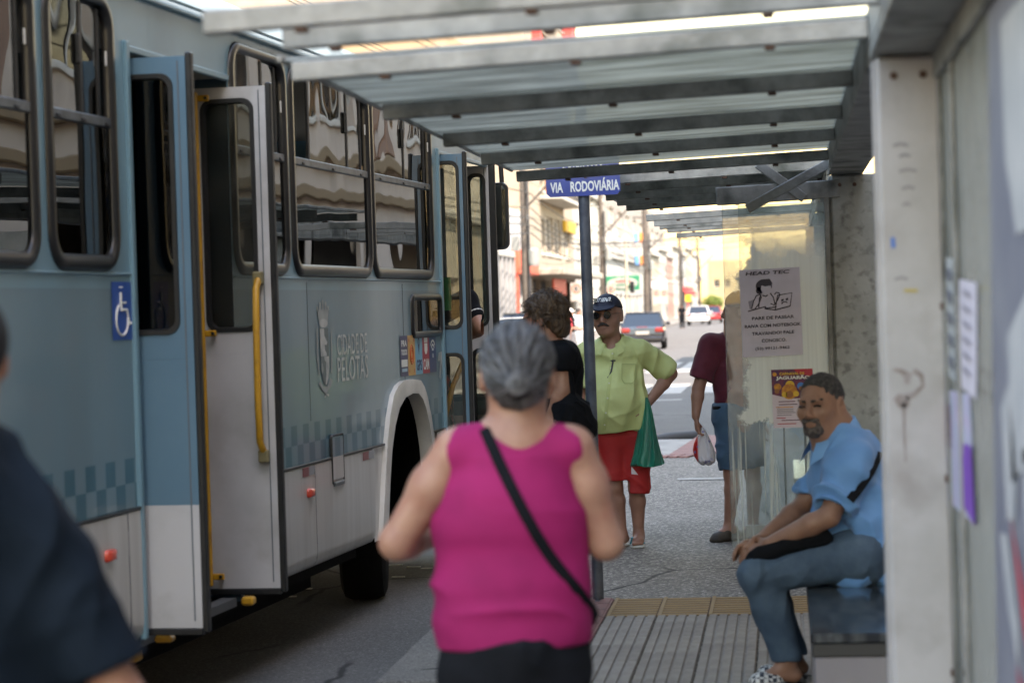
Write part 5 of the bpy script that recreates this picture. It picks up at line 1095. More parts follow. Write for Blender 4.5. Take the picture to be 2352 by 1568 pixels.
    f_, u_ = ax[1], ax[2]; k_.cut(H(0, 0, .045), -u_+f_*.12, .004); k_.ell(H(0, .088, .05), np.array((.074, .066, .009))*HS, .01, (ax[0], nrm(f_-u_*.3), nrm(u_+f_*.3))); k_.ell(H(0, -.01, .136), (.007, .007, .006), .006)
    s.out(k_, 'cap', mat('navy_cap', (.006, .009, .024), .7, col2=(.01, .014, .034), nscale=14, bump=.1))
    pc = H(0, .106, .092); tl = put_text('SEST SENAT', pc+f_*.02, -ax[0], nrm(u_-f_*.25), .14, .028, M_white, s.T, bold=.03, skew=.3)
    me = tl.data; co = np.empty(len(me.vertices)*3); me.vertices.foreach_get('co', co); co = co.reshape(-1, 3)     # wrap the print on the cap front
    for i in range(len(co)):
        d = None
        for t in np.arange(.03, -.09, -.0015):
            q = co[i]+f_*t; ii = np.round((q-k_.lo)/k_.h).astype(int)
            if (ii >= 0).all() and (ii < k_.n).all() and k_.d[tuple(ii)] < 0: d = t; break
        if d is not None: co[i] = co[i]+f_*(d+.004)
    me.vertices.foreach_set('co', co.ravel()); me.update()
    # sunglasses, moustache, brows, hair
    M_lens = mat('black_lens', (.006, .006, .007), .15, coat=.5); M_wire = mat('dark_wire', (.03, .025, .025), .4, .5)
    gl = MB(); gl.lathe([(.0, .004), (.024, .003), (.026, 0), (.024, -.003), (0, -.003)], H(-.033, .112, .004), ax[1]+ax[0]*-.12, 20); gg = gl.build('sunglasses', M_lens, s.T, smooth=True, angle=50)
    gl = MB(); gl.lathe([(.0, .004), (.024, .003), (.026, 0), (.024, -.003), (0, -.003)], H(.033, .112, .004), ax[1]+ax[0]*.12, 20); gl.build('lens', M_lens, gg, smooth=True, angle=50)
    gl = MB(); gl.tube([H(-.01, .115, .008), H(0, .119, .011), H(.01, .115, .008)], .0018, 6); gl.tube([H(-.057, .107, .01), H(-.078, .08, .012), H(-.084, -.0, .012)], .0018, 6); gl.tube([H(.057, .107, .01), H(.078, .08, .012), H(.084, -.0, .012)], .0018, 6); gl.build('frame', M_wire, gg)
    mu = s.vol(.004, hc-V3(.12, .16, .12), hc+V3(.12, .16, .08)); mu.cap(H(0, .103, -.042), H(-.03, .09, -.056), .0095*1.1, .006, .008); mu.cap(H(0, .103, -.042), H(.03, .09, -.056), .0095*1.1, .006, .008)
    s.out(mu, 'moustache', mat('dark_hair', (.025, .02, .018), .8, col2=(.07, .06, .055), nscale=90, stretch=(1, 1, .3), bump=.6, bscale=200), folds(.0025, 140, 60, 1, False), 1)
    eb = s.vol(.004, hc-V3(.12, .16, .05), hc+V3(.12, .16, .1)); 
    for q in (-1, 1): eb.cap(H(q*.018, .094, .03), H(q*.05, .08, .033), .006, .0045, .004)
    s.out(eb, 'eyebrows', MATS['dark_hair'])
    hr = s.vol(.005, hc-V3(.15, .2, .1), hc+V3(.15, .2, .12)); hr.ell(H(0, -.03, .015), np.array((.081, .09, .07))*HS, .01, ax); hr.cut(H(0, .012, 0), ax[1]+ax[2]*.2); s.out(hr, 'hair', mat('grey_hair', (.22, .2, .18), .7, col2=(.12, .11, .1), nscale=60))
    # flip flops
    for A_, T_ in ((AL, TL), (AR, TR)):
        d = nrm(V3(T_[0]-A_[0], T_[1]-A_[1], 0)); l = np.cross(d, (0, 0, 1)); so = s.vol(.005, (-.4, -.5, -.02), (.4, .4, .1)); h_ = V3(A_[0], A_[1], .008)-d*.045
        so.cap(h_, V3(T_[0], T_[1], .008)-d*.03, .036, .048, .01, ((0, 0, 1), .28)); sl_ = s.out(so, 'flip_flop', mat('pale_sole', (.5, .52, .47), .7)); so = MB()
        tt = V3(T_[0], T_[1], .03)-d*.055+l*.012; so.tube([tt, tt+V3(0, 0, .02)-d*.015], .004, 8)
        for q in (1, -1): so.tube([tt+V3(0, 0, .018)-d*.01, tt-d*.045+l*.03*q+V3(0, 0, .035), tt-d*.09+l*.046*q-V3(0, 0, .01)], .0055, 8)
        so.build('strap', mat('turquoise_strap', (.0, .3, .42), .5), sl_, smooth=True)
    # carrier bag hanging from the wrist
    bg = thing('carrier_bag', 'green plastic carrier bag hanging from the hand of the man in lime shirt', 'bag', s.O+j(1487, 1066, -.06)); og = V3(*bg.location)
    def ringbag(prof, dep, nf, amp, seed, d):
        rows = []
        for i, (v_, ul, ur) in enumerate(prof):
            A_, B_ = W(ul, v_, d), W(ur, v_, d); c_ = (A_+B_)/2; hw = np.linalg.norm(B_-A_)/2; row = []; dp = dep*min(1., .25+i/len(prof))
            for k2 in range(96):
                a = 2*math.pi*k2/96; nz_ = float(vnoise(np.array([[3.2*math.cos(a), 3.2*math.sin(a)+seed, i*.45]]), 3)[0]); f2 = 1.5*amp*nz_*(1-.3*i/len(prof))+ 1+amp*math.sin(a*nf+seed+i*.35)*(1-.45*i/len(prof))+amp*.6*math.sin(a*(nf*2+1)+i*.8+seed*2)
                row.append(c_+RH*hw*math.copysign(abs(math.cos(a))**.75, math.cos(a))+FH*min(dp, hw*1.0)*math.sin(a)*f2+V3(0, 0, .006*math.sin(a*3+i)))
            rows.append(row)
        return rows
    pr = [(914, 1480, 1488), (930, 1476, 1494), (950, 1471, 1499), (975, 1467, 1504), (1000, 1463, 1509), (1020, 1459, 1514), (1040, 1455, 1519), (1056, 1450, 1524), (1066, 1447, 1527), (1069, 1455, 1520), (1069, 1480, 1490)]
    b = MB(og); b.sheet(ringbag(pr, .07, 7, .18, 1.3, s.d-.1), closed=True); b.build('bag', mat('green_plastic', (.005, .2, .125), .35, col2=(.01, .13, .09), nscale=5, bump=.5, bscale=18, stretch=(3, 3, .7), sss=.1), bg, smooth=True)
    return ringbag
ringbag = green_man()

# ------------------------------------------------------------------ 2. seated man in blue shirt
def seated_man():
    s = Person('grey-bearded man in blue shirt and jeans sitting on the dark bench', 1900, 1450, 10.35, extra=(.75, .5, 1.45)); j = s.j
    bf = nrm(-RH*.97-FH*.25); hf = nrm(-FH*.8-RH*.6-V3(0, 0, .04)); up = V3(0, 0, 1)-RH*.05
    hc = j(1886, 931, 0); nb = j(1914, 990, .02); SN, SF = j(1958, 1062, -.13), j(1915, 1060, .2)
    EN, WN = j(1905, 1185, -.2), j(1768, 1248, -.1); EF, WF = j(1845, 1160, .17), j(1752, 1236, .02)
    HN, HF = j(1975, 1275, -.09), j(1975, 1275, .12); KN, KF = j(1738, 1318, -.09), j(1748, 1315, .12); AN, AF = j(1806, 1512, -.06), j(1822, 1510, .14)
    TN = V3(*(AN+bf*.15)[:2], .02); TF = V3(*(AF+bf*.15)[:2], .02)
    v = s.vol(.0055); H, ax = head(v, hc, hf, up, 1.13, 1.1)
    v.cap(nb, hc-V3(0, 0, .05)-hf*.02, .068, .064, .03); v.cap(nb, j(1965, 1290, .02), .1, .14, .05); v.cap(SN, SF, .055, k=.03)
    arm(v, SN, EN, WN, 1.15); arm(v, SF, EF, WF, 1.1)
    hand(v, WN, nrm(j(1712, 1272, -.06)-WN), nrm(FH*.6-V3(0, 0, .8)), -1, .55, 1.1); hand(v, WF, nrm(j(1700, 1258, .0)-WF), nrm(-FH*.5-V3(0, 0, .8)), 1, .6, 1.1)
    leg(v, HN, KN, AN, bf, 1.05); leg(v, HF, KF, AF, bf, 1.05); foot(v, AN, TN); foot(v, AF, TF); s.out(v, 'body', M_skd)
    g = s.vol(.0065, (-.5, -.45, .38), (.75, .5, 1.28)); tb = nrm(bf+V3(0, 0, .1))
    g.chain([j(1948, 1055, .03), j(1955, 1120, .03), j(1962, 1200, .03), j(1966, 1290, .03)], [.15, .165, .175, .18], .05, (np.cross(tb, (0, 0, 1)), 1.12)); g.cap(nb-V3(0, 0, .03), j(1945, 1050, .03), .095, .13, .05); g.cap(SN, SF, .078, k=.06); g.cap(nb-V3(0, 0, .04), lerp(SN, SF, .4), .09, .09, .05)
    hn = lerp(SN, EN, .87); g.cap(SN, lerp(SN, EN, 1.05), .086, .088, .04); hf_ = lerp(SF, EF, .85); g.cap(SF, lerp(SF, EF, 1.05), .08, .082, .04); g.ell(j(1905, 1215, .03), (.1, .15, .12), .05)
    g.cap(j(1950, 1285, -.02), j(1985, 1285, .08), .15, .15, .05)
    cutlocal(g, hn, EN-SN, lerp(SN, EN, 1.12), .11); cutlocal(g, hf_, EF-SF, lerp(SF, EF, 1.12), .1); g.cap(hn-nrm(EN-SN)*.04, EN, .066, .07, .004, sub=True)
    zt = .437; g.cut((0, 0, zt), (0, 0, -1)); g.cap(nb+bf*.02+V3(0, 0, .02), nb+V3(0, 0, .12)+bf*.03, .06, .07, .01, sub=True); g.ell(nb+bf*.085-V3(0, 0, .03), (.03, .03, .05), .01, sub=True)
    M_b = mat('blue_shirt', (.12, .3, .6), .7, col2=(.1, .26, .54), nscale=5, bump=.12, bscale=25, sheen=.15)
    s.out(g, 'shirt', M_b, folds(.022, 6.5, 5, 21), 2)
    collar(s, nb+bf*.0, bf, .083, .062, -.03, mat('blue_collar', (.15, .34, .64), .7), .11, .07)
    s.ribbon(g, [(2017, 1036), (2012, 1056), (2000, 1082), (1984, 1106), (1968, 1128), (1952, 1148)], .019, 'bag_strap', M_dark, .014); s.ribbon(g, [(1906, 1186), (1898, 1196), (1888, 1207)], .019, 'bag_strap', M_dark, .014)
    s.ribbon(g, [(1926-(v_-1120)*.0, v_) for v_ in ()] or [(1852, 1164), (1875, 1160), (1900, 1163), (1925, 1172), (1942, 1182)], .01, 'sleeve_hem', mat('blue_hem', (.16, .35, .65), .7), .003)
    p_ = s.vol(.0065, (-.6, -.35, .02), (.6, .4, .75)); 
    for (h, k, a) in ((HN, KN, AN), (HF, KF, AF)):
        p_.cap(h, k, .105, .082, .03); m = lerp(k, a, .35)-bf*.01; p_.cap(k, m, .08, .077, .03); p_.cap(m, a+V3(0, 0, .01), .077, .062, .03)
    p_.cap(HN, HF, .13, k=.05); p_.cut((0, 0, AN[2]-.01), (0, 0, -1)); p_.cut(HN+V3(.0, 0, .14), (0, 0, 1))
    s.out(p_, 'jeans', mat('blue_jeans', (.035, .068, .115), .8, col2=(.075, .125, .185), nscale=5, lo=.4, hi=.7, bump=.25, bscale=60), folds(.009, 9, 7, 31))
    # hair, beard, brows, eyes
    hr = s.vol(.005, hc-V3(.18, .18, .12), hc+V3(.18, .18, .18)); hr.ell(H(0, -.015, .039), np.array((.0785, .097, .086))*1.13, .01, ax); hr.cut(H(0, .07, .07), ax[1]+ax[2]*-.5, .02); hr.cut(H(0, 0, -.005), -ax[2]-ax[1]*-.45, .03)
    s.out(hr, 'hair', mat('salt_dark_hair', (.022, .022, .024), .75, col2=(.09, .085, .085), nscale=60, lo=.45, hi=.75, bump=.6, bscale=150), folds(.0022, 90, 90, 2, False), 1)
    be = s.vol(.0045, hc-V3(.16, .16, .18), hc+V3(.16, .16, .08)); be.ell(H(0, .058, -.086), np.array((.042, .042, .034))*1.13, .012, ax); be.cap(H(-.028, .083, -.066), H(-.03, .07, -.09), .011, .014, .008); be.cap(H(.028, .083, -.066), H(.03, .07, -.09), .011, .014, .008); be.cap(H(-.028, .09, -.05), H(.028, .09, -.05), .0105, k=.008); be.ell(H(0, .105, -.066), np.array((.022, .03, .008))*1.13, .006, ax, sub=True)
    s.out(be, 'beard', mat('grey_beard', (.05, .042, .04), .85, col2=(.14, .12, .115), nscale=70, bump=.6, bscale=160), folds(.002, 120, 120, 4, False), 1)
    eb = s.vol(.004, hc-V3(.14, .14, .06), hc+V3(.14, .14, .1))
    for q in (-1, 1): eb.cap(H(q*.015, .094, .023), H(q*.052, .078, .029), .0075, .0055, .004)
    s.out(eb, 'eyebrows', mat('dark_hair', (.025, .02, .018)))
    for q in (-1, 1):
        b = MB(); b.tube([H(q*.02, .0885, .004), H(q*.033, .0885, .0065), H(q*.047, .082, .003)], .0048, 6); b.build('eye', mat('eye_dark', (.015, .012, .012), .25), s.T, smooth=True)
    for A_, T_ in ((AN, TN), (AF, TF)):
        d = nrm(V3(T_[0]-A_[0], T_[1]-A_[1], 0)); so = s.vol(.005, (-.5, -.4, -.02), (.5, .4, .14)); h_ = V3(A_[0], A_[1], .01)-d*.05; so.cap(h_, V3(T_[0], T_[1], .01)-d*.03, .04, .05, .01, ((0, 0, 1), .32)); sl_ = s.out(so, 'slide_sandal', mat('dark_sole', (.03, .03, .035), .7))
        so = s.vol(.005, (-.5, -.4, -.02), (.5, .4, .16)); m_ = V3(A_[0], A_[1], .03)+d*.07; so.cap(m_, m_+d*.045, .056, .056, .01, ((0, 0, 1), .85)); so.cut((0, 0, .012), (0, 0, -1))
        mm = bpy.data.materials.get('checker_strap')
        if mm is None:
            mm = bpy.data.materials.new('checker_strap'); mm.use_nodes = True; t_ = mm.node_tree; ck = node(t_, 'ShaderNodeTexChecker'); ck.inputs['Scale'].default_value = 55; ck.inputs[1].default_value = (.6, .62, .62, 1); ck.inputs[2].default_value = (.02, .03, .05, 1); tc = node(t_, 'ShaderNodeTexCoord'); t_.links.new(tc.outputs['Object'], ck.inputs[0]); t_.links.new(ck.outputs[0], t_.nodes['Principled BSDF'].inputs[0])
        vol_obj(so, 'strap', mm, sl_)
    # waist bag held on the lap, with its strap over the shoulder
    bgT = thing('shoulder_bag', 'black shoulder bag on the lap of the seated man', 'bag', s.O+j(1800, 1270, -.15)); off = V3(*bgT.location)-s.O
    k_ = s.vol(.006, (-.6, -.6, .3), (.6, .5, 1.1)); k_.cap(j(1738, 1286, -.1), j(1880, 1236, -.14), .055, .06, .02, (nrm(FH+V3(0, 0, .6)), .6)); k_.cap(j(1745, 1278, -.12), j(1880, 1226, -.17), .022, .022, .02)
    V, F = k_.mesh(); V = smooth_vf(V, F, 2); V = V+vnormals(V, F)*folds(.005, 12, 12, 5)(V, None)[:, None]; link('pouch', fast_mesh('pouch', V-off, F), bgT, M_dark)
seated_man()

# ------------------------------------------------------------------ 3. woman in the pink top, seen from behind
def pink_woman():
    s = Person('woman with grey hair bun in sleeveless magenta top walking away', 1185, 1400, 6.17, extra=(.5, .48, 1.72)); j = s.j
    hc = j(1188, 863, .02); nb = j(1192, 978, .0); SL, SR = j(1046, 1034, .0), j(1318, 1030, .0); EL, WL = j(912, 1245, .02), j(985, 1235, .27); ER, WR = j(1392, 1245, .03), j(1348, 1212, .22)
    HL_, HR = j(1118, 1560, .02), j(1250, 1560, .02); KL, KR = HL_+V3(-.01, .02, -.32), HR+V3(.01, .0, -.32); AL, AR = KL+V3(0, -.02, -.36), KR+V3(0, .1, -.36); AL[2] = AR[2] = .09
    v = s.vol(.0065); H, ax = head(v, hc, nrm(FH-V3(0, 0, .12)), V3(0, 0, 1), 1.12, 1.15, face=False)
    v.cap(nb, hc-V3(0, 0, .05), .058, .056, .03); v.cap(nb-V3(0, 0, .055), lerp(nb, SL, .8)-V3(0, 0, .01), .055, .05, .04); v.cap(nb-V3(0, 0, .055), lerp(nb, SR, .8)-V3(0, 0, .01), .055, .05, .04)
    v.cap(j(1185, 1060, .03), j(1185, 1400, .03), .13, .14, .04, (FH, .75))
    for S_, E__, W_ in ((SL, EL, WL), (SR, ER, WR)):
        v.cap(S_, lerp(S_, E__, .4), .056, .055, .04); v.cap(lerp(S_, E__, .4), E__, .055, .045, .03); m = lerp(E__, W_, .3); v.cap(E__, m, .044, .044, .02); v.cap(m, W_, .046, .03, .02)
    hand(v, WL, nrm(V3(.3, .6, .1)), (0, 0, -1), -1, .8); hand(v, WR, nrm(-RH*.6+FH*.6+V3(0, 0, .1)), (0, 0, -1), 1, .8)
    leg(v, HL_, KL, AL, FH, 1.1); leg(v, HR, KR, AR, FH, 1.1); s.out(v, 'body', M_skl)
    g = s.vol(.007, (-.4, -.35, .7), (.4, .4, 1.46)); fl = (FH, .72)
    g.chain([j(1178, 1112, .03), j(1170, 1160, .02), j(1168, 1200, .02), j(1175, 1290, .02), j(1180, 1390, .02), j(1182, 1500, .02)], [.148, .17, .174, .165, .182, .19], .06, fl)
    g.cap(j(1090, 1028, .01), j(1180, 1080, .02), .045, .09, .05, (FH, .9)); g.cap(j(1270, 1026, .01), j(1180, 1080, .02), .045, .09, .05, (FH, .9)); g.cap(lerp(nb, SL, .3)-V3(0, 0, .05), lerp(nb, SL, .95)-V3(0, 0, .004), .062, .062, .03); g.cap(lerp(nb, SR, .3)-V3(0, 0, .05), lerp(nb, SR, .95)-V3(0, 0, .004), .062, .062, .03)
    for S_, q in ((SL, -1), (SR, 1)): g.cap(S_+RH*q*.062+V3(0, 0, .1), S_+RH*q*.06-V3(0, 0, .1), .06, .056, .014, sub=True)
    g.ell(nb+V3(0, 0, .005), (.072, .085, .035), .015, sub=True); g.cut((0, 0, j(1180, 1482)[2]), (.02, 0, -1))
    def wr(V, N):
        z = V[:, 2]; x = V[:, 0]; n = vnoise(V*np.array([3, 3, 6]), 4); a = np.clip((1.2-z)/.15, 0, 1)*np.clip((z-.78)/.1, 0, 1)
        return (.006*np.sin(z*48+n*3.5+x*3)*a*(.55+.5*n)+.008*((1-np.abs(vnoise(V*np.array([4, 4, 13])+n[:, None]*.5, 9)))**2*1.5-.6)*(.3+.7*a))
    M_p = mat('magenta_top', (.3, .011, .1), .8, col2=(.25, .009, .085), nscale=7, bump=.1, bscale=30, spec=.3); s.out(g, 'top', M_p, wr, 2)
    s.ribbon(g, [(1112, 985), (1128, 1020), (1148, 1065), (1172, 1115), (1200, 1170), (1232, 1228), (1262, 1275), (1295, 1318), (1322, 1350), (1345, 1380), (1356, 1395)], .0145, 'bag_strap', M_dark, .013, wrap=True)
    p_ = s.vol(.008, (-.4, -.4, .05), (.4, .45, .95)); p_.cap(j(1182, 1500, .02), j(1182, 1560, .03), .186, .18, .04, (FH, .8))
    for h, k, a in ((HL_, KL, AL), (HR, KR, AR)): p_.cap(h, k, .12, .09, .04); p_.cap(k, a, .085, .06, .03)
    p_.cut((0, 0, j(1182, 1462)[2]), (0, 0, 1)); s.out(p_, 'trousers', M_dark, folds(.006, 7, 4, 2))
    sh = s.vol(.007, (-.4, -.3, -.02), (.4, .5, .2))
    for a in (AL, AR): sh.cap(V3(a[0], a[1]-.05, .04), V3(a[0], a[1]+.14, .035), .042, .045, .02, ((0, 0, 1), .85))
    sh.cut((0, 0, .002), (0, 0, -1)); s.out(sh, 'shoes', M_dark)
    hr = s.vol(.006, hc-V3(.18, .2, .2), hc+V3(.18, .2, .2)); hr.ell(H(0, -.012, .032), np.array((.083, .104, .092))*1.12, .02, ax); hr.ell(H(0, -.055, -.035), np.array((.058, .045, .05))*1.12, .04, ax); hr.ell(H(0, -.118, -.028), np.array((.033, .028, .03))*1.12, .008, ax); hr.cut(H(0, .045, 0), ax[1]+ax[2]*-.3, .02)
    for q in (-1, 1): hr.ell(H(q*.083, .0, -.025), (.02, .04, .045), .01, sub=True)
    def hd(V, N): 
        q = V-hc; a = np.arctan2(q[:, 0], q[:, 2]+.04); return .002*np.sin(a*26+vnoise(V*20, 3)*4)+.004*vnoise(V*np.array([70, 40, 25]), 5)
    m = mat('grey_bun_hair', (.03, .03, .032), .5, col2=(.13, .13, .135), nscale=6, lo=.42, hi=.62, stretch=(6, 1, 1.2), bump=.8, bscale=40, col3=(.03, .03, .032), n3=4); s.out(hr, 'hair', m, hd, 1)
    b = MB(); b.lathe([(.03, -.006), (.036, 0), (.03, .006)], H(0, -.1, -.03), ax[1], 20); b.build('hair_tie', M_dark, s.T, smooth=True)
    bun = H(0, -.125, -.028)
    for nm, cnt, mm in (('grey_strands', 100, mat('strand_grey', (.15, .15, .155), .4)), ('dark_strands', 90, mat('strand_dark', (.02, .02, .022), .4))):
        b = MB()
        for i in range(cnt):
            a = rng.uniform(-2.3, 2.3); st = H(.1*math.sin(a), .03+.03*rng.random(), .03+.1*math.cos(a)); pts = []
            for t in np.linspace(0, 1, 12):
                q = hc+nrm(lerp(nrm(st-hc), nrm(bun-hc), t))*.2; hh_ = hr.bvh.find_nearest(Vector(q))
                if hh_[0] is None: continue
                pts.append(np.array(hh_[0])+np.array(hh_[1])*(.001+.0025*rng.random()))
            if len(pts) > 3: b.tube(pts, [.0011]*(len(pts)-1)+[.0005], 4, False)
        b.build(nm, mm, s.T)
    b = MB()
    for i in range(36):
        a0 = rng.uniform(0, 6.28); r_ = .012+.018*rng.random(); b.tube([bun+(ax[0]*math.cos(a0+t)*r_+ax[2]*math.sin(a0+t)*r_)*1.05+ax[1]*(-.012-.012*(1-r_/.03)) for t in np.linspace(0, 2.2, 9)], .0013, 4, False)
    b.build('bun_strands', MATS['strand_grey'], s.T)
pink_woman()

# ------------------------------------------------------------------ 4. young man with brown hair and black T-shirt
def young_man():
    s = Person('young man with messy brown hair, black T-shirt and backpack beside the bus door', 1268, 1300, 12.3, extra=(.5, .5, 1.85)); j = s.j
    bf = nrm(-RH*.72+FH*.7); hf = nrm(-RH*.86+FH*.42-V3(0, 0, .22)); sd = np.cross(bf, (0, 0, 1))
    hc = j(1250, 733, .05); nb = j(1276, 812, .03); SN, SF = j(1292, 822, -.1), j(1246, 822, .2); EN, WN = j(1293, 897, -.12), j(1266, 956, -.1); EF, WF = j(1225, 915, .25), j(1215, 980, .3)
    HN, HF = j(1278, 1050, -.04), j(1250, 1050, .14); KN, KF = V3(HN[0]-.02, HN[1], .49), V3(HF[0]-.02, HF[1]+.05, .49); AN, AF = V3(KN[0], KN[1], .09), V3(KF[0], KF[1], .09)
    v = s.vol(.0065); H, ax = head(v, hc, hf, V3(0, 0, 1), 1.08); v.cap(nb, hc-V3(0, 0, .06)-hf*.02, .06, .058, .03); v.cap(nb-V3(0, 0, .06), j(1268, 1000, .05), .085, .1, .03); v.cap(SN, SF, .04, k=.02); arm(v, SN, EN, WN, 1.0); arm(v, SF, EF, WF); hand(v, WN, V3(-.1, -.05, -1), RH, 1, .7); hand(v, WF, V3(-.3, 0, -1), RH, -1, .6)
    leg(v, HN, KN, AN, bf); leg(v, HF, KF, AF, bf); s.out(v, 'body', M_skl)
    g = s.vol(.007, (-.4, -.45, .75), (.4, .5, 1.6)); g.chain([j(1272, 840, .05), j(1270, 920, .05), j(1266, 1040, .05)], [.15, .15, .15], .05, (bf, .9)); g.cap(SN, SF, .075, k=.06); g.cap(nb-V3(0, 0, .03), j(1272, 840, .05), .085, .13, .05); hn = lerp(SN, EN, .42); g.cap(SN, lerp(SN, EN, .7), .07, .075, .03); cutlocal(g, hn, EN-SN, lerp(SN, EN, .75), .075); g.cap(SF, lerp(SF, EF, .6), .068, .072, .03)
    g.cut((0, 0, j(1266, 1050)[2]), (0, 0, -1)); g.cap(nb+V3(0, 0, .02), nb+V3(0, 0, .14)+bf*.04, .058, .066, .01, sub=True); s.out(g, 'shirt', M_dark, folds(.009, 9, 5, 4))
    p_ = s.vol(.009, (-.4, -.4, .03), (.4, .45, 1.05)); 
    for h, k, a in ((HN, KN, AN), (HF, KF, AF)): p_.cap(h, k, .1, .075, .03); p_.cap(k, a, .075, .065, .03)
    p_.cap(HN, HF, .12, k=.04); p_.cut((0, 0, 1.02), (0, 0, 1)); s.out(p_, 'trousers', mat('dark_denim', (.03, .035, .05), .8), folds(.006, 9, 6, 6))
    sh = s.vol(.008, (-.5, -.4, -.02), (.4, .5, .2))
    for a in (AN, AF): sh.cap(V3(a[0], a[1], .05)-bf*.03, V3(a[0], a[1], .04)+bf*.14, .045, .045, .02, ((0, 0, 1), .9))
    sh.cut((0, 0, .002), (0, 0, -1)); s.out(sh, 'shoes', mat('beige_shoe', (.4, .36, .25), .7))
    hr = s.vol(.005, hc-V3(.2, .2, .2), hc+V3(.2, .2, .2)); hr.ell(H(0, -.02, .036), np.array((.09, .11, .096))*1.05, .02, ax); hr.ell(H(0, -.07, -.04), np.array((.07, .045, .07))*1.05, .04, ax); hr.cut(H(0, .04, .03), ax[1]+ax[2]*-.45, .03)
    for q in (-1, 1): hr.ell(H(q*.1, .03, -.055), (.05, .05, .05), .02, sub=True); hr.ell(H(q*.092, -.01, -.02), (.02, .016, .026), .01, sub=True)
    def hd(V, N): 
        q = V*np.array([26, 26, 18]); w_ = np.stack([vnoise(V*14, 1), vnoise(V*14+7, 2), vnoise(V*14+3, 3)], 1); return .008*(1-2*np.abs(vnoise(q*np.array([1.6, 1.6, .8])+w_*1.2, 8)))+.004*vnoise(V*np.array([130, 130, 50]), 5)
    m = mat('brown_hair', (.045, .028, .017), .5, col2=(.16, .1, .055), nscale=26, lo=.4, hi=.68, stretch=(1, 1, .35), bump=.9, bscale=70); ho = s.out(hr, 'hair', m, hd, 1)
    b = MB(); vs = ho.data.vertices; idx = rng.choice(len(vs), 900)
    for i in idx:
        p = np.array(vs[int(i)].co); n = np.array(vs[int(i)].normal)
        if (p-hc)@ax[2] < -.03: continue
        t = nrm(np.cross(n, rng.normal(size=3))); t = nrm(t-V3(0, 0, .9)*(1 if n[2] < .6 else .2)); b.tube([p-n*.003, p+n*.007+t*.018, p+n*.007+t*.04, p+n*.004*rng.random()+t*.058], [.0019, .0016, .0012, .0004], 4, False)
    b.build('loose_strands', mat('brown_strands', (.1, .06, .034), .45, col2=(.05, .03, .018), nscale=40), s.T)
    b = s.vol(.006, (-.4, -.5, .7), (.5, .4, 1.5)); c = j(1312, 960, -.08); b.ell(c, (.1, .13, .13), .03); b.cap(j(1300, 940, -.12), j(1340, 975, -.1), .055, .06, .04); b.cap(j(1322, 990, -.1), j(1345, 985, -.1), .05, .05, .03)
    bp = thing('backpack', 'black backpack slung low on the young man with brown hair', 'bag', s.O+c); V, F = b.mesh(); V = smooth_vf(V, F, 2); V = V+vnormals(V, F)*folds(.008, 14, 14, 3)(V, None)[:, None]; link('pack', fast_mesh('pack', V-c, F), bp, M_dark)
    q = MB(c); q.tube([j(1296, 800, -.06), j(1304, 830, -.13), j(1312, 870, -.14), j(1318, 920, -.14)], .013, 8); q.tube([j(1310, 930, -.17), j(1325, 922, -.18), j(1342, 935, -.17), j(1345, 955, -.16)], .008, 8); q.build('strap', M_dark, bp, smooth=True)
young_man()

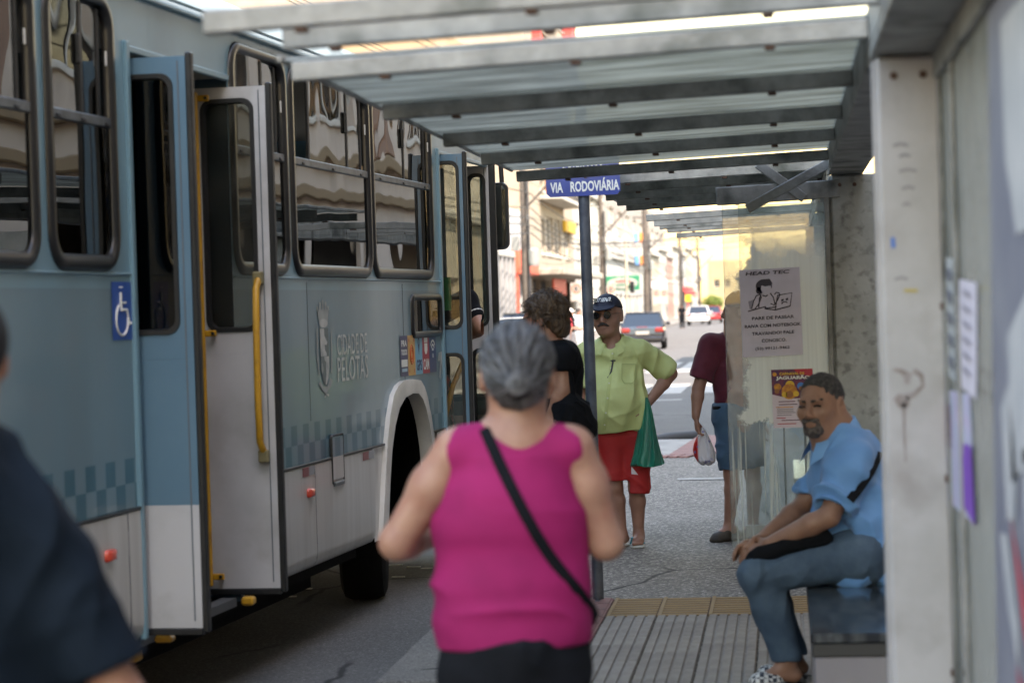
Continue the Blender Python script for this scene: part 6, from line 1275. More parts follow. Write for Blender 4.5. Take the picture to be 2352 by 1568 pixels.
# ------------------------------------------------------------------ 5. man in maroon shirt behind the glass
def maroon_man():
    s = Person('man in maroon shirt, denim shorts and hat standing behind the glass panel', 1690, 1238, 16.7, extra=(.5, .42, 1.82)); j = s.j
    bf = nrm(-RH*.8+FH*.6); hf = nrm(-RH*.95+FH*.1); hc = j(1696, 716, 0); nb = j(1698, 772, 0); SN, SF = j(1634, 792, -.02), j(1752, 795, .1); EN, WN = j(1604, 892, -.03), j(1598, 955, -.08); EF, WF = j(1766, 895, .12), j(1752, 965, .08)
    HN, HF = j(1676, 955, .0), j(1722, 955, .05); KN, KF = j(1680, 1090, -.02), j(1728, 1088, .08); AN, AF = j(1674, 1208, .0), j(1730, 1206, .1); TN, TF = V3(*(AN-RH*.1-FH*.06)[:2], .03), V3(*(AF-RH*.1-FH*.06)[:2], .03)
    v = s.vol(.0065); H, ax = head(v, hc, hf, V3(0, 0, 1), 1.05); v.cap(nb, hc-V3(0, 0, .05), .06, .058, .03); v.cap(nb, j(1696, 960, .02), .12, .13, .05, (bf, .9)); v.cap(SN, SF, .05, k=.03); arm(v, SN, EN, WN, 1.08); arm(v, SF, EF, WF); hand(v, WN, nrm(V3(.12, -.02, -1)), RH, -1, .8, 1.1); hand(v, WF, V3(0, 0, -1), RH, 1, .6); leg(v, HN, KN, AN, bf, 1.02); leg(v, HF, KF, AF, bf, 1.02); foot(v, AN, TN); foot(v, AF, TF); s.out(v, 'body', M_skm)
    g = s.vol(.0065, (-.5, -.4, .8), (.5, .45, 1.58)); g.chain([j(1694, 810, .03), j(1694, 870, .03), j(1696, 930, .03)], [.165, .165, .158], .05, (FH, .72)); g.cap(SN, SF, .072, k=.05); g.cap(nb, j(1694, 810, .03), .07, .12, .05); hn = lerp(SN, EN, .78); g.cap(SN, lerp(SN, EN, 1.), .078, .088, .035); cutlocal(g, hn, EN-SN, lerp(SN, EN, 1.), .1); g.cap(hn-nrm(EN-SN)*.04, EN, .062, .066, .004, sub=True); g.cap(SF, lerp(SF, EF, .7), .072, .08, .03)
    g.cut((0, 0, j(1690, 928)[2]), (0, 0, -1)); s.out(g, 'shirt', mat('maroon_shirt', (.12, .009, .027), .75, col2=(.09, .007, .022), nscale=7, bump=.15, bscale=25, sheen=.15), folds(.008, 9, 5, 14))
    p_ = s.vol(.0065, (-.4, -.35, .3), (.4, .42, 1.05)); p_.cap(HN, HF, .115, k=.04, flat=(FH, .95)); p_.cap(HN+V3(0, 0, .06), HF+V3(0, 0, .06), .112, k=.04); p_.cap(HN, KN, .105, .09, .03); p_.cap(HF, KF, .105, .09, .03); p_.cut((0, 0, j(1690, 1077)[2]), (.05, 0, -1)); p_.cut((0, 0, j(1690, 926)[2]), (0, 0, 1)); p_.cap(KN+V3(0, 0, .1), KN-V3(0, 0, .1), .06, k=.004, sub=True); p_.cap(KF+V3(0, 0, .1), KF-V3(0, 0, .1), .06, k=.004, sub=True)
    s.out(p_, 'shorts', mat('denim_shorts', (.04, .09, .16), .8, col2=(.06, .125, .2), nscale=6, bump=.25, bscale=60), folds(.007, 10, 8, 24))
    b = s.vol(.006, (-.4, -.35, .85), (.4, .4, 1.1)); b.cap(HN+V3(0, 0, .06), HF+V3(0, 0, .06), .118, k=.04); b.cut((0, 0, j(1690, 930)[2]), (0, 0, 1)); b.cut((0, 0, j(1690, 941)[2]), (0, 0, -1)); s.out(b, 'belt', M_dark)
    h_ = s.vol(.006, hc-V3(.25, .25, .1), hc+V3(.25, .25, .25)); h_.ell(H(0, -.01, .05), (.09, .105, .095), .01, ax); h_.ell(H(0, .012, .042), (.105, .155, .012), .01, (ax[0], nrm(ax[1]-ax[2]*.15), nrm(ax[2]+ax[1]*.15))); h_.cut(H(0, 0, .03), -ax[2]+ax[1]*.15, .003); s.out(h_, 'hat', mat('brown_hat', (.2, .13, .1), .8, col2=(.14, .09, .07), nscale=8))
    for A_, T_ in ((AN, TN), (AF, TF)):
        so = s.vol(.006, (-.5, -.4, -.02), (.5, .4, .2)); d = nrm(V3(T_[0]-A_[0], T_[1]-A_[1], 0)); so.cap(V3(A_[0], A_[1], .014)-d*.045, V3(T_[0], T_[1], .014)-d*.01, .04, .05, .01, ((0, 0, 1), .5)); so.cap(V3(A_[0], A_[1], .05)+d*.03, V3(T_[0], T_[1], .035)-d*.02, .05, .045, .02, ((0, 0, 1), .8)); so.cap(V3(A_[0], A_[1], .07)-d*.04, V3(A_[0], A_[1], .02)-d*.04, .036, .04, .02); s.out(so, 'sandal', mat('dark_leather', (.03, .025, .02), .6, col2=(.07, .06, .05), nscale=12))
    bg = thing('carrier_bag', 'white and red plastic carrier bag held by the man in maroon shirt', 'bag', s.O+j(1618, 1064, -.1)); og = V3(*bg.location)
    pr = [(982, 1610, 1616), (992, 1606, 1622), (1003, 1599, 1628), (1018, 1593, 1635), (1034, 1591, 1642), (1048, 1594, 1644), (1058, 1601, 1643), (1065, 1610, 1636), (1067, 1618, 1628)]
    b = MB(og); b.sheet(ringbag(pr, .07, 6, .16, .4, s.d-.08), closed=True)
    m = bpy.data.materials.new('printed_plastic'); m.use_nodes = True; t = m.node_tree; L = t.links.new; P = t.nodes['Principled BSDF']; tc = node(t, 'ShaderNodeTexCoord'); sp = node(t, 'ShaderNodeSeparateXYZ'); L(tc.outputs['Object'], sp.inputs[0]); nz = node(t, 'ShaderNodeTexNoise'); nz.inputs['Scale'].default_value = 16; L(tc.outputs['Object'], nz.inputs['Vector'])
    r_ = node(t, 'ShaderNodeMapRange'); r_.inputs[1].default_value = -.035; r_.inputs[2].default_value = -.045; L(sp.outputs[0], r_.inputs[0]); mx = node(t, 'ShaderNodeMix', data_type='RGBA'); mx.inputs[6].default_value = (.62, .6, .63, 1); mx.inputs[7].default_value = (.55, .02, .02, 1); L(r_.outputs[0], mx.inputs[0])
    r2 = node(t, 'ShaderNodeMapRange'); r2.inputs[1].default_value = .62; r2.inputs[2].default_value = .66; L(nz.outputs[0], r2.inputs[0]); m2 = node(t, 'ShaderNodeMix', data_type='RGBA'); L(mx.outputs[2], m2.inputs[6]); m2.inputs[7].default_value = (.2, .2, .42, 1); L(r2.outputs[0], m2.inputs[0]); L(m2.outputs[2], P.inputs[0]); P.inputs['Roughness'].default_value = .3
    b.build('bag', m, bg, smooth=True); q = MB(og); q.tube([j(1612, 985, -.09), j(1622, 972, -.1), j(1633, 975, -.1), j(1628, 988, -.09), j(1616, 990, -.09)], .004, 6); q.build('handle', mat('white_plastic', (.6, .58, .62), .35), bg, smooth=True)
maroon_man()

# ------------------------------------------------------------------ 6. dark figure at the left edge
def left_man():
    s = Person('close blurred person in dark navy shirt and black cap at the left edge', -42, 1400, 4.5, extra=(.55, .45, 1.75)); j = s.j
    hc = j(-96, 826, .02); nb = j(-160, 1000, .0); SR, SL = j(52, 1185, .0), j(-362, 1150, .05); ER, WR = j(282, 1600, .02), j(220, 1850, .18); EL, WL = j(-470, 1600, .05), j(-420, 1850, .2)
    HL_, HR = j(-200, 1740, .02), j(-10, 1740, .02)
    HL_[2] = HR[2] = .86; KL, KR = HL_-V3(0, 0, .4), HR-V3(0, -.05, .4); AL, AR = V3(KL[0], KL[1], .09), V3(KR[0], KR[1], .09)
    v = s.vol(.008); H, ax = head(v, hc, nrm(FH-RH*.25), V3(0, 0, 1), 1.05); v.cap(nb, hc-V3(0, 0, .05), .062, .06, .03); v.cap(nb, j(-110, 1700, .03), .12, .14, .05, (FH, .8)); v.cap(SR, SL, .05, k=.03); arm(v, SR, ER, WR, 1.1); arm(v, SL, EL, WL, 1.1); hand(v, WR, V3(0, .2, -1), RH, 1, .6); hand(v, WL, V3(0, .2, -1), -RH, -1, .6); leg(v, HL_, KL, AL, FH); leg(v, HR, KR, AR, FH); foot(v, AL, V3(AL[0], AL[1]+.16, .02)); foot(v, AR, V3(AR[0], AR[1]+.16, .02)); s.out(v, 'body', M_skm)
    g = s.vol(.008, (-.55, -.4, .75), (.55, .4, 1.55)); g.chain([j(-115, 1150, .03), j(-112, 1350, .03), j(-108, 1700, .03)], [.17, .18, .19], .05, (FH, .72)); g.cap(SR, SL, .075, k=.06); g.cap(nb+V3(0, 0, .02), j(-115, 1150, .03), .085, .15, .06); hn = lerp(SR, ER, .84); g.cap(SR, ER, .078, .082, .05); cutlocal(g, hn, nrm(ER-SR+V3(-.05, 0, 0)), lerp(SR, ER, 1.), .13); g.cap(SL, EL, .078, .082, .05); cutlocal(g, lerp(SL, EL, .84), EL-SL, EL, .13); g.cut((0, 0, .8), (0, 0, -1)); g.cap(nb+FH*.01+V3(.01, 0, .06), nb+V3(.03, 0, .16), .062, .075, .01, sub=True)
    s.out(g, 'shirt', mat('navy_shirt', (.004, .009, .016), .85, col2=(.006, .012, .021), nscale=5, bump=.1, bscale=30, spec=.15), folds(.01, 8, 4, 44))
    p_ = s.vol(.01, (-.5, -.4, .05), (.5, .4, .95)); p_.cap(HL_, HR, .14, k=.05)
    for h, k, a in ((HL_, KL, AL), (HR, KR, AR)): p_.cap(h, k, .11, .085, .03); p_.cap(k, a, .08, .07, .03)
    s.out(p_, 'trousers', M_dark)
    k_ = s.vol(.006, hc-V3(.2, .25, .1), hc+V3(.2, .25, .2)); k_.ell(H(0, -.012, .036), np.array((.09, .11, .096))*1.05, .01, ax); k_.cut(H(0, 0, -.01), -ax[2]+ax[1]*.35, .004); k_.ell(H(0, .1, .04), (.07, .07, .012), .01, ax); s.out(k_, 'cap', mat('black_cap', (.008, .009, .011), .8))
left_man()

# ------------------------------------------------------------------ 7. simple small figures: passenger in the doorway and people far off
def small(label, u, vf, d, gz, col_top, col_low, skin=M_skm, f=None, cap_=None, h=.013, shorts=True, tall=1.7, armbend=0., group=None, hairc=(.03, .025, .02)):
    s = Person(label, u, vf, d, gz, extra=(.45, .45, 1.9), group=group); k = tall/1.72; bf = nrm(f if f is not None else FH); sd = np.cross(bf, (0, 0, 1)); P = lambda x, y, z: (sd*x+bf*y)*k+V3(0, 0, z*k)
    v = s.vol(h); H, ax = head(v, P(0, .01, 1.6), nrm(bf-V3(0, 0, .1)), V3(0, 0, 1), k, face=h < .01); v.cap(P(0, 0, 1.45), P(0, 0, 1.55), .055*k, k=.03); v.cap(P(0, 0, 1.35), P(0, 0, 1.), .12*k, .12*k, .04, (bf, .75)); SL, SR = P(-.18, 0, 1.4), P(.18, 0, 1.4)
    for q, S_ in ((-1, SL), (1, SR)):
        E2 = P(q*.22, -.03+.02*armbend, 1.12); W2 = P(q*.2-q*.1*armbend, .06+.2*armbend, .88+.2*armbend); arm(v, S_, E2, W2, k); hand(v, W2, P(0, .3, -.8+armbend), -sd*q, q, .6, k)
    for q in (-1, 1): leg(v, P(q*.09, 0, .92), P(q*.1, .03*q, .5), P(q*.1, -.04*q-.02, .09), bf, k); foot(v, P(q*.1, -.04*q-.02, .09), P(q*.1, .14-.04*q, .012))
    s.out(v, 'body', skin)
    g = s.vol(h); g.cap(P(0, 0, 1.35), P(0, 0, .98), .155*k, .16*k, .05, (bf, .75)); g.cap(SL, SR, .068*k, k=.05)
    for q, S_ in ((-1, SL), (1, SR)): g.cap(S_, P(q*.21, -.02, 1.22), .07*k, .075*k, .03)
    g.cut(P(0, 0, .88), (0, 0, -1)); s.out(g, 'shirt', col_top, folds(.006, 9, 5, 3))
    p_ = s.vol(h)
    for q in (-1, 1):
        p_.cap(P(q*.09, 0, .92), P(q*.1, .03*q, .52), .11*k, .09*k, .03)
        if not shorts: p_.cap(P(q*.1, .03*q, .52), P(q*.1, -.04*q-.02, .1), .085*k, .065*k, .03)
    p_.cap(P(-.06, 0, .95), P(.06, 0, .95), .12*k, k=.04); p_.cut(P(0, 0, 1.), (0, 0, 1))
    if shorts: p_.cut(P(0, 0, .52), (0, 0, -1))
    s.out(p_, 'shorts' if shorts else 'trousers', col_low, folds(.006, 9, 5, 5))
    hr = s.vol(h*.8, P(0, 0, 1.6)-.2, P(0, 0, 1.6)+.25); hr.ell(H(0, -.015, .04), np.array((.085, .105, .092))*k, .01, ax); hr.cut(H(0, .05, .03), ax[1]-ax[2]*.5, .01)
    if cap_: hr.ell(H(0, .09, .055), np.array((.075, .08, .014))*k, .01, ax)
    s.out(hr, 'cap' if cap_ else 'hair', cap_ or mat('hair_%d' % (hairc[0]*1000), hairc, .7))
    return s
M_flo = mat('floral_print', (.5, .12, .1), .7, col2=(.05, .09, .09), nscale=14, lo=.42, hi=.5, col3=(.45, .5, .55), n3=11)
# passenger stepping in at the front door, elbow out
def passenger():
    p = BS+bA*2.5-bN*.3; s = Person('passenger in dark top and floral skirt climbing in at the front door', 1060, 1000, 16.9, .3, extra=(.45, .45, 1.75)); s.O = V3(p[0], p[1], .3); s.T.location = s.O; j = s.j
    h0 = V3(0, 0, 0); f = nrm(-bN*.9+bA*.2); sd = np.cross(f, (0, 0, 1)); SN = j(1072, 690, -.3); EN, WN = j(1106, 752, -.45), j(1078, 772, -.2)
    v = s.vol(.008); H, ax = head(v, V3(-.12, .0, 1.5), f, V3(0, 0, 1), 1.); v.cap(V3(-.1, 0, 1.3), V3(-.12, 0, 1.45), .055, k=.03); v.cap(V3(-.08, 0, 1.25), V3(0, 0, .9), .12, .13, .04); arm(v, SN, EN, WN, 1.15); v.cap(SN, V3(-.08, 0, 1.28), .06, .07, .05); hand(v, WN, f+V3(0, 0, .3), V3(0, 0, -1), 1, .8); v.cap(V3(-.08, .15, 1.28), V3(-.25, .25, 1.05), .05, .04); v.cap(V3(-.25, .25, 1.05), V3(-.45, .2, 1.15), .04, .03)
    for q in (-.09, .09): leg(v, V3(0, q, .86), V3(-.02, q, .46), V3(.02, q, .09), f); foot(v, V3(.02, q, .09), V3(.02, q, .012)+f*.15)
    s.out(v, 'body', M_skm); g = s.vol(.009); g.cap(V3(-.08, 0, 1.22), V3(0, 0, .95), .16, .17, .05); g.cap(SN, lerp(SN, EN, .55), .066, .066, .04); g.cap(SN, V3(-.08, 0, 1.25), .075, .1, .05); g.cap(V3(-.08, .15, 1.28), V3(-.16, .2, 1.16), .07, .07, .04); g.cut(V3(0, 0, .9), (0, 0, -1)); s.out(g, 'top', M_dark)
    c = MB(); a = lerp(SN, EN, .55); c.lathe([(.064, -.008), (.068, 0), (.064, .008)], a, EN-SN, 16); c.build('white_cuff', mat('white_trim', (.7, .7, .7), .6), s.T, smooth=True)
    k_ = s.vol(.009); k_.cap(V3(0, 0, .95), V3(.0, 0, .45), .16, .2, .04); k_.cut(V3(0, 0, .42), (0, 0, -1)); s.out(k_, 'skirt', M_flo, folds(.012, 10, 3, 5)); hr = s.vol(.008, V3(-.4, -.3, 1.3), V3(.2, .3, 1.8)); hr.ell(H(0, -.015, .03), (.09, .11, .1), .01, ax); hr.cut(H(0, .04, 0), ax[1]); s.out(hr, 'hair', mat('dark_hair', (.025, .02, .018)))
passenger()
M_wh = mat('white_cloth', (.62, .62, .6), .8); M_red = mat('red_cloth', (.4, .03, .04), .8); M_gry = mat('grey_cloth', (.12, .12, .13), .8)
small('far pedestrian with white cap, black shirt and dark shorts on the crossing', 1313, 828, 74, ZR, M_dark, M_gry, f=nrm(RH+.3*FH), cap_=mat('white_cap', (.7, .7, .66), .7), armbend=1.)
small('far pedestrian all in white beside the one with the white cap', 1332, 826, 76, ZR, M_wh, M_wh, f=nrm(RH-.3*FH), armbend=.8)
small('far pedestrian in red shirt half hidden behind the young man', 1296, 826, 72, ZR, M_red, M_gry, f=FH)
small('very distant person in dark clothes standing by the far kerb', 1567, 751, 165, ZR, M_dark, M_dark, f=FH, shorts=False, h=.02)
# ================================================================== STREET BACKGROUND
M_wp = glass('shop_glass', (.1, .11, .12), ior=1.5); M_shut = mat('rolling_shutter', (.34, .34, .33), .5, .2, bump=.0); M_wfr = mat('window_frame_white', (.6, .58, .54), .6); M_dk = mat('shop_dark', (.03, .03, .032), .7)
def plaster(n, c, d=.75):
    c = tuple(x*.6 for x in c) if n != 'apricot' else c
    return mat('plaster_'+n, c, .9, col2=tuple(x*d for x in c), nscale=.8, lo=.45, hi=.75, bump=.2, bscale=8)
def building(name, label, x, y0, y1, h, depth, m, ops=(), face=1, base=0., cornice=None, group='buildings along the street', wy=(), mside=None):
    """street facade in the plane X = x looking towards +X (face 1) or -X (face -1); ops: (ya, yb, za, zb, kind); wy: windows in the wall that looks at the camera (xa, xb, za, zb)"""
    T = thing(name, label, 'building', (x-face*depth/2, (y0+y1)/2, base), group=group); og = T.location[:]
    b = MB(og); ys = sorted({y0, y1}|{o[0] for o in ops}|{o[1] for o in ops}); zs = sorted({base, base+h}|{o[2] for o in ops}|{o[3] for o in ops})
    for i in range(len(ys)-1):
        for k in range(len(zs)-1):
            cy, cz = (ys[i]+ys[i+1])/2, (zs[k]+zs[k+1])/2
            if any(o[0] < cy < o[1] and o[2] < cz < o[3] for o in ops): continue
            b.add([(x, ys[i], zs[k]), (x, ys[i+1], zs[k]), (x, ys[i+1], zs[k+1]), (x, ys[i], zs[k+1])], [(0, 1, 2, 3)])
    R = .22
    for (ya, yb, za, zb, kd) in ops:
        xi = x-face*R; b.add([(x, ya, za), (x, yb, za), (x, yb, zb), (x, ya, zb), (xi, ya, za), (xi, yb, za), (xi, yb, zb), (xi, ya, zb)], [(0, 1, 5, 4), (1, 2, 6, 5), (2, 3, 7, 6), (3, 0, 4, 7)])
    xb = x-face*depth; b.add([(x, y0, base+h), (x, y1, base+h), (xb, y1, base+h), (xb, y0, base+h), (xb, y0, base), (xb, y1, base), (x, y1, base), (x, y0, base)], [(0, 1, 2, 3), (2, 1, 6, 5), (3, 2, 5, 4)]+([] if wy else [(0, 3, 4, 7)]))
    if wy:
        xs = sorted({min(x, xb), max(x, xb)}|{o[0] for o in wy}|{o[1] for o in wy}); zz = sorted({base, base+h}|{o[2] for o in wy}|{o[3] for o in wy})
        for i in range(len(xs)-1):
            for k in range(len(zz)-1):
                cx_, cz = (xs[i]+xs[i+1])/2, (zz[k]+zz[k+1])/2
                if any(o[0] < cx_ < o[1] and o[2] < cz < o[3] for o in wy): continue
                b.add([(xs[i], y0, zz[k]), (xs[i+1], y0, zz[k]), (xs[i+1], y0, zz[k+1]), (xs[i], y0, zz[k+1])], [(0, 1, 2, 3)])
        for (xa, xc, za, zb) in wy: b.add([(xa, y0, za), (xc, y0, za), (xc, y0, zb), (xa, y0, zb), (xa, y0+R, za), (xc, y0+R, za), (xc, y0+R, zb), (xa, y0+R, zb)], [(0, 1, 5, 4), (1, 2, 6, 5), (2, 3, 7, 6), (3, 0, 4, 7)])
    b.build('wall', m, T)
    for (xa, xc, za, zb) in wy:
        q = MB(og); 
        for e in ((xa, za, xa+.06, zb), (xc-.06, za, xc, zb), ((xa+xc)/2-.03, za, (xa+xc)/2+.03, zb), (xa, za, xc, za+.06), (xa, zb-.06, xc, zb)): q.box((e[0], y0+R-.06, e[1]), (e[2], y0+R, e[3]))
        w_ = q.build('window', M_wfr, T); q = MB(og); q.box((xa, y0+R-.02, za), (xc, y0+R, zb)); q.build('pane', M_wp, w_)
    for (ya, yb, za, zb, kd) in ops:
        xi = x-face*R; lo_, hi_ = sorted((xi, xi+face*.06))
        if kd in ('w', 'd'):
            q = MB(og)
            for e in ((ya, za, ya+.07, zb), (yb-.07, za, yb, zb), ((ya+yb)/2-.035, za, (ya+yb)/2+.035, zb), (ya, za, yb, za+.07), (ya, zb-.07, yb, zb)): q.box((lo_, e[0], e[1]), (hi_, e[2], e[3]))
            w_ = q.build('window' if kd == 'w' else 'door', M_wfr, T); q = MB(og); q.box((min(xi, xi+face*.02), ya, za), (max(xi, xi+face*.02), yb, zb)); q.build('pane', M_wp, w_)
            if kd == 'w': q = MB(og); q.box((min(x-face*.02, x+face*.08), ya-.06, za-.09), (max(x-face*.02, x+face*.08), yb+.06, za-.01), .01); q.build('sill', M_wfr, T)
        else:
            mm = {'s': M_shut, 'k': M_dk, 'o': mat('orange_shutter', (.5, .16, .06), .7)}[kd]; q = MB(og)
            if kd == 'k': q.box((min(xi-face*1.2, xi-face*1.18), ya, za), (max(xi-face*1.2, xi-face*1.18), yb, zb))
            else:
                n = int((zb-za)/.16)
                for i in range(n): q.box((lo_, ya, za+i*(zb-za)/n), (hi_, yb, za+(i+.82)*(zb-za)/n), .015)
                q.box((min(xi, xi-face*.03), ya, za), (max(xi, xi-face*.03), yb, zb))
            q.build({'s': 'shutter', 'k': 'shop_opening', 'o': 'shutter'}[kd], mm, T)
    if cornice: q = MB(og); q.box((min(x, x+face*.25), y0-.0, base+h-.35), (max(x, x+face*.25), y1, base+h-.05), .05); q.build('cornice', cornice, T)
    return T, og
XF = -11.6; yy = lambda u, x=XF: FX(u, 700, x)[0]; zz_ = lambda u, v, x=XF: FX(u, v, x)[1]
W1, W2, W3_, W4_ = plaster('white', (.66, .64, .58)), plaster('cream', (.6, .54, .42)), plaster('beige', (.52, .44, .34)), plaster('bluewhite', (.6, .62, .62))
PK, GR, TN_, PE = plaster('pink', (.58, .36, .3)), plaster('grey', (.36, .34, .31), .6), plaster('tan', (.5, .36, .22)), plaster('peach', (.56, .36, .27))
def grid_ops(y0, y1, n, zs, w=.5, kd='w'):
    p = (y1-y0)/n; return [(y0+p*(i+.5)-p*w/2, y0+p*(i+.5)+p*w/2, a, b_, kd) for i in range(n) for a, b_ in zs]
# opposite side, near part (behind the bus)
building('town_house', 'cream two-storey house glimpsed through the bus, opposite the rear door', XF, 14, 38, 7.5, 10, W2, grid_ops(14, 38, 6, ((1, 2.8), (4.4, 6.2))), cornice=W1)
building('town_house', 'white shop house glimpsed through the front bus door', XF, 38, 64, 6.5, 10, W1, grid_ops(38, 64, 7, ((.1, 2.6), (4., 5.6))), cornice=W2)
ya, yb = 64, yy(1134)
building('town_house', 'pale shop hidden for the most part behind the bus mirror', XF, ya, yb, 5.2, 10, W2, grid_ops(ya, yb, 7, ((.1, 2.8),), .6), cornice=W1)
# pilastered building beside the mirror
ya, yb = yb, yy(1174); T, og = building('town_house', 'low pale building with grey pilasters next to the red shop', XF, ya, yb, zz_(1150, 572), 9, W1, grid_ops(ya, yb, 4, ((.3, 3.2),), .5, 'k'), cornice=W1)
for i in range(5):
    y = ya+(yb-ya)*(i+.02)/4.1; q = MB(og); q.box((XF-.0, y, 0), (XF+.22, y+.5, zz_(1150, 585)), .04); q.build('pilaster', plaster('pilaster', (.4, .4, .4)), T)
# red shop with white upper wall
ya, yb = yy(1174), yy(1222); zf = zz_(1190, 631); zt = zz_(1190, 576); zh = zz_(1190, 484)
M_or = mat('red_fascia', (.55, .1, .05), .6, col2=(.48, .09, .05), nscale=2)
T, og = building('shop_house', 'shop with red fascia and grey rolling shutter under a white upper wall', XF, ya, yb, zh, 9, W4_, [(ya+1., ya+5.2, .05, zf-.1, 's'), (ya+6.2, yb-.4, .05, zf-.1, 'k')])
q = MB(og); q.box((XF+.02, ya+.1, zf), (XF+.4, yb-.05, zt), .03); q.build('fascia', M_or, T); q = MB(og); q.box((XF+.02, ya+.1, 0), (XF+.3, ya+.8, zf)); q.build('red_pier', M_or, T)
# tall beige building
ya, yb = yy(1222), yy(1322); s0 = zz_(1262, 489); 
ops = [(ya+.8, ya+4, .05, 3.0, 'k'), (ya+4.6, ya+9, .05, 3.0, 'k'), (ya+9.6, yb-.8, .05, 3.0, 'k')]
y1_, y2_ = yy(1260), yy(1293)
for zf_ in (4.3, 7.4, 10.5, 13.6, 16.7): ops += [(y1_-2.6, y1_-.8, zf_, zf_+1.7, 'w'), (y1_, (y1_+y2_)/2-.2, zf_, zf_+1.9, 'o' if zf_ > 5 else 'w'), ((y1_+y2_)/2+.2, y2_, zf_, zf_+1.9, 'o' if zf_ > 5 else 'w'), (y2_+2.2, y2_+5.5, zf_, zf_+1.6, 'w')]
T, og = building('apartment_block', 'tall beige apartment block with orange shutters behind the blue street sign', XF, ya, yb, 21, 18, W3_, ops, wy=[(-22, -20.6, z, z+1.4) for z in (8, 11, 14, 17)]+[(-16.5, -15.3, z, z+1.2) for z in (5.5, 12.5)])
q = MB(og); q.box((XF, ya-.3, 3.15), (XF+1.6, yb+.2, 3.45), .04); q.build('awning', plaster('awning', (.52, .47, .38)), T)
for z in (6.9, 10., 13.1):
    q = MB(og); q.box((XF, y1_-3, z), (XF+1.1, y2_+2, z+.18), .02); q.build('balcony', W1, T); q = MB(og)
    for i in range(22): q.box((XF+1.02, y1_-3+i*.6, z+.18), (XF+1.06, y1_-2.95+i*.6, z+1.0))
    q.box((XF+1.0, y1_-3, z+1.0), (XF+1.08, y2_+2, z+1.06)); q.build('railing', M_dk, T)
q = MB(og); q.box((XF, yb-3.2, 13.5), (XF+.5, yb-.2, 21)); q.build('red_column', mat('brick_red', (.42, .06, .05), .8), T); q = MB(og); q.box((XF, yy(1240), 14), (XF+.4, yy(1246), 21)); q.build('red_column', mat('brick_red', (.42, .06, .05)), T)
q = MB(og); yq = yy(1296); q.box((XF+.05, yq, zz_(1300, 534)), (XF+.25, yy(1318), zz_(1300, 510)), .02); q.build('yellow_board', mat('yellow_board', (.6, .36, .03), .6), T)
q = MB(og); q.box((XF+.9, yy(1226), 2.2), (XF+1.0, yy(1256), 3.0), .02); q.build('red_board', M_or, T)
# set-back tan block with parapet, seen above the bus roof
building('set_back_block', 'tan set-back block with white parapet above the bus roof', -14.0, 99, 112, 13.6, 9, TN_, wy=[(-21.5, -20, 9, 10.5), (-18, -16.6, 9, 10.5)]); building('set_back_block', 'small white rooftop block in front of the tall beige building', -12.3, 100, 104, 12.6, 1.6, W1)
# narrow white house
ya, yb = yy(1323), yy(1386); building('town_house', 'tall narrow bright white house between pole and pharmacy', XF, ya, yb, zz_(1350, 440), 10, W1, grid_ops(ya, yb, 4, ((.2, 2.8), (4.4, 6.4), (8., 9.8)), .35), cornice=W1)
# ornate pharmacy with tiled roof
ya, yb = yy(1388), yy(1478); zt = zz_(1430, 590); T, og = building('ornate_house', 'ornate white pharmacy with scroll parapet and red tiled roof', XF, ya, yb, zt, 11, W1, [(ya+1+i*4.8, ya+4.4+i*4.8, .1, 2.4, 'k' if i % 2 else 'd') for i in range(int((yb-ya-1)/4.8))], cornice=W1)
q = MB(og); n = 26
for i in range(n):
    y = ya+(yb-ya)*i/n; hh = .5+.9*abs(math.sin(i*.72)); q.box((XF-.1, y+.08, zt), (XF+.25, y+(yb-ya)/n-.05, zt+hh), .06)
for i in (5, 12, 19): q.lathe([(.1, 0), (.55, .1), (.62, .3), (.3, .45), (.0, .5)], (XF, ya+(yb-ya)*i/n, zt+1.1), (1, 0, 0), 14)
q.build('scroll_parapet', W1, T)
M_tile = mat('roof_tile', (.3, .11, .07), .85, col2=(.2, .08, .06), nscale=3)
for i in range(24):
    y = ya+(yb-ya)*i/24; q = MB(og); q.obox((XF-2.4, y+(yb-ya)/48, zt+1.35), (1, 0, -.42), (0, 1, 0), (.42, 0, 1), (2.5, (yb-ya)/52, .07), .03); q.build('roof_tiles', M_tile, T)
for j, (u0, c_) in enumerate(((1452, (.1, .3, .6)), (1457, (.1, .3, .6)), (1463, (.6, .2, .04)), (1468, (.6, .2, .04)))):
    for v0 in (545, 596): y = yy(u0); q = MB(og); q.box((XF+.3, y, zz_(u0, v0+14)), (XF+.42, y+1.3, zz_(u0, v0-8)), .1); q.build('painted_letter', mat('letter_%d' % (j//2), c_, .6), T)
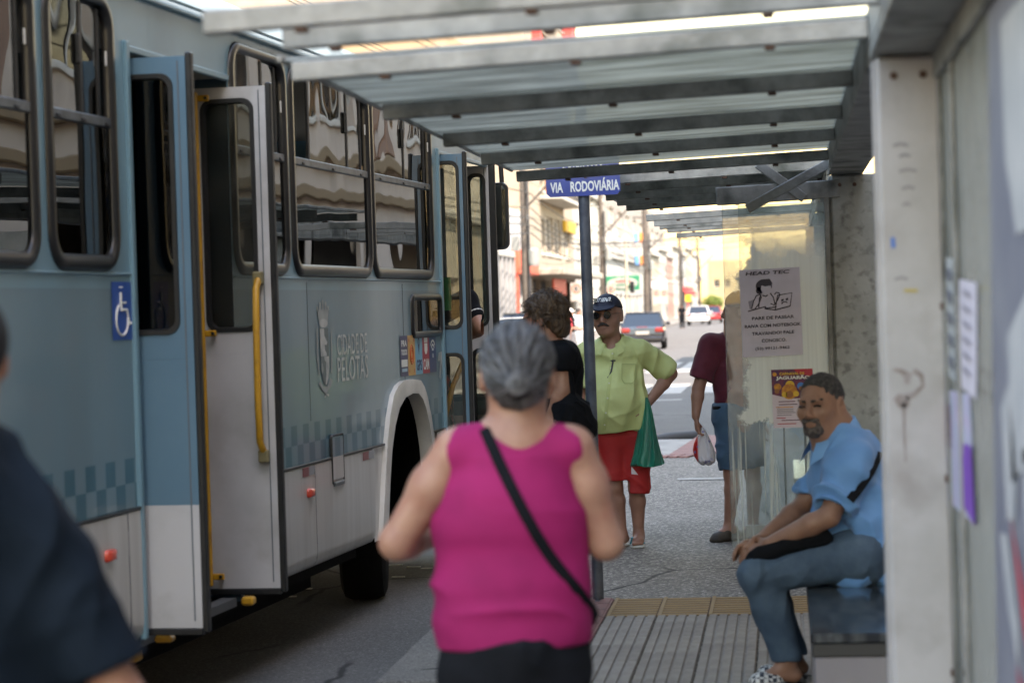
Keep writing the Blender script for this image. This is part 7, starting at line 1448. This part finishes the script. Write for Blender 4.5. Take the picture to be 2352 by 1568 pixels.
# pharmacy board facing the camera
yS = 160.; px = lambda u, v: onplane(u, v, (0, yS, 0), (0, 1, 0)); a, c = px(1393, 668), px(1468, 632)
S = thing('pharmacy_sign', 'green pharmacy sign with white oval reading MAXXI ECONÔMICA', 'sign', ((a[0]+c[0])/2, yS, 0)); og = S.location[:]
M_ov = mat('sign_oval', (.33, .33, .3), .6); M_gr = mat('sign_green', (.004, .16, .075), .5); cx_, cz_, hw, hh = (a[0]+c[0])/2, (a[2]+c[2])/2, (c[0]-a[0])/2, (c[2]-a[2])/2
q = MB(og); q.box((a[0], yS, a[2]), (c[0], yS+.25, c[2]), .02); q.build('board', M_gr, S); q = MB(og); q.box((c[0], yS-.02, a[2]), (c[0]+.25, yS+.2, c[2]), .02); q.build('side_board', mat('sign_grey', (.3, .33, .3), .6), S)
q = MB(og); q.prism([(p[0], p[1]) for p in circle(0, 0, hw*.93, 30, hh*.83)], (cx_-hw*.02, yS-.02, cz_), (1, 0, 0), (0, 0, 1), (0, 1, 0), .02); q.build('oval', M_ov, S); q = MB(og); q.prism([(p[0], p[1]) for p in circle(0, 0, hw*.86, 30, hh*.74)], (cx_-hw*.02, yS-.035, cz_), (1, 0, 0), (0, 0, 1), (0, 1, 0), .01); q.build('oval', M_gr, S); q = MB(og); q.prism([(p[0], p[1]) for p in circle(0, 0, hw*.83, 30, hh*.7)], (cx_-hw*.02, yS-.045, cz_), (1, 0, 0), (0, 0, 1), (0, 1, 0), .01); q.build('oval', M_ov, S)
put_text('MAXXI', (cx_, yS-.06, cz_+hh*.25), (1, 0, 0), (0, 0, 1), hw*.9, hh*.34, mat('sign_red', (.3, .03, .015), .5), S, bold=.05, org=og, skew=.2); put_text('ECONÔMICA', (cx_, yS-.06, cz_-hh*.22), (1, 0, 0), (0, 0, 1), hw*1.35, hh*.4, M_gr, S, bold=.05, org=og, skew=.2)
q = MB(og); q.box((XF, yS+.05, cz_-.05), (a[0], yS+.12, cz_+.05)); q.box((a[0]+.2, yS+.05, 0), (a[0]+.3, yS+.15, a[2])); q.build('bracket', M_dk, S)
building('warehouse', 'large grey-beige hall with stained wall behind the ornate pharmacy', -17, yy(1400, -17), yy(1530, -17), zz_(1450, 455, -17), 16, GR, grid_ops(yy(1400, -17), yy(1530, -17), 9, ((10., 11.6),), .55))
# houses further down
prev = yy(1478); defs = [(1498, 560, W1, 'white house with dark awning beyond the ornate pharmacy'), (1516, 585, W2, 'cream house behind the double parking sign'), (1534, 575, W1, 'white plastered house past the parking signs'), (1548, 590, PK, 'pink house far down the left side'), (1562, 570, W1, 'white house next to the pink house'), (1577, 585, W4_, 'bluish white house with red shop band'), (1592, 575, W2, 'cream house before the yellow building'), (1608, 590, W1, 'last white house on the left side')]
for i, (u1, vt, m_, lb) in enumerate(defs):
    y1b = yy(u1); h_ = zz_(u1, vt); n = 4; ops = grid_ops(prev, y1b, n, ((.2, 2.7),), .55, 'k' if i % 2 else 'd')+grid_ops(prev, y1b, n, ((4., 5.6),), .4); building('row_house', lb, XF, prev, y1b, h_, 10, m_, ops, cornice=W1, group='houses down the left side')
    if i in (0, 5, 6): 
        T_ = thing('shop_band', ('white', '', '', '', '', 'red', 'cream')[i]+' shop band projecting over the pavement far down the left side', 'shop sign', (XF+.5, (prev+y1b)/2, 3.)); q = MB(T_.location[:]); q.box((XF+.05, prev+1, 2.9), (XF+.9, y1b-1, 3.5), .05); q.build('band', (W1, 0, 0, 0, 0, mat('shop_red', (.5, .05, .05), .6), W2)[i], T_)
    prev = y1b
Tn = thing('hanging_sign', 'small yellow sign box with red top far down the left pavement', 'sign', (-9.9, 240, 0)); q = MB(Tn.location[:]); p0, p1 = onplane(1574, 693, (0, 240, 0), (0, 1, 0)), onplane(1587, 677, (0, 240, 0), (0, 1, 0)); q.box((p0[0], 240, p0[2]), (p1[0], 240.3, p1[2]), .03); q.build('box', mat('yellow_box', (.7, .42, .02), .5), Tn); q = MB(Tn.location[:]); q.box((p0[0], 240, p1[2]), (p1[0]+.4, 240.3, p1[2]+.35), .03); q.box((p0[0]+.2, 240.1, 0), (p0[0]+.3, 240.2, p0[2])); q.build('top', mat('shop_red', (.5, .05, .05)), Tn)
# closing the vista
for (xa, xb, h_, m_, lb) in ((-13, -7, 9, plaster('yellow', (.5, .4, .22)), 'yellow building closing the far end of the street'), (-7, 0, 7, plaster('brown', (.34, .22, .17)), 'brown gabled building at the far end behind the glass'), (0, 9, 9, W2, 'cream building at the far end seen through dirty glass'), (9, 30, 12, W1, 'white block at the far end behind the pale column')):
    building('end_building', lb, xb, 430, 445, h_, xb-xa, m_, wy=[(xa+1+i*1.9, xa+2+i*1.9, z, z+1.4) for i in range(int((xb-xa-1)/1.9)) for z in (1, 4.2)], group='buildings at the street end')
# right-hand side: tall block whose shade covers the stop, and what the bus windows mirror
ops = grid_ops(-24, 40, 15, ((.3, 2.9),), .7, 'k')+grid_ops(-24, 40, 15, ((4.4, 6.2), (7.6, 9.4), (10.8, 12.6), (14., 15.8)), .45)
R1 = building('office_block', 'tall peach office block behind the shelters, mirrored in the bus windows', 4.5, -24, 40, 17.5, 14, plaster('apricot', (.64, .55, .48)), ops, face=-1, cornice=W1)
TB, ogB = R1
for z in (3.25, 3.75, 6.7, 7.1, 9.9, 13.1):
    q = MB(ogB); q.box((4.34, -24, z), (4.5, 40, z+.16), .02); q.build('string_course', TN_, TB)
for i in range(16):
    q = MB(ogB); q.box((4.42, -24.3+i*4.267, 3.95), (4.5, -23.7+i*4.267, 16.8), .02); q.build('pilaster', PE, TB)
wy = [(5.6+i*3., 7.0+i*3., z, z+1.7) for i in range(5) for z in (4.2, 7.6, 11.)]; building('corner_block', 'cream corner block across the side street, mirrored in the bus windows', 4.5, 56, 70, 14.5, 16, W2, grid_ops(56, 70, 4, ((.3, 3.), (4.4, 6.2), (7.6, 9.4), (10.8, 12.6)), .45), face=-1, wy=wy, cornice=W1)
y = 70
for i, (ln, h_, m_, lb) in enumerate(((22, 6, W1, 'low white shop after the cream corner block'), (26, 7, PK, 'low pink shop on the right side'), (30, 6, W2, 'low cream shop further on the right side'), (60, 7, W4_, 'long bluish white row on the right side'), (90, 8, W3_, 'long beige row near the far right end'))):
    building('right_house', lb, 4.5, y, y+ln, h_, 12, m_, grid_ops(y, y+ln, max(3, ln//5), ((.3, 2.8), (4., 5.5)), .5), face=-1, group='houses down the right side'); y += ln
# ------------------------------------------------------------------ poles and cables
M_conc = mat('concrete_pole', (.1, .085, .07), .85, col2=(.06, .05, .045), nscale=3); M_tr = mat('transformer_grey', (.2, .21, .2), .6)
PX = -10.1; polesY = []
for i, (u, w_, lb) in enumerate(((1209, .17, 'nearest concrete utility pole, in front of the red shop'), (1386, .17, 'utility pole just right of the blue sign post'), (1487, .3, 'thick utility pole bundled with cables beside the parking signs'), (1565, .2, 'thin distant utility pole past the parking signs'), (1606, .2, 'farthest utility pole before the yellow building'))):
    y = yy(u, PX); polesY.append(y); T = thing('utility_pole', lb, 'utility pole', (PX, y, 0), group='utility poles'); og = T.location[:]
    b = MB(og); b.tube([(PX, y, 0), (PX, y, 9.6)], [w_, w_*.62], 12); b.build('shaft', M_conc, T, smooth=True)
    for z in (9.2, 8.1):
        b = MB(og); b.box((PX-.9, y-.05, z), (PX+.9, y+.05, z+.11), .01); a_ = b.build('crossarm', M_conc, T)
        for x in (-.8, -.4, .4, .8): b = MB(og); b.lathe([(.04, 0), (.06, .05), (.04, .1), (.05, .15), (0, .18)], (PX+x, y, z+.11), (0, 0, 1), 8); b.build('insulator', M_tr, a_)
    b = MB(og); b.tube([(PX+.1, y, 5.6), (PX+1.9, y-.3, 7.4)], .045, 8); b.build('lamp_arm', M_conc, T)
    b = MB(og); b.lathe([(0, 0), (.2, 0), (.22, .1), (.22, .62), (.15, .72), (0, .72)], (PX+.35, y-.1, 4.2 if i else 3.3), (0, 0, 1), 14); b.box((PX-.5, y-.2, 3.9), (PX-.2, y+.1, 4.5), .02); b.build('junction_box', M_tr, T)
    b = MB(og)
    for k in range(4): b.tube([(PX+w_+.02+.03*math.sin(k+q*.7), y-w_-.02*k, .4+q*.55) for q in range(13)], .025, 6)
    b.build('cable_bundle', M_dk, T)
M_wire = mat('cable_black', (.025, .024, .023), .7)
zs_ = [(9.45, -.8), (9.45, -.4), (9.45, .4), (9.45, .8), (8.35, -.6), (8.35, .6), (6.2, .25), (5.6, .3), (5.2, .3), (4.9, .34), (4.6, .3)]
stops = [10.]+polesY
for k, (z, x) in enumerate(zs_):
    b = MB(); P = []
    for i in range(len(stops)-1):
        for t in np.linspace(0, 1, 11)[:-1]: P.append(V3(PX+x, stops[i]+(stops[i+1]-stops[i])*t, z-(.6+.15*math.sin(k*2))*4*t*(1-t)))
    P.append(V3(PX+x, stops[-1], z)); b.tube(P, .014 if z > 8 else .024, 5); tag(b.build('overhead_cable', M_wire), 'black overhead cable strung along the left side poles', 'cable', 'overhead cables along the poles')
for k, (y, z) in enumerate(((104, 4.4), (118, 4.7), (132, 4.9), (150, 5.2), (178, 5.5))):
    b = MB(); b.tube([V3(PX+(14.6)*t, y+6*t, z+1.6*t-2.2*t*(1-t)) for t in np.linspace(0, 1, 14)], .022, 5); tag(b.build('service_cable', M_wire), 'slack service cable crossing the street between the houses', 'cable', 'service cables across the street')
# ------------------------------------------------------------------ parking signs
M_ring = mat('sign_ring', (.4, .08, .02), .5); M_blkp = mat('sign_black', (.02, .02, .02), .5); M_pl = mat('sign_plate', (.33, .31, .28), .6)
def parking(label, u0, u1, v0, v1, X, letters=1, extra=None):
    y = yy((u0+u1)/2, X); pl = lambda u, v: onplane(u, v, (0, y, 0), (0, 1, 0)); a, c = pl(u0, v1), pl(u1, v0); T = thing('parking_sign', label, 'sign', ((a[0]+c[0])/2, y, 0), group='parking signs'); og = T.location[:]
    q = MB(og); q.box((a[0], y-.02, a[2]), (c[0], y+.01, c[2]), .005); q.build('plate', M_pl, T); q = MB(og); q.tube([((a[0]+c[0])/2, y+.06, 0), ((a[0]+c[0])/2, y+.06, c[2])], .035, 8); q.build('post', M_tr, T)
    w = (c[0]-a[0])/letters
    for i in range(letters):
        cx_ = a[0]+w*(i+.5); r = min(w*.4, .3); cz_ = c[2]-r*1.25; q = MB(og); q.sheet([[V3(cx_+r*k*math.cos(t), y-.024, cz_+r*k*math.sin(t)) for t in np.linspace(0, 2*math.pi, 25)] for k in (1, .74)]); q.build('ring', M_ring, T); put_text('E', (cx_, y-.025, cz_), (1, 0, 0), (0, 0, 1), r*.66, r*.95, M_blkp, T, bold=.05, org=og)
    if extra: q = MB(og); e0, e1 = pl(extra[0], extra[3]), pl(extra[1], extra[2]); q.box((e0[0], y-.02, e0[2]), (e1[0], y+.01, e1[2]), .005); q.build('upper_plate', mat('plate_pink', (.6, .42, .46), .6), T)
parking('white parking sign with letter E beside the grey sign post', 1311, 1337, 649, 692, -9.9); parking('parking sign with letter E just above the navy cap', 1394, 1413, 655, 690, -9.9); parking('twin parking sign with two letters E on the thick pole side', 1500, 1534, 664, 698, -9.4, 2, (1498, 1531, 644, 663)); parking('faint distant parking sign with letter E before the bush', 1588, 1604, 668, 690, -9.4)
# traffic light
y = yy(1441, -8.6); T = thing('traffic_light', 'dark traffic light on a grey post in front of the pharmacy', 'traffic light', (-8.6, y, ZR)); og = T.location[:]
b = MB(og); b.tube([(-8.6, y, ZR), (-8.6, y, 5.2)], .07, 10); b.build('post', mat('post_beige', (.42, .36, .28), .7), T, smooth=True); b = MB(og); b.box((-8.42, y-.15, 2.3), (-8.18, y+.1, 2.95), .03); hd_ = b.build('housing', M_dk, T); b = MB(og); b.box((-8.6, y-.05, 2.6), (-8.4, y+.02, 2.7)); b.build('bracket', M_dk, T)
for k in range(3): b = MB(og); b.lathe([(.0, -.02), (.08, -.02), (.08, -.1), (.09, -.1), (.09, 0)], (-8.3, y-.15, 2.42+.2*k), (0, 1, 0), 14); b.build('lamp_hood', M_dk, hd_)
# ------------------------------------------------------------------ cars
M_cg = glass('car_glass', (.12, .14, .14), ior=1.9); M_tl = mat('tail_light', (.22, .02, .015), .2, coat=.6); M_chr = mat('chrome', (.6, .6, .6), .15, 1.)
def car(label, X, y, col, head_=0., L=4.4, Wd=1.76, H=1.46, hatch=False):
    T = thing('parked_car', label, 'car', (X, y, ZR), head_, 'cars on the street'); m = mat('car_paint_%d' % (hash(col) % 99999), col, .25, .1, coat=1.)
    hw = Wd/2; st = [(-L/2, .62, .45, .86), (-L/2+.06, .3, .82, .94), (-L/2+.5, .26, .9, .99), (-L/2+1.2, .24, .91, 1.), (0, .24, .9, 1.), (L/2-1.2, .24, .86, 1.), (L/2-.5, .26, .78, .97), (L/2-.1, .32, .66, .9), (L/2, .45, .55, .8)] if not hatch else [(-L/2, .5, .7, .86), (-L/2+.05, .3, .9, .95), (-L/2+.5, .26, .95, 1.), (0, .24, .93, 1.), (L/2-1.1, .24, .88, 1.), (L/2-.4, .26, .78, .96), (L/2-.08, .34, .64, .88), (L/2, .45, .55, .8)]
    rows = []
    for (yy_, z0, z1, w) in st:
        r = [];
        for x_, t in ((-.8, 0), (-.97, .08), (-1, .35), (-1, .7), (-.96, .9), (-.82, 1), (0, 1.03), (.82, 1), (.96, .9), (1, .7), (1, .35), (.97, .08), (.8, 0)): r.append(V3(x_*hw*w, yy_, z0+(z1-z0)*t))
        rows.append(r)
    b = MB(); b.sheet(rows, closed=True); n = len(rows[0]); b.add(rows[0], [tuple(range(n))]); b.add(rows[-1], [tuple(range(n))[::-1]]); body = b.build('body', m, T, smooth=True, angle=50)
    yr, yf = (-L/2+.55, L/2-1.1) if not hatch else (-L/2+.12, L/2-1.05); tr, tf = (yr+1.0, yf-.85) if not hatch else (yr+.5, yf-.75); zb = .88; rw, bw_ = hw*.74, hw*.93
    lo_ = [(-bw_, yr), (bw_, yr), (bw_, yf), (-bw_, yf)]; hi_ = [(-rw, tr), (rw, tr), (rw, tf), (-rw, tf)]
    b = MB(); b.add([V3(*p, zb) for p in lo_]+[V3(*p, H-.03) for p in hi_], [(0, 1, 5, 4), (1, 2, 6, 5), (2, 3, 7, 6), (3, 0, 4, 7)]); b.build('window_glass', M_cg, T)
    b = MB(); b.box((-rw-.02, tr-.05, H-.06), (rw+.02, tf+.05, H), .03)
    for i in range(4):
        p, q = V3(*lo_[i], zb), V3(*hi_[i], H-.03); b.tube([p, q], .035, 6)
    ym = (tr+tf)/2
    for s_ in (-1, 1): b.tube([V3(s_*(bw_+.005), ym, zb), V3(s_*(rw+.005), ym, H-.03)], .035, 6)
    b.build('roof', m, T, smooth=True, angle=40)
    for s_ in (-1, 1):
        q = MB(); q.box((s_*hw*.55, -L/2-.01, .66), (s_*hw*.93, -L/2+.22, .86), .04); q.build('tail_light', M_tl, T); q = MB(); q.box((s_*hw*.5, L/2-.2, .55), (s_*hw*.86, L/2+.0, .7), .04); q.build('headlight', M_chr, T); q = MB(); q.box((s_*hw*.98, yf-.55, .92), (s_*(hw+.16), yf-.4, 1.06), .04); q.build('mirror', m, T)
        for yw in (-L/2+.85, L/2-.85):
            q = MB(); q.lathe([(.2, .1), (.29, .1), (.31, .06), (.31, -.08), (.2, -.08)], (s_*(hw-.1), yw, .31), (s_, 0, 0), 20); w_ = q.build('wheel', M_tyre, T, smooth=True, angle=40); q = MB(); q.lathe([(.2, .09), (.12, .06), (0, .08)], (s_*(hw-.1), yw, .31), (s_, 0, 0), 16); q.build('rim', M_chr, w_)
    q = MB(); q.box((-.26, -L/2-.02, .6), (.26, -L/2+.02, .72), .005); q.build('number_plate', M_pl, T); q = MB(); q.box((-hw*.9, -L/2-.04, .32), (hw*.9, -L/2+.15, .52), .05); q.build('bumper', m, T); q = MB(); q.box((-hw*.9, L/2-.15, .3), (hw*.9, L/2+.04, .5), .05); q.build('bumper', m, T); q = MB(); q.box((-.2, -L/2-.03, .87), (.2, -L/2+.01, .9)); q.build('brake_strip', M_tl, T)
    return T
def XU(u, d): p = W(u, 700, d); return float(p[0]), float(p[1])
x, y = XU(1477, 96); car('black sedan waiting on the road behind the man in lime shirt', x, y, (.012, .013, .016), .03)
x, y = XU(1605, 190); car('white hatchback parked far down the street', x, y, (.62, .62, .6), .0, 4.1, 1.78, 1.52, True)
x, y = XU(1634, 205); car('red car parked beyond the white hatchback', x, y, (.3, .02, .02), .0, 4.2)
x, y = XU(1158, 76); car('silver car parked opposite, half hidden by the bus mirror', x, y+2, (.45, .46, .46), math.pi, 4.2)
x, y = XU(1186, 88); car('dark grey car parked behind the silver one', x, y+2, (.06, .065, .07), math.pi, 4.4, 1.8, 1.6, True)
x, y = XU(1268, 92); car('white car parked by the kerb behind the young man', x, y+2, (.58, .58, .56), math.pi, 4.2)
# ------------------------------------------------------------------ small street tree
x, y = XU(1637, 300); T = thing('street_tree', 'small bright green street tree at the far end of the road', 'tree', (x, y, ZR)); og = T.location[:]
b = MB(og); b.tube([(x, y, ZR), (x+.05, y, .9), (x, y, 1.7)], [.12, .09, .05], 8)
for k in range(6): an = k*1.05; b.tube([(x, y, .8+.1*k), (x+.8*math.cos(an), y+.8*math.sin(an), 1.5+.1*k)], [.05, .02], 6)
b.build('trunk', mat('bark', (.1, .07, .05), .9), T); b = MB(og); lv = []; lf = []
for i in range(2600):
    p = rng.normal(size=3); p = p/np.linalg.norm(p)*(.55+.45*rng.random()); cl = 1+.25*math.sin(p[0]*7)*math.sin(p[2]*6+p[1]*5); c = V3(x, y, 1.55)+p*V3(1.35, 1.3, .95)*cl; a_ = nrm(rng.normal(size=3))*.09; d_ = nrm(np.cross(a_, rng.normal(size=3)))*.06; n = len(lv); lv += [c-a_, c+d_, c+a_, c-d_]; lf.append((n, n+1, n+2, n+3))
b.add(lv, lf); b.build('crown', mat('leaf_green', (.09, .15, .02), .6, col2=(.16, .2, .03), nscale=3), T)
